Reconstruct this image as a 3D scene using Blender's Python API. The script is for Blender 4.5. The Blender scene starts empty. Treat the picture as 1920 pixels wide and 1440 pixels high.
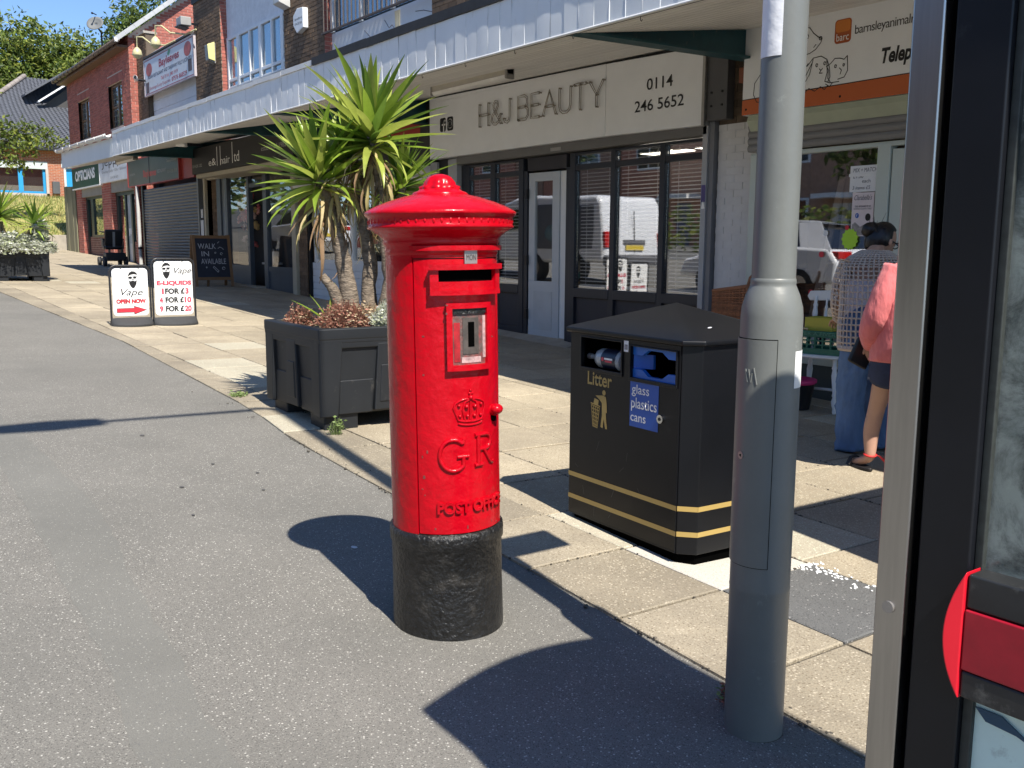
import bpy, math, random
from mathutils import Vector, Matrix, noise
from math import sin, cos, pi, radians as R_
random.seed(7)
sc = bpy.context.scene
C = sc.collection
V = Vector

# ------------------------------------------------------------------ camera, sky, sun, exposure
cam_d = bpy.data.cameras.new('camera')
cam = bpy.data.objects.new('camera', cam_d)
C.objects.link(cam)
cam_d.sensor_width = 36.0
cam_d.lens = 36.0 * 1770 / 1920
cam_d.clip_start = 0.05
cam_d.clip_end = 2000
_r, _u, _f = V((.5901, .8073, .00604)), V((-.12042, .08061, .98944)), V((-.7983, .5846, -.14479))
m = Matrix((_r, _u, -_f)).transposed().to_4x4()
m.translation = V((0, 0, 1.4))
cam.matrix_world = m
sc.camera = cam

SUN_AZ, SUN_EL = R_(-7.0), R_(53)
w = bpy.data.worlds.new('World')
sc.world = w
w.use_nodes = True
nt = w.node_tree
bg = nt.nodes['Background']
sky = nt.nodes.new('ShaderNodeTexSky')
sky.sky_type = 'NISHITA'
sky.sun_disc = False
sky.sun_elevation = SUN_EL
sky.sun_rotation = R_(97)
sky.altitude = 100
sky.air_density = 0.8
sky.dust_density = 0.05
sky.ozone_density = 6.0
nt.links.new(sky.outputs[0], bg.inputs[0])
bg.inputs[1].default_value = 0.112

sd = bpy.data.lights.new('sun', 'SUN')
sd.energy = 4.9
sd.angle = R_(.55)
sd.color = (1, .945, .85)
so = bpy.data.objects.new('sun', sd)
C.objects.link(so)
SUNV = V((cos(SUN_EL) * cos(SUN_AZ), cos(SUN_EL) * sin(SUN_AZ), sin(SUN_EL)))
so.rotation_euler = SUNV.to_track_quat('Z', 'Y').to_euler()
so.location = (10, -5, 20)
sc.view_settings.view_transform = 'Standard'
sc.view_settings.look = 'None'
sc.view_settings.gamma = 1
sc.view_settings.use_curve_mapping = False
sc.view_settings.exposure = 0.78
sc.cycles.max_bounces = 8
sc.cycles.transparent_max_bounces = 12
sc.cycles.use_denoising = True

# ------------------------------------------------------------------ helpers
GX, GY = -.034, -.02
def gz(x, y): return GX * x + GY * y
WO = {}

def tag(o, label=None, cat=None, group=None, kind=None):
    if label: o['label'] = label
    if cat: o['category'] = cat
    if group: o['group'] = group
    if kind: o['kind'] = kind
    return o

def thing(name, label, cat, loc=(0, 0, 0), rotz=0, group=None, local=False):
    o = bpy.data.objects.new(name, None)
    C.objects.link(o)
    o.empty_display_size = .1
    o.location = loc
    o.rotation_euler = (0, 0, rotz)
    WO[o] = V((0, 0, 0)) if local else V(loc)
    return tag(o, label, cat, group)

def link(name, me, parent=None, kind=None):
    o = bpy.data.objects.new(name, me)
    C.objects.link(o)
    if parent:
        o.parent = parent
        o.location = -WO.get(parent, V((0, 0, 0)))
        WO[o] = V((0, 0, 0))
    if kind: o['kind'] = kind
    return o

def basis(n):
    n = n.normalized()
    a = V((0, 0, 1)) if abs(n.z) < .9 else V((1, 0, 0))
    u = n.cross(a).normalized()
    return u, n.cross(u).normalized()

class MB:
    def __init__(s): s.v, s.f, s.mi, s.sm = [], [], [], []
    def add(s, vs, fs, mi=0, sm=False):
        b = len(s.v)
        s.v += [tuple(p) for p in vs]
        for f in fs:
            s.f.append([i + b for i in f]); s.mi.append(mi); s.sm.append(sm)
        return s
    def box(s, x0, x1, y0, y1, z0, z1, mi=0):
        x0, x1 = min(x0, x1), max(x0, x1); y0, y1 = min(y0, y1), max(y0, y1); z0, z1 = min(z0, z1), max(z0, z1)
        return s.add([(x0,y0,z0),(x1,y0,z0),(x1,y1,z0),(x0,y1,z0),(x0,y0,z1),(x1,y0,z1),(x1,y1,z1),(x0,y1,z1)],
              [(0,3,2,1),(4,5,6,7),(0,1,5,4),(1,2,6,5),(2,3,7,6),(3,0,4,7)], mi)
    def obox(s, c, a, b, d, mi=0):
        c, a, b, d = V(c), V(a), V(b), V(d)
        if a.cross(b).dot(d) < 0: a = -a
        vs = [c + a*i + b*j + d*k for k in (-1, 1) for i, j in ((-1,-1),(1,-1),(1,1),(-1,1))]
        return s.add(vs, [(0,3,2,1),(4,5,6,7),(0,1,5,4),(1,2,6,5),(2,3,7,6),(3,0,4,7)], mi)
    def beam(s, p, q, wd, ht, up=(0,0,1), mi=0):
        p, q = V(p), V(q); d = (q - p); L = d.length; d.normalize()
        a = d.cross(V(up))
        if a.length < 1e-4: a = d.cross(V((1, 0, 0)))
        a.normalize(); b = a.cross(d)
        return s.obox((p + q) / 2, d * L / 2, a * wd / 2, b * ht / 2, mi)
    def prism(s, pts, d, mi=0):
        pts = [V(p) for p in pts]; d = V(d); n = len(pts)
        nr = V((0, 0, 0))
        for i in range(n): nr += pts[i].cross(pts[(i + 1) % n])
        if nr.dot(d) > 0: pts.reverse()
        vs = pts + [p + d for p in pts]
        return s.add(vs, [list(range(n)), [n + i for i in reversed(range(n))]] + [[(i+1) % n, i, n + i, n + (i+1) % n] for i in range(n)], mi)
    def lathe(s, prof, n=32, c=(0,0,0), mi=0, sm=True, a0=0, a1=2*pi, caps=True):
        full = abs(a1 - a0 - 2*pi) < 1e-6
        k = n if full else n + 1
        vs = []
        for r, z in prof:
            for i in range(k):
                a = a0 + (a1 - a0) * i / n
                vs.append((c[0] + r*cos(a), c[1] + r*sin(a), c[2] + z))
        fs = []
        for j in range(len(prof) - 1):
            for i in range(n):
                i2 = (i + 1) % k
                fs.append((j*k + i, j*k + i2, (j+1)*k + i2, (j+1)*k + i))
        s.add(vs, fs, mi, sm)
        if caps and full:
            if prof[0][0] > 1e-4: s.add(vs[:k], [list(reversed(range(k)))], mi)
            if prof[-1][0] > 1e-4: s.add(vs[-k:], [list(range(k))], mi)
        return s
    def sector(s, r0, r1, a0, a1, z0, z1, n=24, mi=0, sm=True):
        """closed curved block of a hollow cylinder"""
        vs = []
        for i in range(n + 1):
            a = a0 + (a1 - a0) * i / n
            for r, z in ((r0, z0), (r1, z0), (r1, z1), (r0, z1)): vs.append((r*cos(a), r*sin(a), z))
        for e in range(4):
            e2 = (e + 1) % 4
            fs = [(4*i + e, 4*(i+1) + e, 4*(i+1) + e2, 4*i + e2) for i in range(n)]
            s.add(vs, [tuple(reversed(f)) for f in fs] if a1 < a0 else fs, mi, sm and e in (1, 3))
        s.add(vs, [(0, 1, 2, 3), (4*n + 3, 4*n + 2, 4*n + 1, 4*n)], mi)
        return s
    def tube(s, path, r, n=8, mi=0, sm=True, flat=1.0):
        path = [V(p) for p in path]
        rs = r if isinstance(r, (list, tuple)) else [r] * len(path)
        u = None; vs = []
        for i, p in enumerate(path):
            d = path[min(i+1, len(path)-1)] - path[max(i-1, 0)]
            d = d.normalized() if d.length > 1e-9 else V((0, 0, 1))
            if u is None: u, _ = basis(d)
            u = (u - d * u.dot(d))
            u = u.normalized() if u.length > 1e-6 else basis(d)[0]
            b = d.cross(u)
            for k in range(n):
                a = 2*pi*k/n
                vs.append(p + (u*cos(a) + b*sin(a)*flat) * rs[i])
        fs = [(i*n + k, i*n + (k+1) % n, (i+1)*n + (k+1) % n, (i+1)*n + k) for i in range(len(path)-1) for k in range(n)]
        s.add(vs, fs, mi, sm)
        s.add(vs[:n], [list(reversed(range(n)))], mi); s.add(vs[-n:], [list(range(n))], mi)
        return s
    def ball(s, c, r, n=10, mi=0, sc_=(1,1,1)):
        vs, fs = [], []
        h = max(4, n // 2)
        for j in range(h + 1):
            t = pi*j/h
            for i in range(n):
                a = 2*pi*i/n
                vs.append((c[0] + r*sc_[0]*sin(t)*cos(a), c[1] + r*sc_[1]*sin(t)*sin(a), c[2] - r*sc_[2]*cos(t)))
        for j in range(h):
            for i in range(n):
                fs.append((j*n + i, j*n + (i+1) % n, (j+1)*n + (i+1) % n, (j+1)*n + i))
        return s.add(vs, fs, mi, True)
    def rings(s, rg, mi=0, sm=True, cap=True):
        n = len(rg[0]); vs = [p for r in rg for p in r]
        fs = [(i*n + k, i*n + (k+1) % n, (i+1)*n + (k+1) % n, (i+1)*n + k) for i in range(len(rg)-1) for k in range(n)]
        s.add(vs, fs, mi, sm)
        if cap: s.add(vs[:n], [list(reversed(range(n)))], mi); s.add(vs[-n:], [list(range(n))], mi)
        return s
    def mesh(s, name, mats, origin=(0,0,0)):
        me = bpy.data.meshes.new(name)
        o = V(origin)
        me.from_pydata([(p[0]-o.x, p[1]-o.y, p[2]-o.z) for p in s.v], [], s.f)
        for mt in (mats if isinstance(mats, (list, tuple)) else [mats]): me.materials.append(mt)
        me.polygons.foreach_set('material_index', s.mi)
        me.polygons.foreach_set('use_smooth', s.sm)
        me.update()
        return me
    def build(s, name, mats, parent=None, bevel=0, kind=None, seg=2):
        org = V((0, 0, 0))
        if parent is None and s.v:
            xs = [p[0] for p in s.v]; ys = [p[1] for p in s.v]; zs = [p[2] for p in s.v]
            org = V(((min(xs)+max(xs))/2, (min(ys)+max(ys))/2, min(zs)))
        o = link(name, s.mesh(name, mats, org), parent, kind)
        if parent is None: o.location = org; WO[o] = org
        if bevel:
            b = o.modifiers.new('bevel', 'BEVEL'); b.width = bevel; b.segments = seg; b.limit_method = 'ANGLE'; b.angle_limit = R_(35)
            o.modifiers.new('wn', 'WEIGHTED_NORMAL')
        return o

def ebox(name, mat, parent, x0, x1, y0, y1, z0, z1, bevel=0, kind=None):
    return MB().box(x0, x1, y0, y1, z0, z1).build(name, mat, parent, bevel, kind)

# ---- flat print: a plane with origin, x and y directions
class Face:
    def __init__(s, o, x, y): s.o, s.x, s.y = V(o), V(x).normalized(), V(y).normalized(); s.n = s.x.cross(s.y)
    def p(s, u, v, d=.0015): return s.o + s.x*u + s.y*v + s.n*d

def fill(F, polys, name, mat, parent, d=.0015, t=0):
    b = MB()
    for pl in polys:
        pts = [F.p(u, v, d) for u, v in pl]
        ar = sum(pl[i][0]*pl[(i+1) % len(pl)][1] - pl[(i+1) % len(pl)][0]*pl[i][1] for i in range(len(pl)))
        if ar < 0: pts.reverse()
        b.add(pts, [list(range(len(pts)))]) if not t else b.prism(pts, F.n*t)
    return b.build(name, mat, parent)

def strokes(F, lines, wd, name, mat, parent, d=.0015):
    b = MB()
    for ln in lines:
        for (a0, b0), (a1, b1) in zip(ln[:-1], ln[1:]):
            dx, dy = a1-a0, b1-b0; L = math.hypot(dx, dy) or 1; ex, ey = dx/L*wd*.45, dy/L*wd*.45; nx, ny = -dy/L*wd/2, dx/L*wd/2
            b.add([F.p(a0-ex-nx, b0-ey-ny, d), F.p(a1+ex-nx, b1+ey-ny, d), F.p(a1+ex+nx, b1+ey+ny, d), F.p(a0-ex+nx, b0-ey+ny, d)], [(0, 1, 2, 3)])
    return b.build(name, mat, parent)

def circ(cx, cy, rx, ry=None, n=20, a0=0, a1=2*pi):
    ry = ry or rx
    return [(cx + rx*cos(a0 + (a1-a0)*i/n), cy + ry*sin(a0 + (a1-a0)*i/n)) for i in range(n + (0 if abs(a1-a0-2*pi) < 1e-6 else 1))]
def rrect(x0, y0, x1, y1, r, n=5):
    pts = []
    for cx, cy, a in ((x1-r, y0+r, -pi/2), (x1-r, y1-r, 0), (x0+r, y1-r, pi/2), (x0+r, y0+r, pi)):
        pts += [(cx + r*cos(a + pi/2*i/n), cy + r*sin(a + pi/2*i/n)) for i in range(n+1)]
    return pts

def textmesh(body, extr=0, bold=0, shear=0, spacing=1):
    cu = bpy.data.curves.new('t', 'FONT')
    cu.body = body; cu.extrude = extr; cu.offset = bold; cu.shear = shear; cu.space_character = spacing
    cu.resolution_u = 4
    ob = bpy.data.objects.new('t', cu); C.objects.link(ob)
    bpy.context.view_layer.update()
    me = bpy.data.meshes.new_from_object(ob.evaluated_get(bpy.context.evaluated_depsgraph_get()))
    bpy.data.objects.remove(ob); bpy.data.curves.remove(cu)
    return me

def text(body, F, u0, v0, u1, v1, mat, parent, name='lettering', d=.002, extr=0, bold=0, shear=0, spacing=1, curl=None):
    """letters stretched to fill the box u0..u1, v0..v1 on face F"""
    me = textmesh(body, 1 if extr else 0, bold, shear, spacing)
    xs = [v.co.x for v in me.vertices]; ys = [v.co.y for v in me.vertices]
    x0, x1, y0, y1 = min(xs), max(xs), min(ys), max(ys)
    for v in me.vertices:
        u = u0 + (v.co.x-x0)/(x1-x0)*(u1-u0); q = v0 + (v.co.y-y0)/(y1-y0)*(v1-v0)
        h = d + (v.co.z*extr + extr if extr else 0)
        v.co = curl(u, q, h) if curl else F.p(u, q, h)
    me.materials.clear(); me.materials.append(mat); me.name = name
    return link(name, me, parent)

# ------------------------------------------------------------------ materials
MATS = {}
def mat(name, col=(.5,.5,.5), rough=.6, metal=0, var=.12, vs=3, bump=0, bs=40, coat=0, rnd=0, isl=0, spec=.5, dirt_or_shade=None, grad=0, trans=0, stretch=None, sheen=0):
    if name in MATS: return MATS[name]
    m = bpy.data.materials.new(name); m.use_nodes = True
    MATS[name] = m
    t = m.node_tree; N, L = t.nodes, t.links
    p = N['Principled BSDF']
    p.inputs['Roughness'].default_value = rough; p.inputs['Metallic'].default_value = metal
    p.inputs['Specular IOR Level'].default_value = spec
    if coat: p.inputs['Coat Weight'].default_value = coat; p.inputs['Coat Roughness'].default_value = .06
    if sheen: p.inputs['Sheen Weight'].default_value = sheen
    geo = N.new('ShaderNodeNewGeometry')
    pos = geo.outputs['Position']
    if stretch:
        mp = N.new('ShaderNodeMapping'); mp.inputs['Scale'].default_value = stretch; L.new(pos, mp.inputs[0]); pos = mp.outputs[0]
    no = N.new('ShaderNodeTexNoise'); no.inputs['Scale'].default_value = vs; no.inputs['Detail'].default_value = 6; no.inputs['Roughness'].default_value = .65
    L.new(pos, no.inputs['Vector'])
    mr = N.new('ShaderNodeMapRange'); mr.inputs['From Min'].default_value = .25; mr.inputs['From Max'].default_value = .75
    mr.inputs['To Min'].default_value = 1 - var; mr.inputs['To Max'].default_value = 1 + var
    L.new(no.outputs[0], mr.inputs[0])
    val = mr.outputs[0]
    def mul(a, b):
        x = N.new('ShaderNodeMath'); x.operation = 'MULTIPLY'; L.new(a, x.inputs[0]); L.new(b, x.inputs[1]); return x.outputs[0]
    for on, src in ((rnd, 'obj'), (isl, 'isl')):
        if on:
            if src == 'obj': oi = N.new('ShaderNodeObjectInfo'); o = oi.outputs['Random']
            else: o = geo.outputs['Random Per Island']
            k = N.new('ShaderNodeMapRange'); k.inputs['To Min'].default_value = 1-on; k.inputs['To Max'].default_value = 1+on; L.new(o, k.inputs[0])
            val = mul(val, k.outputs[0])
    mx = N.new('ShaderNodeMix'); mx.data_type = 'RGBA'; mx.blend_type = 'MULTIPLY'; mx.inputs['Factor'].default_value = 1
    mx.inputs['A'].default_value = (*col, 1)
    L.new(val, mx.inputs['B'])
    out = mx.outputs['Result']
    if dirt_or_shade:
        dc, ds, amt = dirt_or_shade
        dn = N.new('ShaderNodeTexNoise'); dn.inputs['Scale'].default_value = ds; dn.inputs['Detail'].default_value = 8; dn.inputs['Roughness'].default_value = .7
        L.new(pos, dn.inputs['Vector'])
        dr = N.new('ShaderNodeMapRange'); dr.inputs['From Min'].default_value = .66 - amt*.4; dr.inputs['From Max'].default_value = .74; dr.inputs['To Max'].default_value = min(1, .5+amt)
        L.new(dn.outputs[0], dr.inputs[0])
        m2 = N.new('ShaderNodeMix'); m2.data_type = 'RGBA'; L.new(dr.outputs[0], m2.inputs['Factor']); L.new(out, m2.inputs['A']); m2.inputs['B'].default_value = (*dc, 1)
        out = m2.outputs['Result']
    L.new(out, p.inputs['Base Color'])
    if trans:
        tr = N.new('ShaderNodeBsdfTranslucent'); L.new(out, tr.inputs[0])
        ms = N.new('ShaderNodeMixShader'); ms.inputs[0].default_value = trans; L.new(p.outputs[0], ms.inputs[1]); L.new(tr.outputs[0], ms.inputs[2])
        L.new(ms.outputs[0], N['Material Output'].inputs[0])
    if bump:
        bn = N.new('ShaderNodeTexNoise'); bn.inputs['Scale'].default_value = bs; bn.inputs['Detail'].default_value = 4
        L.new(pos, bn.inputs['Vector'])
        bp = N.new('ShaderNodeBump'); bp.inputs['Strength'].default_value = min(1, bump); bp.inputs['Distance'].default_value = .004 if bump <= 1 else .004*bump
        L.new(bn.outputs[0], bp.inputs['Height']); L.new(bp.outputs[0], p.inputs['Normal'])
    return m

def glass(name, refl=.12, tint=(1,1,1), grime=0, grime_col=(.5,.55,.52)):
    if name in MATS: return MATS[name]
    m = bpy.data.materials.new(name); m.use_nodes = True; MATS[name] = m
    t = m.node_tree; N, L = t.nodes, t.links
    N.remove(N['Principled BSDF'])
    tr = N.new('ShaderNodeBsdfTransparent'); tr.inputs[0].default_value = (*tint, 1)
    gl = N.new('ShaderNodeBsdfGlossy'); gl.inputs['Roughness'].default_value = .015
    lw = N.new('ShaderNodeLayerWeight'); lw.inputs[0].default_value = .5
    fr = N.new('ShaderNodeMath'); fr.operation = 'POWER'; fr.inputs[1].default_value = 5; L.new(lw.outputs['Facing'], fr.inputs[0])
    nn = N.new('ShaderNodeTexNoise'); nn.inputs['Scale'].default_value = 1.1
    geo = N.new('ShaderNodeNewGeometry'); L.new(geo.outputs['Position'], nn.inputs['Vector'])
    bp = N.new('ShaderNodeBump'); bp.inputs['Strength'].default_value = .12; bp.inputs['Distance'].default_value = .01
    L.new(nn.outputs[0], bp.inputs['Height']); L.new(bp.outputs[0], gl.inputs['Normal'])
    ad = N.new('ShaderNodeMath'); ad.operation = 'ADD'; ad.inputs[1].default_value = refl; ad.use_clamp = True; L.new(fr.outputs[0], ad.inputs[0])
    mx = N.new('ShaderNodeMixShader'); L.new(ad.outputs[0], mx.inputs[0]); L.new(tr.outputs[0], mx.inputs[1]); L.new(gl.outputs[0], mx.inputs[2])
    out = mx.outputs[0]
    if grime:
        gn = N.new('ShaderNodeTexNoise'); gn.inputs['Scale'].default_value = 14; gn.inputs['Detail'].default_value = 9; gn.inputs['Roughness'].default_value = .7
        L.new(geo.outputs['Position'], gn.inputs['Vector'])
        mr = N.new('ShaderNodeMapRange'); mr.inputs['From Min'].default_value = .42; mr.inputs['From Max'].default_value = .6
        mr.inputs['To Min'].default_value = grime*.75; mr.inputs['To Max'].default_value = grime; L.new(gn.outputs[0], mr.inputs[0])
        g2 = N.new('ShaderNodeTexNoise'); g2.inputs['Scale'].default_value = 9; g2.inputs['Detail'].default_value = 10; g2.inputs['Roughness'].default_value = .75; g2.inputs['Distortion'].default_value = .6
        L.new(geo.outputs['Position'], g2.inputs['Vector'])
        cr = N.new('ShaderNodeValToRGB'); cr.color_ramp.elements[0].position = .40; cr.color_ramp.elements[1].position = .56
        cr.color_ramp.elements[0].color = tuple(c*.30 for c in grime_col) + (1,); cr.color_ramp.elements[1].color = (*grime_col, 1); L.new(g2.outputs[0], cr.inputs[0])
        df = N.new('ShaderNodeBsdfDiffuse'); L.new(cr.outputs[0], df.inputs[0])
        tl = N.new('ShaderNodeBsdfTranslucent'); L.new(cr.outputs[0], tl.inputs[0])
        m0 = N.new('ShaderNodeMixShader'); m0.inputs[0].default_value = .45; L.new(df.outputs[0], m0.inputs[1]); L.new(tl.outputs[0], m0.inputs[2])
        m2 = N.new('ShaderNodeMixShader'); L.new(mr.outputs[0], m2.inputs[0]); L.new(out, m2.inputs[1]); L.new(m0.outputs[0], m2.inputs[2]); out = m2.outputs[0]
    L.new(out, N['Material Output'].inputs[0])
    return m

def aggregate(name, base, chips, scale, frac, var=.15, rnd=0, bump=.5, stain=None, rough=.85):
    """asphalt and exposed-aggregate paving: voronoi stones of several shades set in a noisy matrix"""
    m = bpy.data.materials.new(name); m.use_nodes = True; MATS[name] = m
    t = m.node_tree; N, L = t.nodes, t.links
    p = N['Principled BSDF']; p.inputs['Roughness'].default_value = rough
    geo = N.new('ShaderNodeNewGeometry'); pos = geo.outputs['Position']
    def noise_(s, d=6):
        n = N.new('ShaderNodeTexNoise'); n.inputs['Scale'].default_value = s; n.inputs['Detail'].default_value = d; n.inputs['Roughness'].default_value = .65
        L.new(pos, n.inputs['Vector']); return n.outputs[0]
    def rng(i, a, b, c, d):
        r = N.new('ShaderNodeMapRange'); L.new(i, r.inputs[0])
        for k, x in zip(('From Min', 'From Max', 'To Min', 'To Max'), (a, b, c, d)): r.inputs[k].default_value = x
        return r.outputs[0]
    def math_(op, a, b):
        x = N.new('ShaderNodeMath'); x.operation = op; L.new(a, x.inputs[0])
        if isinstance(b, (int, float)): x.inputs[1].default_value = b
        else: L.new(b, x.inputs[1])
        return x.outputs[0]
    v = math_('MULTIPLY', rng(noise_(1.3), .3, .7, 1-var, 1+var), rng(noise_(scale*1.7, 3), .3, .7, .72, 1.28))
    if rnd:
        oi = N.new('ShaderNodeObjectInfo'); v = math_('MULTIPLY', v, rng(oi.outputs['Random'], 0, 1, 1-rnd, 1+rnd))
    mx = N.new('ShaderNodeMix'); mx.data_type = 'RGBA'; mx.blend_type = 'MULTIPLY'; mx.inputs['Factor'].default_value = 1
    mx.inputs['A'].default_value = (*base, 1); L.new(v, mx.inputs['B'])
    out = mx.outputs['Result']
    for i, (cc, f, sc_) in enumerate(chips):
        vo = N.new('ShaderNodeTexVoronoi'); vo.inputs['Scale'].default_value = scale*sc_
        off = N.new('ShaderNodeVectorMath'); off.operation = 'ADD'; off.inputs[1].default_value = (3.7*i, 1.9*i, .7*i); L.new(pos, off.inputs[0])
        L.new(off.outputs[0], vo.inputs['Vector'])
        sp = N.new('ShaderNodeSeparateColor'); L.new(vo.outputs['Color'], sp.inputs[0])
        pick = math_('LESS_THAN', sp.outputs[0], f)
        near = rng(vo.outputs['Distance'], .28, .5, 1, 0)
        fac = math_('MULTIPLY', pick, near)
        m2 = N.new('ShaderNodeMix'); m2.data_type = 'RGBA'; L.new(fac, m2.inputs['Factor']); L.new(out, m2.inputs['A']); m2.inputs['B'].default_value = (*cc, 1)
        out = m2.outputs['Result']
    if stain:
        dc, ds, lo, hi, amt = stain
        m3 = N.new('ShaderNodeMix'); m3.data_type = 'RGBA'; L.new(rng(noise_(ds, 8), lo, hi, 0, amt), m3.inputs['Factor']); L.new(out, m3.inputs['A']); m3.inputs['B'].default_value = (*dc, 1)
        out = m3.outputs['Result']
    L.new(out, p.inputs['Base Color'])
    vb = N.new('ShaderNodeTexVoronoi'); vb.inputs['Scale'].default_value = scale; L.new(pos, vb.inputs['Vector'])
    bp = N.new('ShaderNodeBump'); bp.inputs['Strength'].default_value = bump; bp.inputs['Distance'].default_value = .004
    bp.invert = True
    L.new(vb.outputs['Distance'], bp.inputs['Height']); L.new(bp.outputs[0], p.inputs['Normal'])
    return m

asphalt = aggregate('asphalt', (.168,.159,.141), [((.50,.48,.43), .085, .8), ((.29,.28,.245), .2, 1.1), ((.065,.063,.056), .24, 1.2)], 165, .1, var=.10, stain=((.115,.112,.10), .75, .46, .72, .55))
asphalt_smooth = aggregate('asphalt patch', (.158,.153,.136), [((.36,.35,.31), .06, .9), ((.11,.11,.11), .10, 1.3)], 170, .1, var=.10, bump=.25, stain=((.115,.112,.10), .75, .46, .72, .55))
asphalt_dark = aggregate('dark asphalt', (.115,.115,.112), [((.32,.31,.30), .06, .8), ((.05,.05,.05), .2, 1.0)], 140, .1, var=.15, bump=.4)
slab_m = aggregate('exposed aggregate slab', (.335,.285,.205), [((.52,.46,.34), .24, .8), ((.20,.155,.10), .22, .9), ((.33,.26,.17), .22, 1.3)], 120, .1, var=.22, rnd=.17, bump=.4, stain=((.24,.20,.15), 1.7, .47, .70, .55))
slab_edge = aggregate('grimy edge slab', (.28,.24,.175), [((.48,.42,.32), .22, .8), ((.17,.135,.09), .24, .9), ((.28,.23,.16), .22, 1.3)], 120, .1, var=.2, rnd=.12, bump=.4, stain=((.19,.16,.12), 2.2, .45, .68, .6))
slab_pale = aggregate('pale replacement slab', (.40,.36,.275), [((.54,.58,.44), .2, .8), ((.28,.23,.16), .12, .9)], 120, .1, var=.1, bump=.3)
slab_new = aggregate('fresh concrete slab', (.50,.47,.41), [((.4,.37,.31), .14, .8)], 130, .1, var=.08, bump=.2, stain=((.45,.42,.36), 4, .52, .8, .4))
bed_m = aggregate('joint bedding', (.075,.065,.05), [((.25,.22,.17), .2, 1)], 120, .1)
red_paint = mat('red gloss paint', (.45,.0008,.008), .27, var=.10, vs=6, bump=1.3, bs=26, coat=.12, spec=.22, dirt_or_shade=((.22, .006, .008), 11, .07))
red_top = red_paint
black_iron = mat('rough black iron', (.012,.0115,.011), .36, var=.6, vs=26, bump=2.6, bs=60, dirt_or_shade=((.05,.045,.039), 14, .34), spec=.45)
black_paint = mat('black bin paint', (.0055,.006,.0075), .36, var=.2, vs=5, bump=.06, bs=150, dirt_or_shade=((.03,.03,.03), 9, .05), spec=.32)
gold = mat('gold print', (.42,.29,.09), .42, var=.08)
blue_label = mat('blue label', (.025,.10,.42), .4, var=.05)
white_print = mat('white print', (.82,.82,.80), .5, var=.02)
black_print = mat('black print', (.012,.012,.013), .5, var=.05)
red_print = mat('red print', (.62,.03,.05), .5, var=.05)
lamp_grey = mat('grey green column paint', (.158,.166,.157), .42, var=.07, vs=7, bump=.12, bs=70, dirt_or_shade=((.33,.35,.32), 13, .06))
steel = mat('brushed steel', (.40,.39,.375), .28, metal=1, var=.14, vs=5, stretch=(14, 14, .8))
dark_frame = mat('black frame paint', (.008,.009,.012), .36, var=.2, vs=8, dirt_or_shade=((.04,.042,.045), 22, .05), spec=.35)
anthracite = mat('anthracite frame', (.024,.027,.036), .4, var=.08, spec=.35)
kick_grey = mat('charcoal panel', (.04,.038,.045), .5, var=.08, spec=.3)
pale_door = mat('pale grey upvc', (.47,.50,.53), .35, var=.04)
white_upvc = mat('white upvc', (.74,.75,.75), .4, var=.05)
fascia_white = mat('white sheet metal', (.70,.72,.735), .46, var=.06, vs=2.2, stretch=(1,1,.3), dirt_or_shade=((.40,.35,.28), 7, .15))
flash_black = mat('bitumen flashing', (.025,.026,.028), .7, var=.3, vs=9, bump=.5)
flash_white = mat('white flashing', (.66,.66,.65), .5, var=.1, dirt_or_shade=((.3,.29,.27), 6, .15))
soffit_m = mat('cream soffit board', (.76,.735,.69), .5, var=.06, vs=2, rnd=.06, dirt_or_shade=((.40,.34,.27), 5, .08))
teal = mat('teal steel', (.006,.055,.065), .5, var=.25, vs=5, dirt_or_shade=((.20,.17,.13), 9, .10))
sign_white = mat('sign board grey white', (.80,.815,.83), .42, var=.04, dirt_or_shade=((.55,.54,.51), 5, .04))
brick_brown = mat('brown brick', (.15,.098,.06), .85, var=.3, vs=14, isl=.26, bump=.5, bs=90)
mortar_brown = mat('brown mortar', (.115,.085,.06), .9, var=.2, vs=20)
brick_red = mat('red brick', (.36,.115,.085), .85, var=.22, vs=14, isl=.2, bump=.4, bs=90, dirt_or_shade=((.42,.27,.21), 2.2, .10))
mortar_pale = mat('pale mortar', (.50,.41,.35), .9, var=.2, vs=20)
brick_orange = mat('orange brick', (.44,.14,.065), .85, var=.22, vs=14, isl=.2, bump=.4, bs=90)
brick_white = mat('white painted brick', (.60,.60,.61), .6, var=.07, vs=9, bump=.4, bs=60, dirt_or_shade=((.42,.42,.42), 6, .06))
render_white = mat('white render', (.70,.72,.745), .7, var=.07, vs=2.5, bump=.25, bs=25, dirt_or_shade=((.45,.42,.38), 3, .05))
render_rough = mat('flaking white render', (.70,.72,.745), .75, var=.12, vs=9, bump=1.2, bs=16)
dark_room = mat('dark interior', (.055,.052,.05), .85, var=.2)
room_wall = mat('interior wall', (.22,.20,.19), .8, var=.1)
pane_m = glass('shop glass', .30)
pane_low = glass('clear shop glass', .06)
pane_dim = glass('upper glass', .26, (.75,.88,.95))
# ------------------------------------------------------------------ ground
def sheet(name, pts, mt, dz=0, kind='structure', parent=None):
    return MB().add([(x, y, gz(x, y) + dz) for x, y in pts], [list(range(len(pts)))]).build(name, mt, parent, kind=kind)

EDGE = [(3, 2.10), (-1, 2.21), (-1.7, 2.24), (-3.15, 2.31), (-5.7, 2.40), (-6.7, 2.53), (-11, 2.68), (-15, 2.56), (-18.1, 2.48), (-25, 2.45), (-42, 2.45)]
def edge_y(x):
    for (x0, y0), (x1, y1) in zip(EDGE[:-1], EDGE[1:]):
        if x1 <= x <= x0: return y0 + (y1-y0)*(x-x0)/(x1-x0)
    return EDGE[0][1] if x > 3 else EDGE[-1][1]

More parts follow.
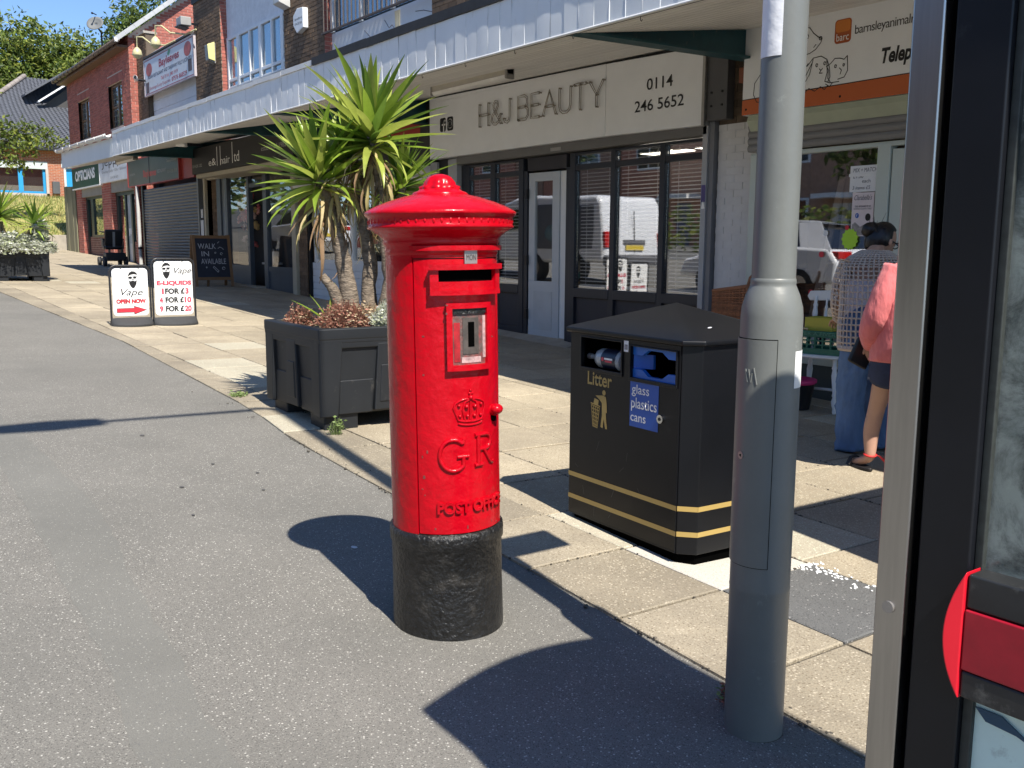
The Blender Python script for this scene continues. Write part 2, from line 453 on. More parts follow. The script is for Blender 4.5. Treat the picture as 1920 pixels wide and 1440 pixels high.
sheet('ground', [(-400, -400), (400, -400), (400, 400), (-400, 400)], asphalt_dark, -.05)
sheet('road', [(-60, -9)] + [(25, -9), (25, 2.1)] + [(x, y + .03) for x, y in EDGE] + [(-60, 2.45)], asphalt, 0)
_lo = [(-12, .50), (-5.8, .72), (-4.78, .71), (-3.46, .66), (-2.7, .60), (-2.37, .57), (-.5, .50)]
_hi = [(-.5, .72), (-2.24, .78), (-2.59, .80), (-3.5, .88), (-4.65, 1.0), (-5.97, .98), (-12, .80)]
def wavy(L):
    o = []
    for (x0, y0), (x1, y1) in zip(L[:-1], L[1:]):
        n = max(2, int(abs(x1-x0)/.06))
        for i in range(n):
            x, y = x0+(x1-x0)*i/n, y0+(y1-y0)*i/n; o.append((x, y + .022*noise.noise(V((x*2.5, y, 3))) + .016*noise.noise(V((x*9, y, 7))) + .008*noise.noise(V((x*30, y, 7)))))
    return o + [L[-1]]
sheet('road_patch', wavy(_lo) + wavy(_hi), asphalt_smooth, .0010)

pav = sheet('pavement', [(x, y) for x, y in EDGE] + [(-42, 7.8), (3, 7.8)], bed_m, .002)
PX0, PP, PYS = -1.86, .573, [2.27, 2.83, 3.42, 4.0, 4.58, 5.16, 5.74, 6.32, 6.9, 7.48]
cells = []
for k in range(-4, 64):
    for r in range(9):
        x1 = PX0 - PP*k + (.06*sin(r*2.1) if r > 1 else 0); x0 = x1 - PP
        cells.append((x0, x1, r))
def vis_key(c):
    x = (c[0]+c[1])/2; y = PYS[c[2]]
    d = V((x, y, gz(x, y) - 1.4)); dep = d.dot(_f); u = d.dot(_r)/max(dep, .01)
    return dep if dep > .3 and abs(u) < .62 else 1e3 + abs(x)
cells.sort(key=vis_key)
rest = MB()
rr = random.Random(3)
for n, (x0, x1, r) in enumerate(cells):
    y0, y1 = PYS[r], PYS[r+1]
    g = .0045 + .003*rr.random()
    z = .012 + rr.uniform(-.002, .002)
    a0, a1 = (edge_y(x0), edge_y(x1)) if r == 0 else (y0 + g, y0 + g)
    q = [(x0+g, a0), (x1-g, a1), (x1-g, y1-g), (x0+g, y1-g)]
    tx, ty = rr.uniform(-.004, .004), rr.uniform(-.004, .004)
    b = rest if n >= 300 else MB()
    e = .006
    qi = [(x0+g+e, a0+e), (x1-g-e, a1+e), (x1-g-e, y1-g-e), (x0+g+e, y1-g-e)]
    zz = lambda x, y, h: gz(x, y) + h + (x-x0)*tx + (y-y0)*ty
    vs = [(x, y, zz(x, y, -.03)) for x, y in q] + [(x, y, zz(x, y, z-.004)) for x, y in q] + [(x, y, zz(x, y, z)) for x, y in qi]
    fs = [(8, 9, 10, 11)] + [(i, (i+1) % 4, 4+(i+1) % 4, 4+i) for i in range(4)] + [(4+i, 4+(i+1) % 4, 8+(i+1) % 4, 8+i) for i in range(4)]
    b.add(vs, fs)
    if n < 300:
        cx = (x0+x1)/2
        mt = slab_edge if r == 0 else slab_m
        if r == 1 and -2.45 < cx < -1.86: mt = asphalt_dark
        elif r == 1 and -3.0 < cx < -2.45: mt = slab_new
        elif (r == 1 and -3.7 < cx < -3.0) or (r == 2 and -3.0 < cx < -2.43): mt = slab_pale
        elif r == 1 and -9.1 < cx < -8.4 or (r == 2 and -8.1 < cx < -7.5) or rr.random() < .03: mt = slab_pale
        b.build('paving_slab', mt, pav)
rest.build('paving_slab', slab_m, pav, kind='stuff')
# grit and crumbs of the broken slab edge
b = MB()
for i in range(160):
    x = rr.uniform(-6, -1.0); y = edge_y(x) + rr.gauss(.01, .02); s_ = rr.uniform(.004, .013)
    b.ball((x, y, gz(x, y) + .008), s_, 5, sc_=(1, rr.uniform(.5, 1), .5))
for i in range(90):
    t = rr.random(); x = -2.44 + .55*t*rr.random(); y = 3.40 + rr.gauss(-.02, .035); s_ = rr.uniform(.004, .011)
    b.ball((x, y, gz(x, y) + .015), s_, 5, mi=1, sc_=(1, .8, .5))
for i in range(900):
    x = -1.2 - 7.5*rr.random()**1.4; r_ = rr.randrange(1, 6); y = PYS[r_] + rr.gauss(0, .007)
    if rr.random() < .45: x = PX0 - PP*rr.randrange(0, 12) + rr.gauss(0, .007); y = rr.uniform(2.3, 5.2)
    b.ball((x, y, gz(x, y) + .010), rr.uniform(.003, .007), 4, sc_=(1.3, 1, .6))
b.build('grit', [bed_m, white_print], None, kind='stuff')

# chewing gum and bird droppings on the asphalt
b = MB()
for x, y, r_, mi in ((-3.62, 1.80, .018, 1), (-4.9, 1.45, .016, 0), (-4.4, 1.35, .012, 0), (-5.3, 1.75, .014, 0), (-6.2, 1.6, .02, 0), (-4.66, 1.8, .012, 0), (-5.0, 1.9, .013, 0)):
    n = 11
    b.add([(x, y, gz(x, y)+.0050)] + [(x + r_*(1+.3*rr.random())*cos(2*pi*i/n), y + .6*r_*(1+.3*rr.random())*sin(2*pi*i/n), gz(x, y)+.0045) for i in range(n)], [(0, 1+i, 1+(i+1) % n) for i in range(n)], mi)
for i in range(26):
    a = rr.uniform(0, 2*pi); d = abs(rr.gauss(0, .035)); x, y = -1.62 + d*cos(a), 1.55 + d*sin(a); s_ = rr.uniform(.003, .009)
    b.add([(x + s_*cos(k*pi/3)*1.6, y + s_*sin(k*pi/3), gz(x, y)+.0045) for k in range(6)], [(0, 1, 2, 3, 4, 5)], 1)
b.build('ground_stains', [mat('old gum', (.085, .082, .078), .8), mat('bird dropping', (.62, .62, .62), .8)], None, kind='stuff')

# grass bank and its low kerb wall at the far end of the parade
bank = MB()
nx, ny = 26, 30
grid = []
for i in range(nx + 1):
    for j in range(ny + 1):
        x = -38.05 - 16*i/nx; y = 3.2 + 24*j/ny
        t = i/nx
        z = 1.62 + .055*(7-y)*.3 + 2.0*(1-(1-min(1, t*1.25))**1.6) + .12*noise.noise(V((x*.35, y*.35, 0)))
        grid.append((x, y, z))
bank.add(grid, [(i*(ny+1)+j, i*(ny+1)+j+1, (i+1)*(ny+1)+j+1, (i+1)*(ny+1)+j) for i in range(nx) for j in range(ny)], 0, True)
grass_m = mat('dry grass', (.30, .27, .09), .9, var=.45, vs=1.4, bump=2, bs=18, dirt_or_shade=((.13, .17, .04), .8, .45))
bank.build('grass_bank', grass_m, None, kind='structure')
gb = MB()
for i in range(7000):
    t = rr.random()**1.3; x = -38.1 - 12*t; y = rr.uniform(3.5, 12)
    z = 1.62 + .055*(7-y)*.3 + 2.0*(1-(1-min(1, (-38.05-x)/16*1.25))**1.6) + .12*noise.noise(V((x*.35, y*.35, 0)))
    a = rr.uniform(0, pi); h = rr.uniform(.06, .2); wv = .02
    gb.add([(x-wv*cos(a), y-wv*sin(a), z-.02), (x+wv*cos(a), y+wv*sin(a), z-.02), (x+rr.gauss(0, .05), y+rr.gauss(0, .05), z+h)], [(0, 1, 2)], rr.randrange(2))
gb.build('grass', [mat('grass blade straw', (.38, .33, .12), .8, isl=.3, trans=.25), mat('grass blade green', (.16, .21, .05), .8, isl=.3, trans=.25)], None, kind='stuff')
kw = thing('retaining_wall', 'low concrete retaining wall holding back the dry grass bank', 'wall', (-37.9, 5, gz(-37.9, 5)))
conc = mat('weathered concrete', (.36, .32, .26), .85, var=.2, vs=5, bump=.4, bs=30)
b = MB()
for i in range(5):
    y0 = 3.0 + i*1.0; y1 = y0 + .985
    top = 1.68 + (.0 if y1 < 7 else 0)
    b = MB().box(-38.08, -37.84, y0, y1, .7, top + .02*rr.random()); b.build('concrete_block', conc, kw, .015)
pts = [(-37.95, 7.99, .8), (-37.95, 8.6, .8), (-37.95, 8.6, 2.5), (-37.95, 8.3, 2.2), (-37.95, 7.99, 1.70)]
MB().prism(pts, (.2, 0, 0)).build('end_piece', conc, kw, .01)

# ------------------------------------------------------------------ brickwork helper
def brickwork(name, parent, O, U, N, wd, ht, mats, holes=(), bl=.215, bh=.065, j=.010, out=.009, kind='stuff', single=False, top=None):
    """real bricks in stretcher bond standing 'out' proud of a recessed mortar sheet; top(u) clips a gable"""
    O, U, N = V(O), V(U).normalized(), V(N).normalized(); Z = V((0, 0, 1))
    us = sorted({0, wd, *[h[0] for h in holes], *[h[1] for h in holes]}); vs = sorted({0, ht, *[h[2] for h in holes], *[h[3] for h in holes]})
    b = MB(); flip = U.cross(Z).dot(N) < 0
    def q(u0, u1, v0, v1, d, mi):
        p = [O + U*u + Z*v + N*d for u, v in ((u0, v0), (u1, v0), (u1, v1), (u0, v1))]
        if flip: p.reverse()
        b.add(p, [(0, 1, 2, 3)], mi)
    if top:
        n = 24; p = [O + U*(wd*i/n) + Z*min(ht, top(wd*i/n)) for i in range(n+1)]; p = [O + U*wd, O] + p if False else [O] + p + [O + U*wd]
        p = [O] + [O + U*wd] + [O + U*(wd*i/n) + Z*max(.001, min(ht, top(wd*i/n))) for i in range(n, -1, -1)]
        if flip: p.reverse()
        b.add(p, [list(range(len(p)))], 1)
    else:
        for u0, u1 in zip(us[:-1], us[1:]):
            for v0, v1 in zip(vs[:-1], vs[1:]):
                if not any(h[0] <= u0+1e-6 and u1 <= h[1]+1e-6 and h[2] <= v0+1e-6 and v1 <= h[3]+1e-6 for h in holes): q(u0, u1, v0, v1, 0, 1)
    pieces = []
    row = 0; v = j/2
    while v < ht - .01:
        v1 = min(v + bh, ht)
        u = -((bl + j)/2 if row % 2 else 0) + j/2
        while u < wd:
            a, c = max(u, 0), min(u + bl, wd)
            segs = [(a, c)] if c - a > .012 else []
            for h in holes:
                if h[2] < v1 - .01 and v + .01 < h[3]:
                    ns = []
                    for s0, s1 in segs:
                        if h[1] <= s0 or h[0] >= s1: ns.append((s0, s1))
                        else:
                            if h[0] - s0 > .012: ns.append((s0, h[0]))
                            if s1 - h[1] > .012: ns.append((h[1], s1))
                    segs = ns
            for s0, s1 in segs:
                if top and min(top(s0), top(s1)) < v1: continue
                pieces.append((s0, s1, v, v1))
            u += bl + j
        v += bh + j; row += 1
    par = b.build(name, mats, parent, kind=None if single else kind) if single else None
    for s0, s1, v0, v1 in pieces:
        d = out + rr.uniform(-.0025, .0025)
        c = [O + U*u + Z*vv for u, vv in ((s0, v0), (s1, v0), (s1, v1), (s0, v1))]
        vsx = c + [p + N*d for p in c]
        fs = [(4, 5, 6, 7), (0, 1, 5, 4), (1, 2, 6, 5), (2, 3, 7, 6), (3, 0, 4, 7)]
        if flip: fs = [tuple(reversed(f)) for f in fs]
        if single: MB().add(vsx, fs, 0).build('brick', mats[0], par)
        else: b.add(vsx, fs, 0)
    return par if single else b.build(name, mats, parent, kind=kind)

BR, RED, ORA, WHI = [brick_brown, mortar_brown], [brick_red, mortar_pale], [brick_orange, mortar_pale], [brick_white, brick_white]

# ------------------------------------------------------------------ the parade: flat-roofed brown block
par = thing('parade_building', 'long two storey brown brick parade block with white panels and flat roof above the shops', 'building', (-15, 7.7, .5))
XR = 3.0
def brow(x0, x1, z0, z1, y, name='brick_pier'):
    o = brickwork(name, par, (x0, y, z0), (1, 0, 0), (0, -1, 0), x1-x0, z1-z0, BR)
    return o
for x0, x1 in ((-28.4, -27.44), (-23.4, -21.6), (-18.07, -16.28), (-12.58, -8.3)):
    brow(x0, x1, 3.6, 7.05 if x0 < -27 else 7.0, 7.7)
    if x0 < -27: ebox('pier_core', mortar_brown, par, x0+.01, x1-.01, 7.71, 7.98, 3.6, 7.04)
    if x1 > -27: brickwork('pier_side', par, (x1, 7.7, 3.6), (0, 1, 0), (1, 0, 0), .2, 3.4, [brick_red, mortar_pale])  # sunlit tone of the brown pier sides put in as red brick
ebox('upper_wall', brick_brown, par, -8.3, XR, 7.72, 7.9, 3.6, 7.0)
ebox('wall_core', mortar_brown, par, -28.4, -23.4, 8.15, 8.3, .0, 6.3); ebox('wall_core', mortar_brown, par, -23.4, XR, 8.152, 8.3, .0, 6.98)
ebox('roof', flash_black, par, -23.42, XR, 7.66, 16, 7.0, 7.15); ebox('bay_roof', flash_black, par, -28.35, -23.45, 7.9, 15.7, 6.30, 6.36)
ebox('bay_cheek', brick_brown, par, -23.40, -23.2, 7.9, 15.7, 6.0, 6.98)
for x0, x1 in ((-28.42, -27.42), (-23.42, -21.58), (-18.09, -16.26)): ebox('coping', mat('stone coping', (.33, .30, .26), .8), par, x0, x1, 7.64, 8.0, (7.05 if x0 < -27 else 7.15), (7.11 if x0 < -27 else 7.21))
ebox('rear_wall', brick_brown, par, -28.4, XR, 15.8, 16, 0, 6.2)
ebox('side_wall', brick_brown, par, XR, XR+.2, 7.7, 16, -1, 7)
# bay 1: white boards, dark sill and a lead slope over the banner
for k in range(6): ebox('white_board', render_white, par, -27.44, -23.4, 7.83 + .004*(k % 2), 7.9, 4.0 + .25*k, 4.246 + .25*k, .004)
ebox('bay_back', mortar_brown, par, -27.44, -23.4, 7.86, 7.95, 5.5, 6.36)
MB().prism([(-27.44, 7.62, 6.385), (-27.44, 7.95, 6.62), (-27.44, 7.95, 6.385)], (4.04, 0, 0)).build('lead_slope', mat('lead grey', (.42, .46, .52), .45, var=.15), par)
ebox('dark_fascia', mat('weathered dark board', (.05, .05, .05), .7), par, -27.44, -23.4, 7.60, 7.85, 6.335, 6.383)
# bay 2: flaking render over a white window
ebox('render_panel', render_rough, par, -21.6, -18.07, 7.84, 7.95, 5.95, 6.98)
ebox('sill_panel', render_white, par, -21.6, -18.07, 7.84, 7.95, 3.7, 4.84)
wn = ebox('window', white_upvc, par, -21.55, -18.1, 7.90, 7.95, 4.84, 5.95)
blind_blue = mat('pale blue vertical blind', (.10, .22, .32), .7, var=.1)
ebox('curtain', blind_blue, wn, -21.5, -18.1, 7.89, 7.898, 4.88, 5.9)
vx = [-21.50, -20.87, -20.2, -19.6, -18.98, -18.45, -18.07]
for i, x in enumerate(vx):
    wv = (.045, .07, .03, .07, .03, .07, .045)[i]
    ebox('frame', white_upvc, wn, x - wv, x + wv, 7.80, 7.87, 4.84, 5.95, .008)
for z0, z1 in ((4.84, 4.885), (4.985, 5.05), (5.89, 5.95)): ebox('frame', white_upvc, wn, -21.45, -18.1, 7.805, 7.865, z0, z1, .006)
for i in range(6):
    ebox('pane', pane_dim, wn, vx[i]+.03, vx[i+1]-.03, 7.845, 7.852, 5.05, 5.89)
    ebox('pane', pane_dim, wn, vx[i]+.03, vx[i+1]-.03, 7.845, 7.852, 4.885, 4.985)
    for k in range(5):
        x = vx[i] + (vx[i+1]-vx[i])*(k+.5)/5
        MB().obox((x, 7.875, 5.4), (.045*cos(.5), .045*sin(.5), 0), (-.002, .002, 0), (0, 0, .5)).build('blind_slat', mat('blind slat', (.30, .42, .50), .7), wn)
# bay 3: barred window over cracked render
ebox('render_panel', render_white, par, -16.28, -12.58, 7.84, 7.95, 3.7, 5.16)
wn = ebox('window', mat('dim glass backing', (.03, .035, .04), .5), par, -16.28, -12.58, 7.92, 7.96, 5.16, 6.98)
ebox('pane', pane_dim, wn, -16.25, -12.6, 7.86, 7.868, 5.2, 6.95)
for x in (-16.2, -15.1, -14.0, -12.9): ebox('frame', white_upvc, wn, x-.05, x+.05, 7.80, 7.858, 5.17, 6.95, .006)
rust = mat('rusty bar', (.10, .08, .07), .7, var=.4, vs=20)
for k in range(24): MB().tube([(-16.22 + k*.155, 7.66, 5.12), (-16.22 + k*.155, 7.66, 6.9)], .011, 6).build('window_bar', rust, wn)
MB().box(-16.3, -12.5, 7.64, 7.68, 5.12, 5.15).build('bar_rail', rust, wn)
b = MB()
for ln in ([(-14.3, 5.05), (-14.15, 4.9), (-14.05, 4.93), (-13.9, 4.8), (-13.85, 4.4)], [(-13.3, 5.0), (-13.05, 4.97), (-12.8, 4.9), (-12.62, 4.75)], [(-15.0, 5.0), (-14.75, 4.83), (-14.55, 4.86)]):
    b.tube([(x, 7.838, z) for x, z in ln], .006, 5)
b.build('render_crack', mat('crack', (.12, .12, .13), .9), par)
MB().prism([(-13.95, 7.835, 5.12), (-13.78, 7.835, 5.12), (-13.80, 7.835, 4.7), (-13.85, 7.835, 4.45), (-13.93, 7.835, 4.7)], (0, -.004, 0)).build('lime_streak', mat('lime streak', (.62, .55, .38), .8, var=.2, vs=12), par)

# ------------------------------------------------------------------ red brick house at the far end
rb = thing('red_brick_building', 'red brick two storey building with tiled gable roof at the far end of the parade', 'building', (-32.4, 7.5, 1.0))
W1, W2 = (-34.88, -33.36), (-30.85, -29.3)
x0 = -36.45
hol = [(W1[0]-x0, W1[1]-x0, 4.8-3.4, 6.05-3.4), (W2[0]-x0, W2[1]-x0, 4.8-3.4, 6.05-3.4)]
fr = brickwork('front_wall', rb, (x0, 7.5, 3.4), (1, 0, 0), (0, -1, 0), -28.4 - x0, 3.75, RED, hol + [(W1[0]-x0-.1, W1[1]-x0+.1, 6.05-3.4, 6.29-3.4), (W2[0]-x0-.1, W2[1]-x0+.1, 6.05-3.4, 6.29-3.4)])
for (a, c) in (W1, W2):
    b = MB(); b.box(a-.1, c+.1, 7.505, 7.55, 6.05, 6.29, 1)
    x = a - .1
    while x < c + .1: b.box(x+.005, x+.07, 7.488, 7.504, 6.06, 6.28, 0); x += .075
    b.build('soldier_course', RED, rb, kind='stuff')
    wn = MB().box(a, c, 7.66, 7.69, 4.8, 6.05).build('window', dark_room, rb)
    wood = mat('brown window frame', (.16, .085, .04), .5)
    for p_ in ((a, a+.06, 4.8, 6.05), (c-.06, c, 4.8, 6.05), ((a+c)/2-.05, (a+c)/2+.05, 4.8, 6.05), (a, c, 4.8, 4.86), (a, c, 5.99, 6.05), (a, (a+c)/2, 5.4, 5.45)): ebox('frame', wood, wn, p_[0], p_[1], 7.58 + .002*(p_[3]-p_[2] < .2), 7.65, p_[2], p_[3])
    for s0, s1 in ((a+.06, (a+c)/2-.05), ((a+c)/2+.05, c-.06)): ebox('pane', pane_dim, wn, s0, s1, 7.61, 7.618, 4.86, 5.99)
    b = MB()
    for k in range(1, 4): b.box(a+.06+k*.16, a+.07+k*.16, 7.602, 7.607, 4.86, 5.99)
    for k in range(1, 7): b.box(a+.06, (a+c)/2-.05, 7.602, 7.607, 4.86+k*.16, 4.87+k*.16)
    b.build('leading', mat('lead came', (.3, .3, .28), .5), wn)
ridge = 11.6
gab = lambda u: 7.15 - 3.4 + (min(u, 2*(ridge-7.5) - u))*.79 - .02
brickwork('gable_wall', rb, (-28.4, 7.5, 3.4), (0, 1, 0), (1, 0, 0), 2*(ridge-7.5), 7.1, RED, top=gab)
ebox('wall_core', mortar_pale, rb, -36.4, -28.45, 7.72, 15.5, .5, 7.1)
ebox('far_side_wall', brick_red, rb, -36.45, -36.4, 7.5, 15.5, .5, 7.1)
tile_dk = mat('dark roof tile', (.06, .055, .052), .8, var=.2)
for sgn in (1, -1):
    ye = ridge - sgn*(ridge - 7.12)
    p = [(-36.7, ye, 6.86), (-28.18, ye, 6.86), (-28.18, ridge, 6.86 + .79*(ridge-7.12)), (-36.7, ridge, 6.86 + .79*(ridge-7.12))]
    MB().prism([V(q) + V((0, 0, .04)) for q in p], (0, 0, .10)).build('roof', tile_dk, rb)
vt = mat('grey verge tile', (.40, .41, .42), .7, var=.15, vs=6, rnd=.08)
L_ = math.hypot(1, .79)
for k in range(15):
    y = 7.08 + .27*k; z = 6.98 + .79*(y-7.12)
    MB().obox((-28.17, y+.14, z+.14*.79-.03), (0, .135, .135*.79), (.03, 0, 0), (0, -.06*.62, .06*.79)).build('verge_tile', vt, rb, .006)
gut = mat('brown gutter', (.13, .10, .08), .45, var=.15)
b = MB(); n = 8
for i in range(n): pass
pr = [(7.12 - .075*cos(pi*i/n)*1.0, 6.93 - .075*sin(pi*i/n)) for i in range(n+1)]
b.add([(x, y, z) for x in (-36.75, -28.1) for y, z in pr], [(i, i+1, n+2+i, n+1+i) for i in range(n)], 0, True)
go = b.build('gutter', gut, rb); go.modifiers.new('s', 'SOLIDIFY').thickness = .01
for k in range(15): MB().tube([(-36.5 + k*.59, 7.12 - .085*cos(pi*i/8), 6.93 - .085*sin(pi*i/8)) for i in range(9)], .016, 5).build('gutter_bracket', gut, rb)
ebox('soffit_board', mat('brown eaves board', (.15, .09, .055), .6), rb, -36.6, -28.45, 7.2, 7.5, 6.80, 6.86)
ebox('gutter_end', white_upvc, rb, -28.17, -28.1, 7.06, 7.14, 6.86, 6.95, .01)
# ground floor of the red building: brick piers, stall risers
for a, c in ((-35.7, -34.95), (-32.1, -31.0), (-28.35, -27.85)):
    brickwork('brick_pier', rb, (a, 7.45, .7), (1, 0, 0), (0, -1, 0), c-a, 2.6, RED)
    brickwork('pier_side', rb, (c, 7.45, .7), (0, 1, 0), (1, 0, 0), .45, 2.6, RED)
    ebox('pier_core', mortar_pale, rb, a+.01, c-.01, 7.46, 7.9, .7, 3.3)
for a, c, h in ((-34.95, -32.1, 1.62), (-31.0, -28.35, 1.45)):
    brickwork('stall_riser', rb, (a + (1.7 if h < 1.5 else 0), 7.62, .7), (1, 0, 0), (0, -1, 0), c-a-(1.7 if h < 1.5 else 0), h-.7, [mat('brown red brick', (.2, .10, .075), .85, var=.2, vs=14, isl=.2), mortar_pale])
    ebox('lintel', mat('grey lintel', (.25, .24, .21), .7), rb, a, c, 7.46, 7.7, 2.93, 3.26)
# ------------------------------------------------------------------ canopy
cp = thing('canopy', 'long white panelled canopy over the shop fronts with cream boarded soffit and teal beams', 'canopy', (-12, 5, 3.0))
fz = lambda x: 3.075 - .0042*(x + 6)          # bottom edge of the fascia
PH = .43
variants = []
for k in range(14):
    b = MB(); nx_, nz_ = 3, 8; wd = .1772
    vs = []
    tl, bw, tw = rr.gauss(0, .005), rr.uniform(.0004, .0016), rr.gauss(0, .002)
    for j in range(nz_+1):
        for i in range(nx_+1):
            u, v = i/nx_, j/nz_
            y = -(bw*4*u*(1-u)) + tl*(v-.5) + tw*(u-.5)*(1-v) + .0035*noise.noise(V((k*3.1+u*.7, v*2.2, 1)))
            vs.append((u*wd, y, v*PH))
    b.add(vs, [(j*(nx_+1)+i, j*(nx_+1)+i+1, (j+1)*(nx_+1)+i+1, (j+1)*(nx_+1)+i) for j in range(nz_) for i in range(nx_)], 0, True)
    b.add([(0, 0, 0), (wd, 0, 0), (wd, .004, 0), (0, .004, 0)], [(0, 3, 2, 1)]); b.add([(0, 0, 0), (0, .004, 0), (0, .004, PH), (0, 0, PH)], [(0, 1, 2, 3)]); b.add([(wd, 0, 0), (wd, .004, 0), (wd, .004, PH), (wd, 0, PH)], [(0, 3, 2, 1)])
    variants.append(b.mesh('fascia_panel', fascia_white))
x = -4.0
while x > -20.4:
    o = link('fascia_panel', rr.choice(variants), cp)
    o.location = V((x - .1785, 5.0 + rr.uniform(-.002, .002), fz(x))) - WO[cp]
    o.rotation_euler = (0, rr.gauss(0, .003), rr.gauss(0, .004))
    x -= .179
xe = x
MB().prism([(-4.0, 5.0, 3.065), (XR, 5.0, 3.03), (XR, 5.0, 3.46), (-4.0, 5.0, 3.49)], (0, .02, 0)).build('fascia_end_run', fascia_white, cp)
MB().prism([(xe, 5.03, fz(xe)+.01), (XR, 5.03, 3.04), (XR, 5.03, 3.47), (xe, 5.03, fz(xe)+PH)], (0, .03, 0)).build('fascia_backing', dark_frame, cp)
b = MB()
b.tube([(x_, 4.998, fz(x_)+.004) for x_ in (XR, -4, -12, xe)], .010, 6); b.build('bottom_trim', flash_white, cp)
def strip(xa, xb, mt, proj=.02, h=.075):
    za, zb = fz(xa)+PH, fz(xb)+PH
    n = 10
    for i in range(n):
        a, c = xa + (xb-xa)*i/n, xa + (xb-xa)*(i+1)/n - .004
        z0, z1 = za + (zb-za)*i/n + rr.uniform(-.006, .006), za + (zb-za)*(i+1)/n + rr.uniform(-.006, .006)
        p = proj + rr.uniform(-.002, .002)
        MB().prism([(a, 5.0-p, z0), (c, 5.0-p, z1), (c, 5.0-p, z1+h), (a, 5.0-p, z0+h)], (0, .35, 0)).build('flashing', mt, cp)
strip(-4.0, -10.9, flash_black, .0205, .088); strip(XR, -4.0, flash_black); strip(-10.9, -20.4, flash_white, .0165, .06)
# far stretch: plain white boards and a half-round gutter
MB().prism([(-20.42, 5.0, 3.13), (-25.35, 5.0, 3.19), (-25.35, 5.0, 3.56), (-20.42, 5.0, 3.50)], (0, .03, 0)).build('plain_fascia', fascia_white, cp)
b = MB(); n = 8
b.add([(x_, 4.93 - .065*cos(pi*i/n), z_ - .065*sin(pi*i/n)) for x_, z_ in ((-20.5, 3.57), (-25.5, 3.62)) for i in range(n+1)], [(i, n+1+i, n+2+i, i+1) for i in range(n)], 0, True)
g2 = b.build('gutter', flash_white, cp); g2.modifiers.new('s', 'SOLIDIFY').thickness = .012
for k in range(7): MB().tube([(-20.6 - k*.78, 4.93 - .075*cos(pi*i/8), 3.572 + .0078*k - .075*sin(pi*i/8)) for i in range(9)], .014, 5).build('gutter_clip', flash_white, cp)
sl = (3.52 - 3.07)/2.45         # soffit rises to the wall
zw = lambda x: 3.41 - .014*(x + 6.1)
sz = lambda y, x: fz(x) + .002 + (zw(x) - fz(x))*(y - 5.02)/2.25
# roof deck over the soffit
MB().prism([(XR, 5.04, 3.44), (XR, 7.7, 3.95), (XR, 7.7, 3.85), (XR, 5.04, 3.36)], (xe - XR, 0, 0)).build('roof_deck', flash_black, cp)
MB().prism([(xe, 5.04, 3.45), (xe, 7.7, 3.95), (xe, 7.7, 3.85), (xe, 5.04, 3.40)], (-25.35 - xe, 0, 0)).build('roof_deck', flash_black, cp)
BX = [1.5, -6.1, -12.3, -15.05, -20.3, -25.3]
for x1, x0 in zip(BX[:-1], BX[1:]):
    a, c = x0 + .07, x1 - .07
    nb = 24
    for k in range(nb):
        y0 = 5.03 + k*(2.5/nb); y1 = y0 + 2.5/nb - .011
        vs = []
        for xx in (a, c):
            vs += [(xx, y0, sz(y0, xx)), (xx, y1, sz(y1, xx)), (xx, y1, sz(y1, xx)+.02), (xx, y0, sz(y0, xx)+.02)]
        MB().add(vs, [(0, 1, 5, 4), (1, 2, 6, 5), (2, 3, 7, 6), (3, 0, 4, 7), (3, 2, 1, 0), (4, 5, 6, 7)]).build('soffit_board', soffit_m, cp)
for x_ in BX[1:]:
    if x_ < -25: continue
    zb = fz(x_) + .01
    w_ = .075
    MB().prism([(x_-.012, 5.05, zb+.02), (x_-.012, 7.5, zb+.07), (x_-.012, 7.5, zw(x_)+.03), (x_-.012, 5.05, zb+.03)], (.024, 0, 0)).build('beam_web', teal, cp)
    MB().prism([(x_-w_, 5.04, zb), (x_-w_, 7.5, zb+.05), (x_-w_, 7.5, zb+.072), (x_-w_, 5.04, zb+.022)], (2*w_, 0, 0)).build('beam_flange', teal, cp)
for k in range(7):
    xx = -5.3 - .78*k
    MB().tube([(xx, 5.03, fz(xx)), (xx, 5.03, fz(xx)-.025), (xx+.012, 5.03, fz(xx)-.036), (xx+.02, 5.03, fz(xx)-.022)], .003, 5).build('hook', rust, cp)
def batten(xa, xb, y, label, grp='fluorescent light fittings under the canopy'):
    z = lambda x: sz(y, x)
    t = thing('light_fitting', label, 'light', ((xa+xb)/2, y, z((xa+xb)/2)-.1), group=grp)
    MB().box(xa, xb, y-.045, y+.045, z(xa)-.07, z(xa)-.005).build('body', mat('grey fitting', (.42, .39, .33), .5), t, .006)
    pr = [(y + .05*cos(a), z(xa) - .072 + .045*sin(a)) for a in [pi + pi*i/8 for i in range(9)]]
    MB().prism([(xa+.03, p[0], p[1]) for p in pr], (xb-xa-.06, 0, 0)).build('diffuser', mat('pale diffuser', (.86, .85, .82), .3, trans=.3), t)
    for xx in (xa, xb-.035): MB().box(xx, xx+.035, y-.056, y+.056, z(xa)-.112, z(xa)-.005).build('end_cap', mat('grey cap', (.25, .24, .22), .5), t, .01)
batten(-10.02, -8.46, 6.15, 'fluorescent batten light with clear end caps above the beauty salon sign')
batten(-24.2, -22.6, 6.0, 'small fluorescent light under the far canopy above the restaurant sign')

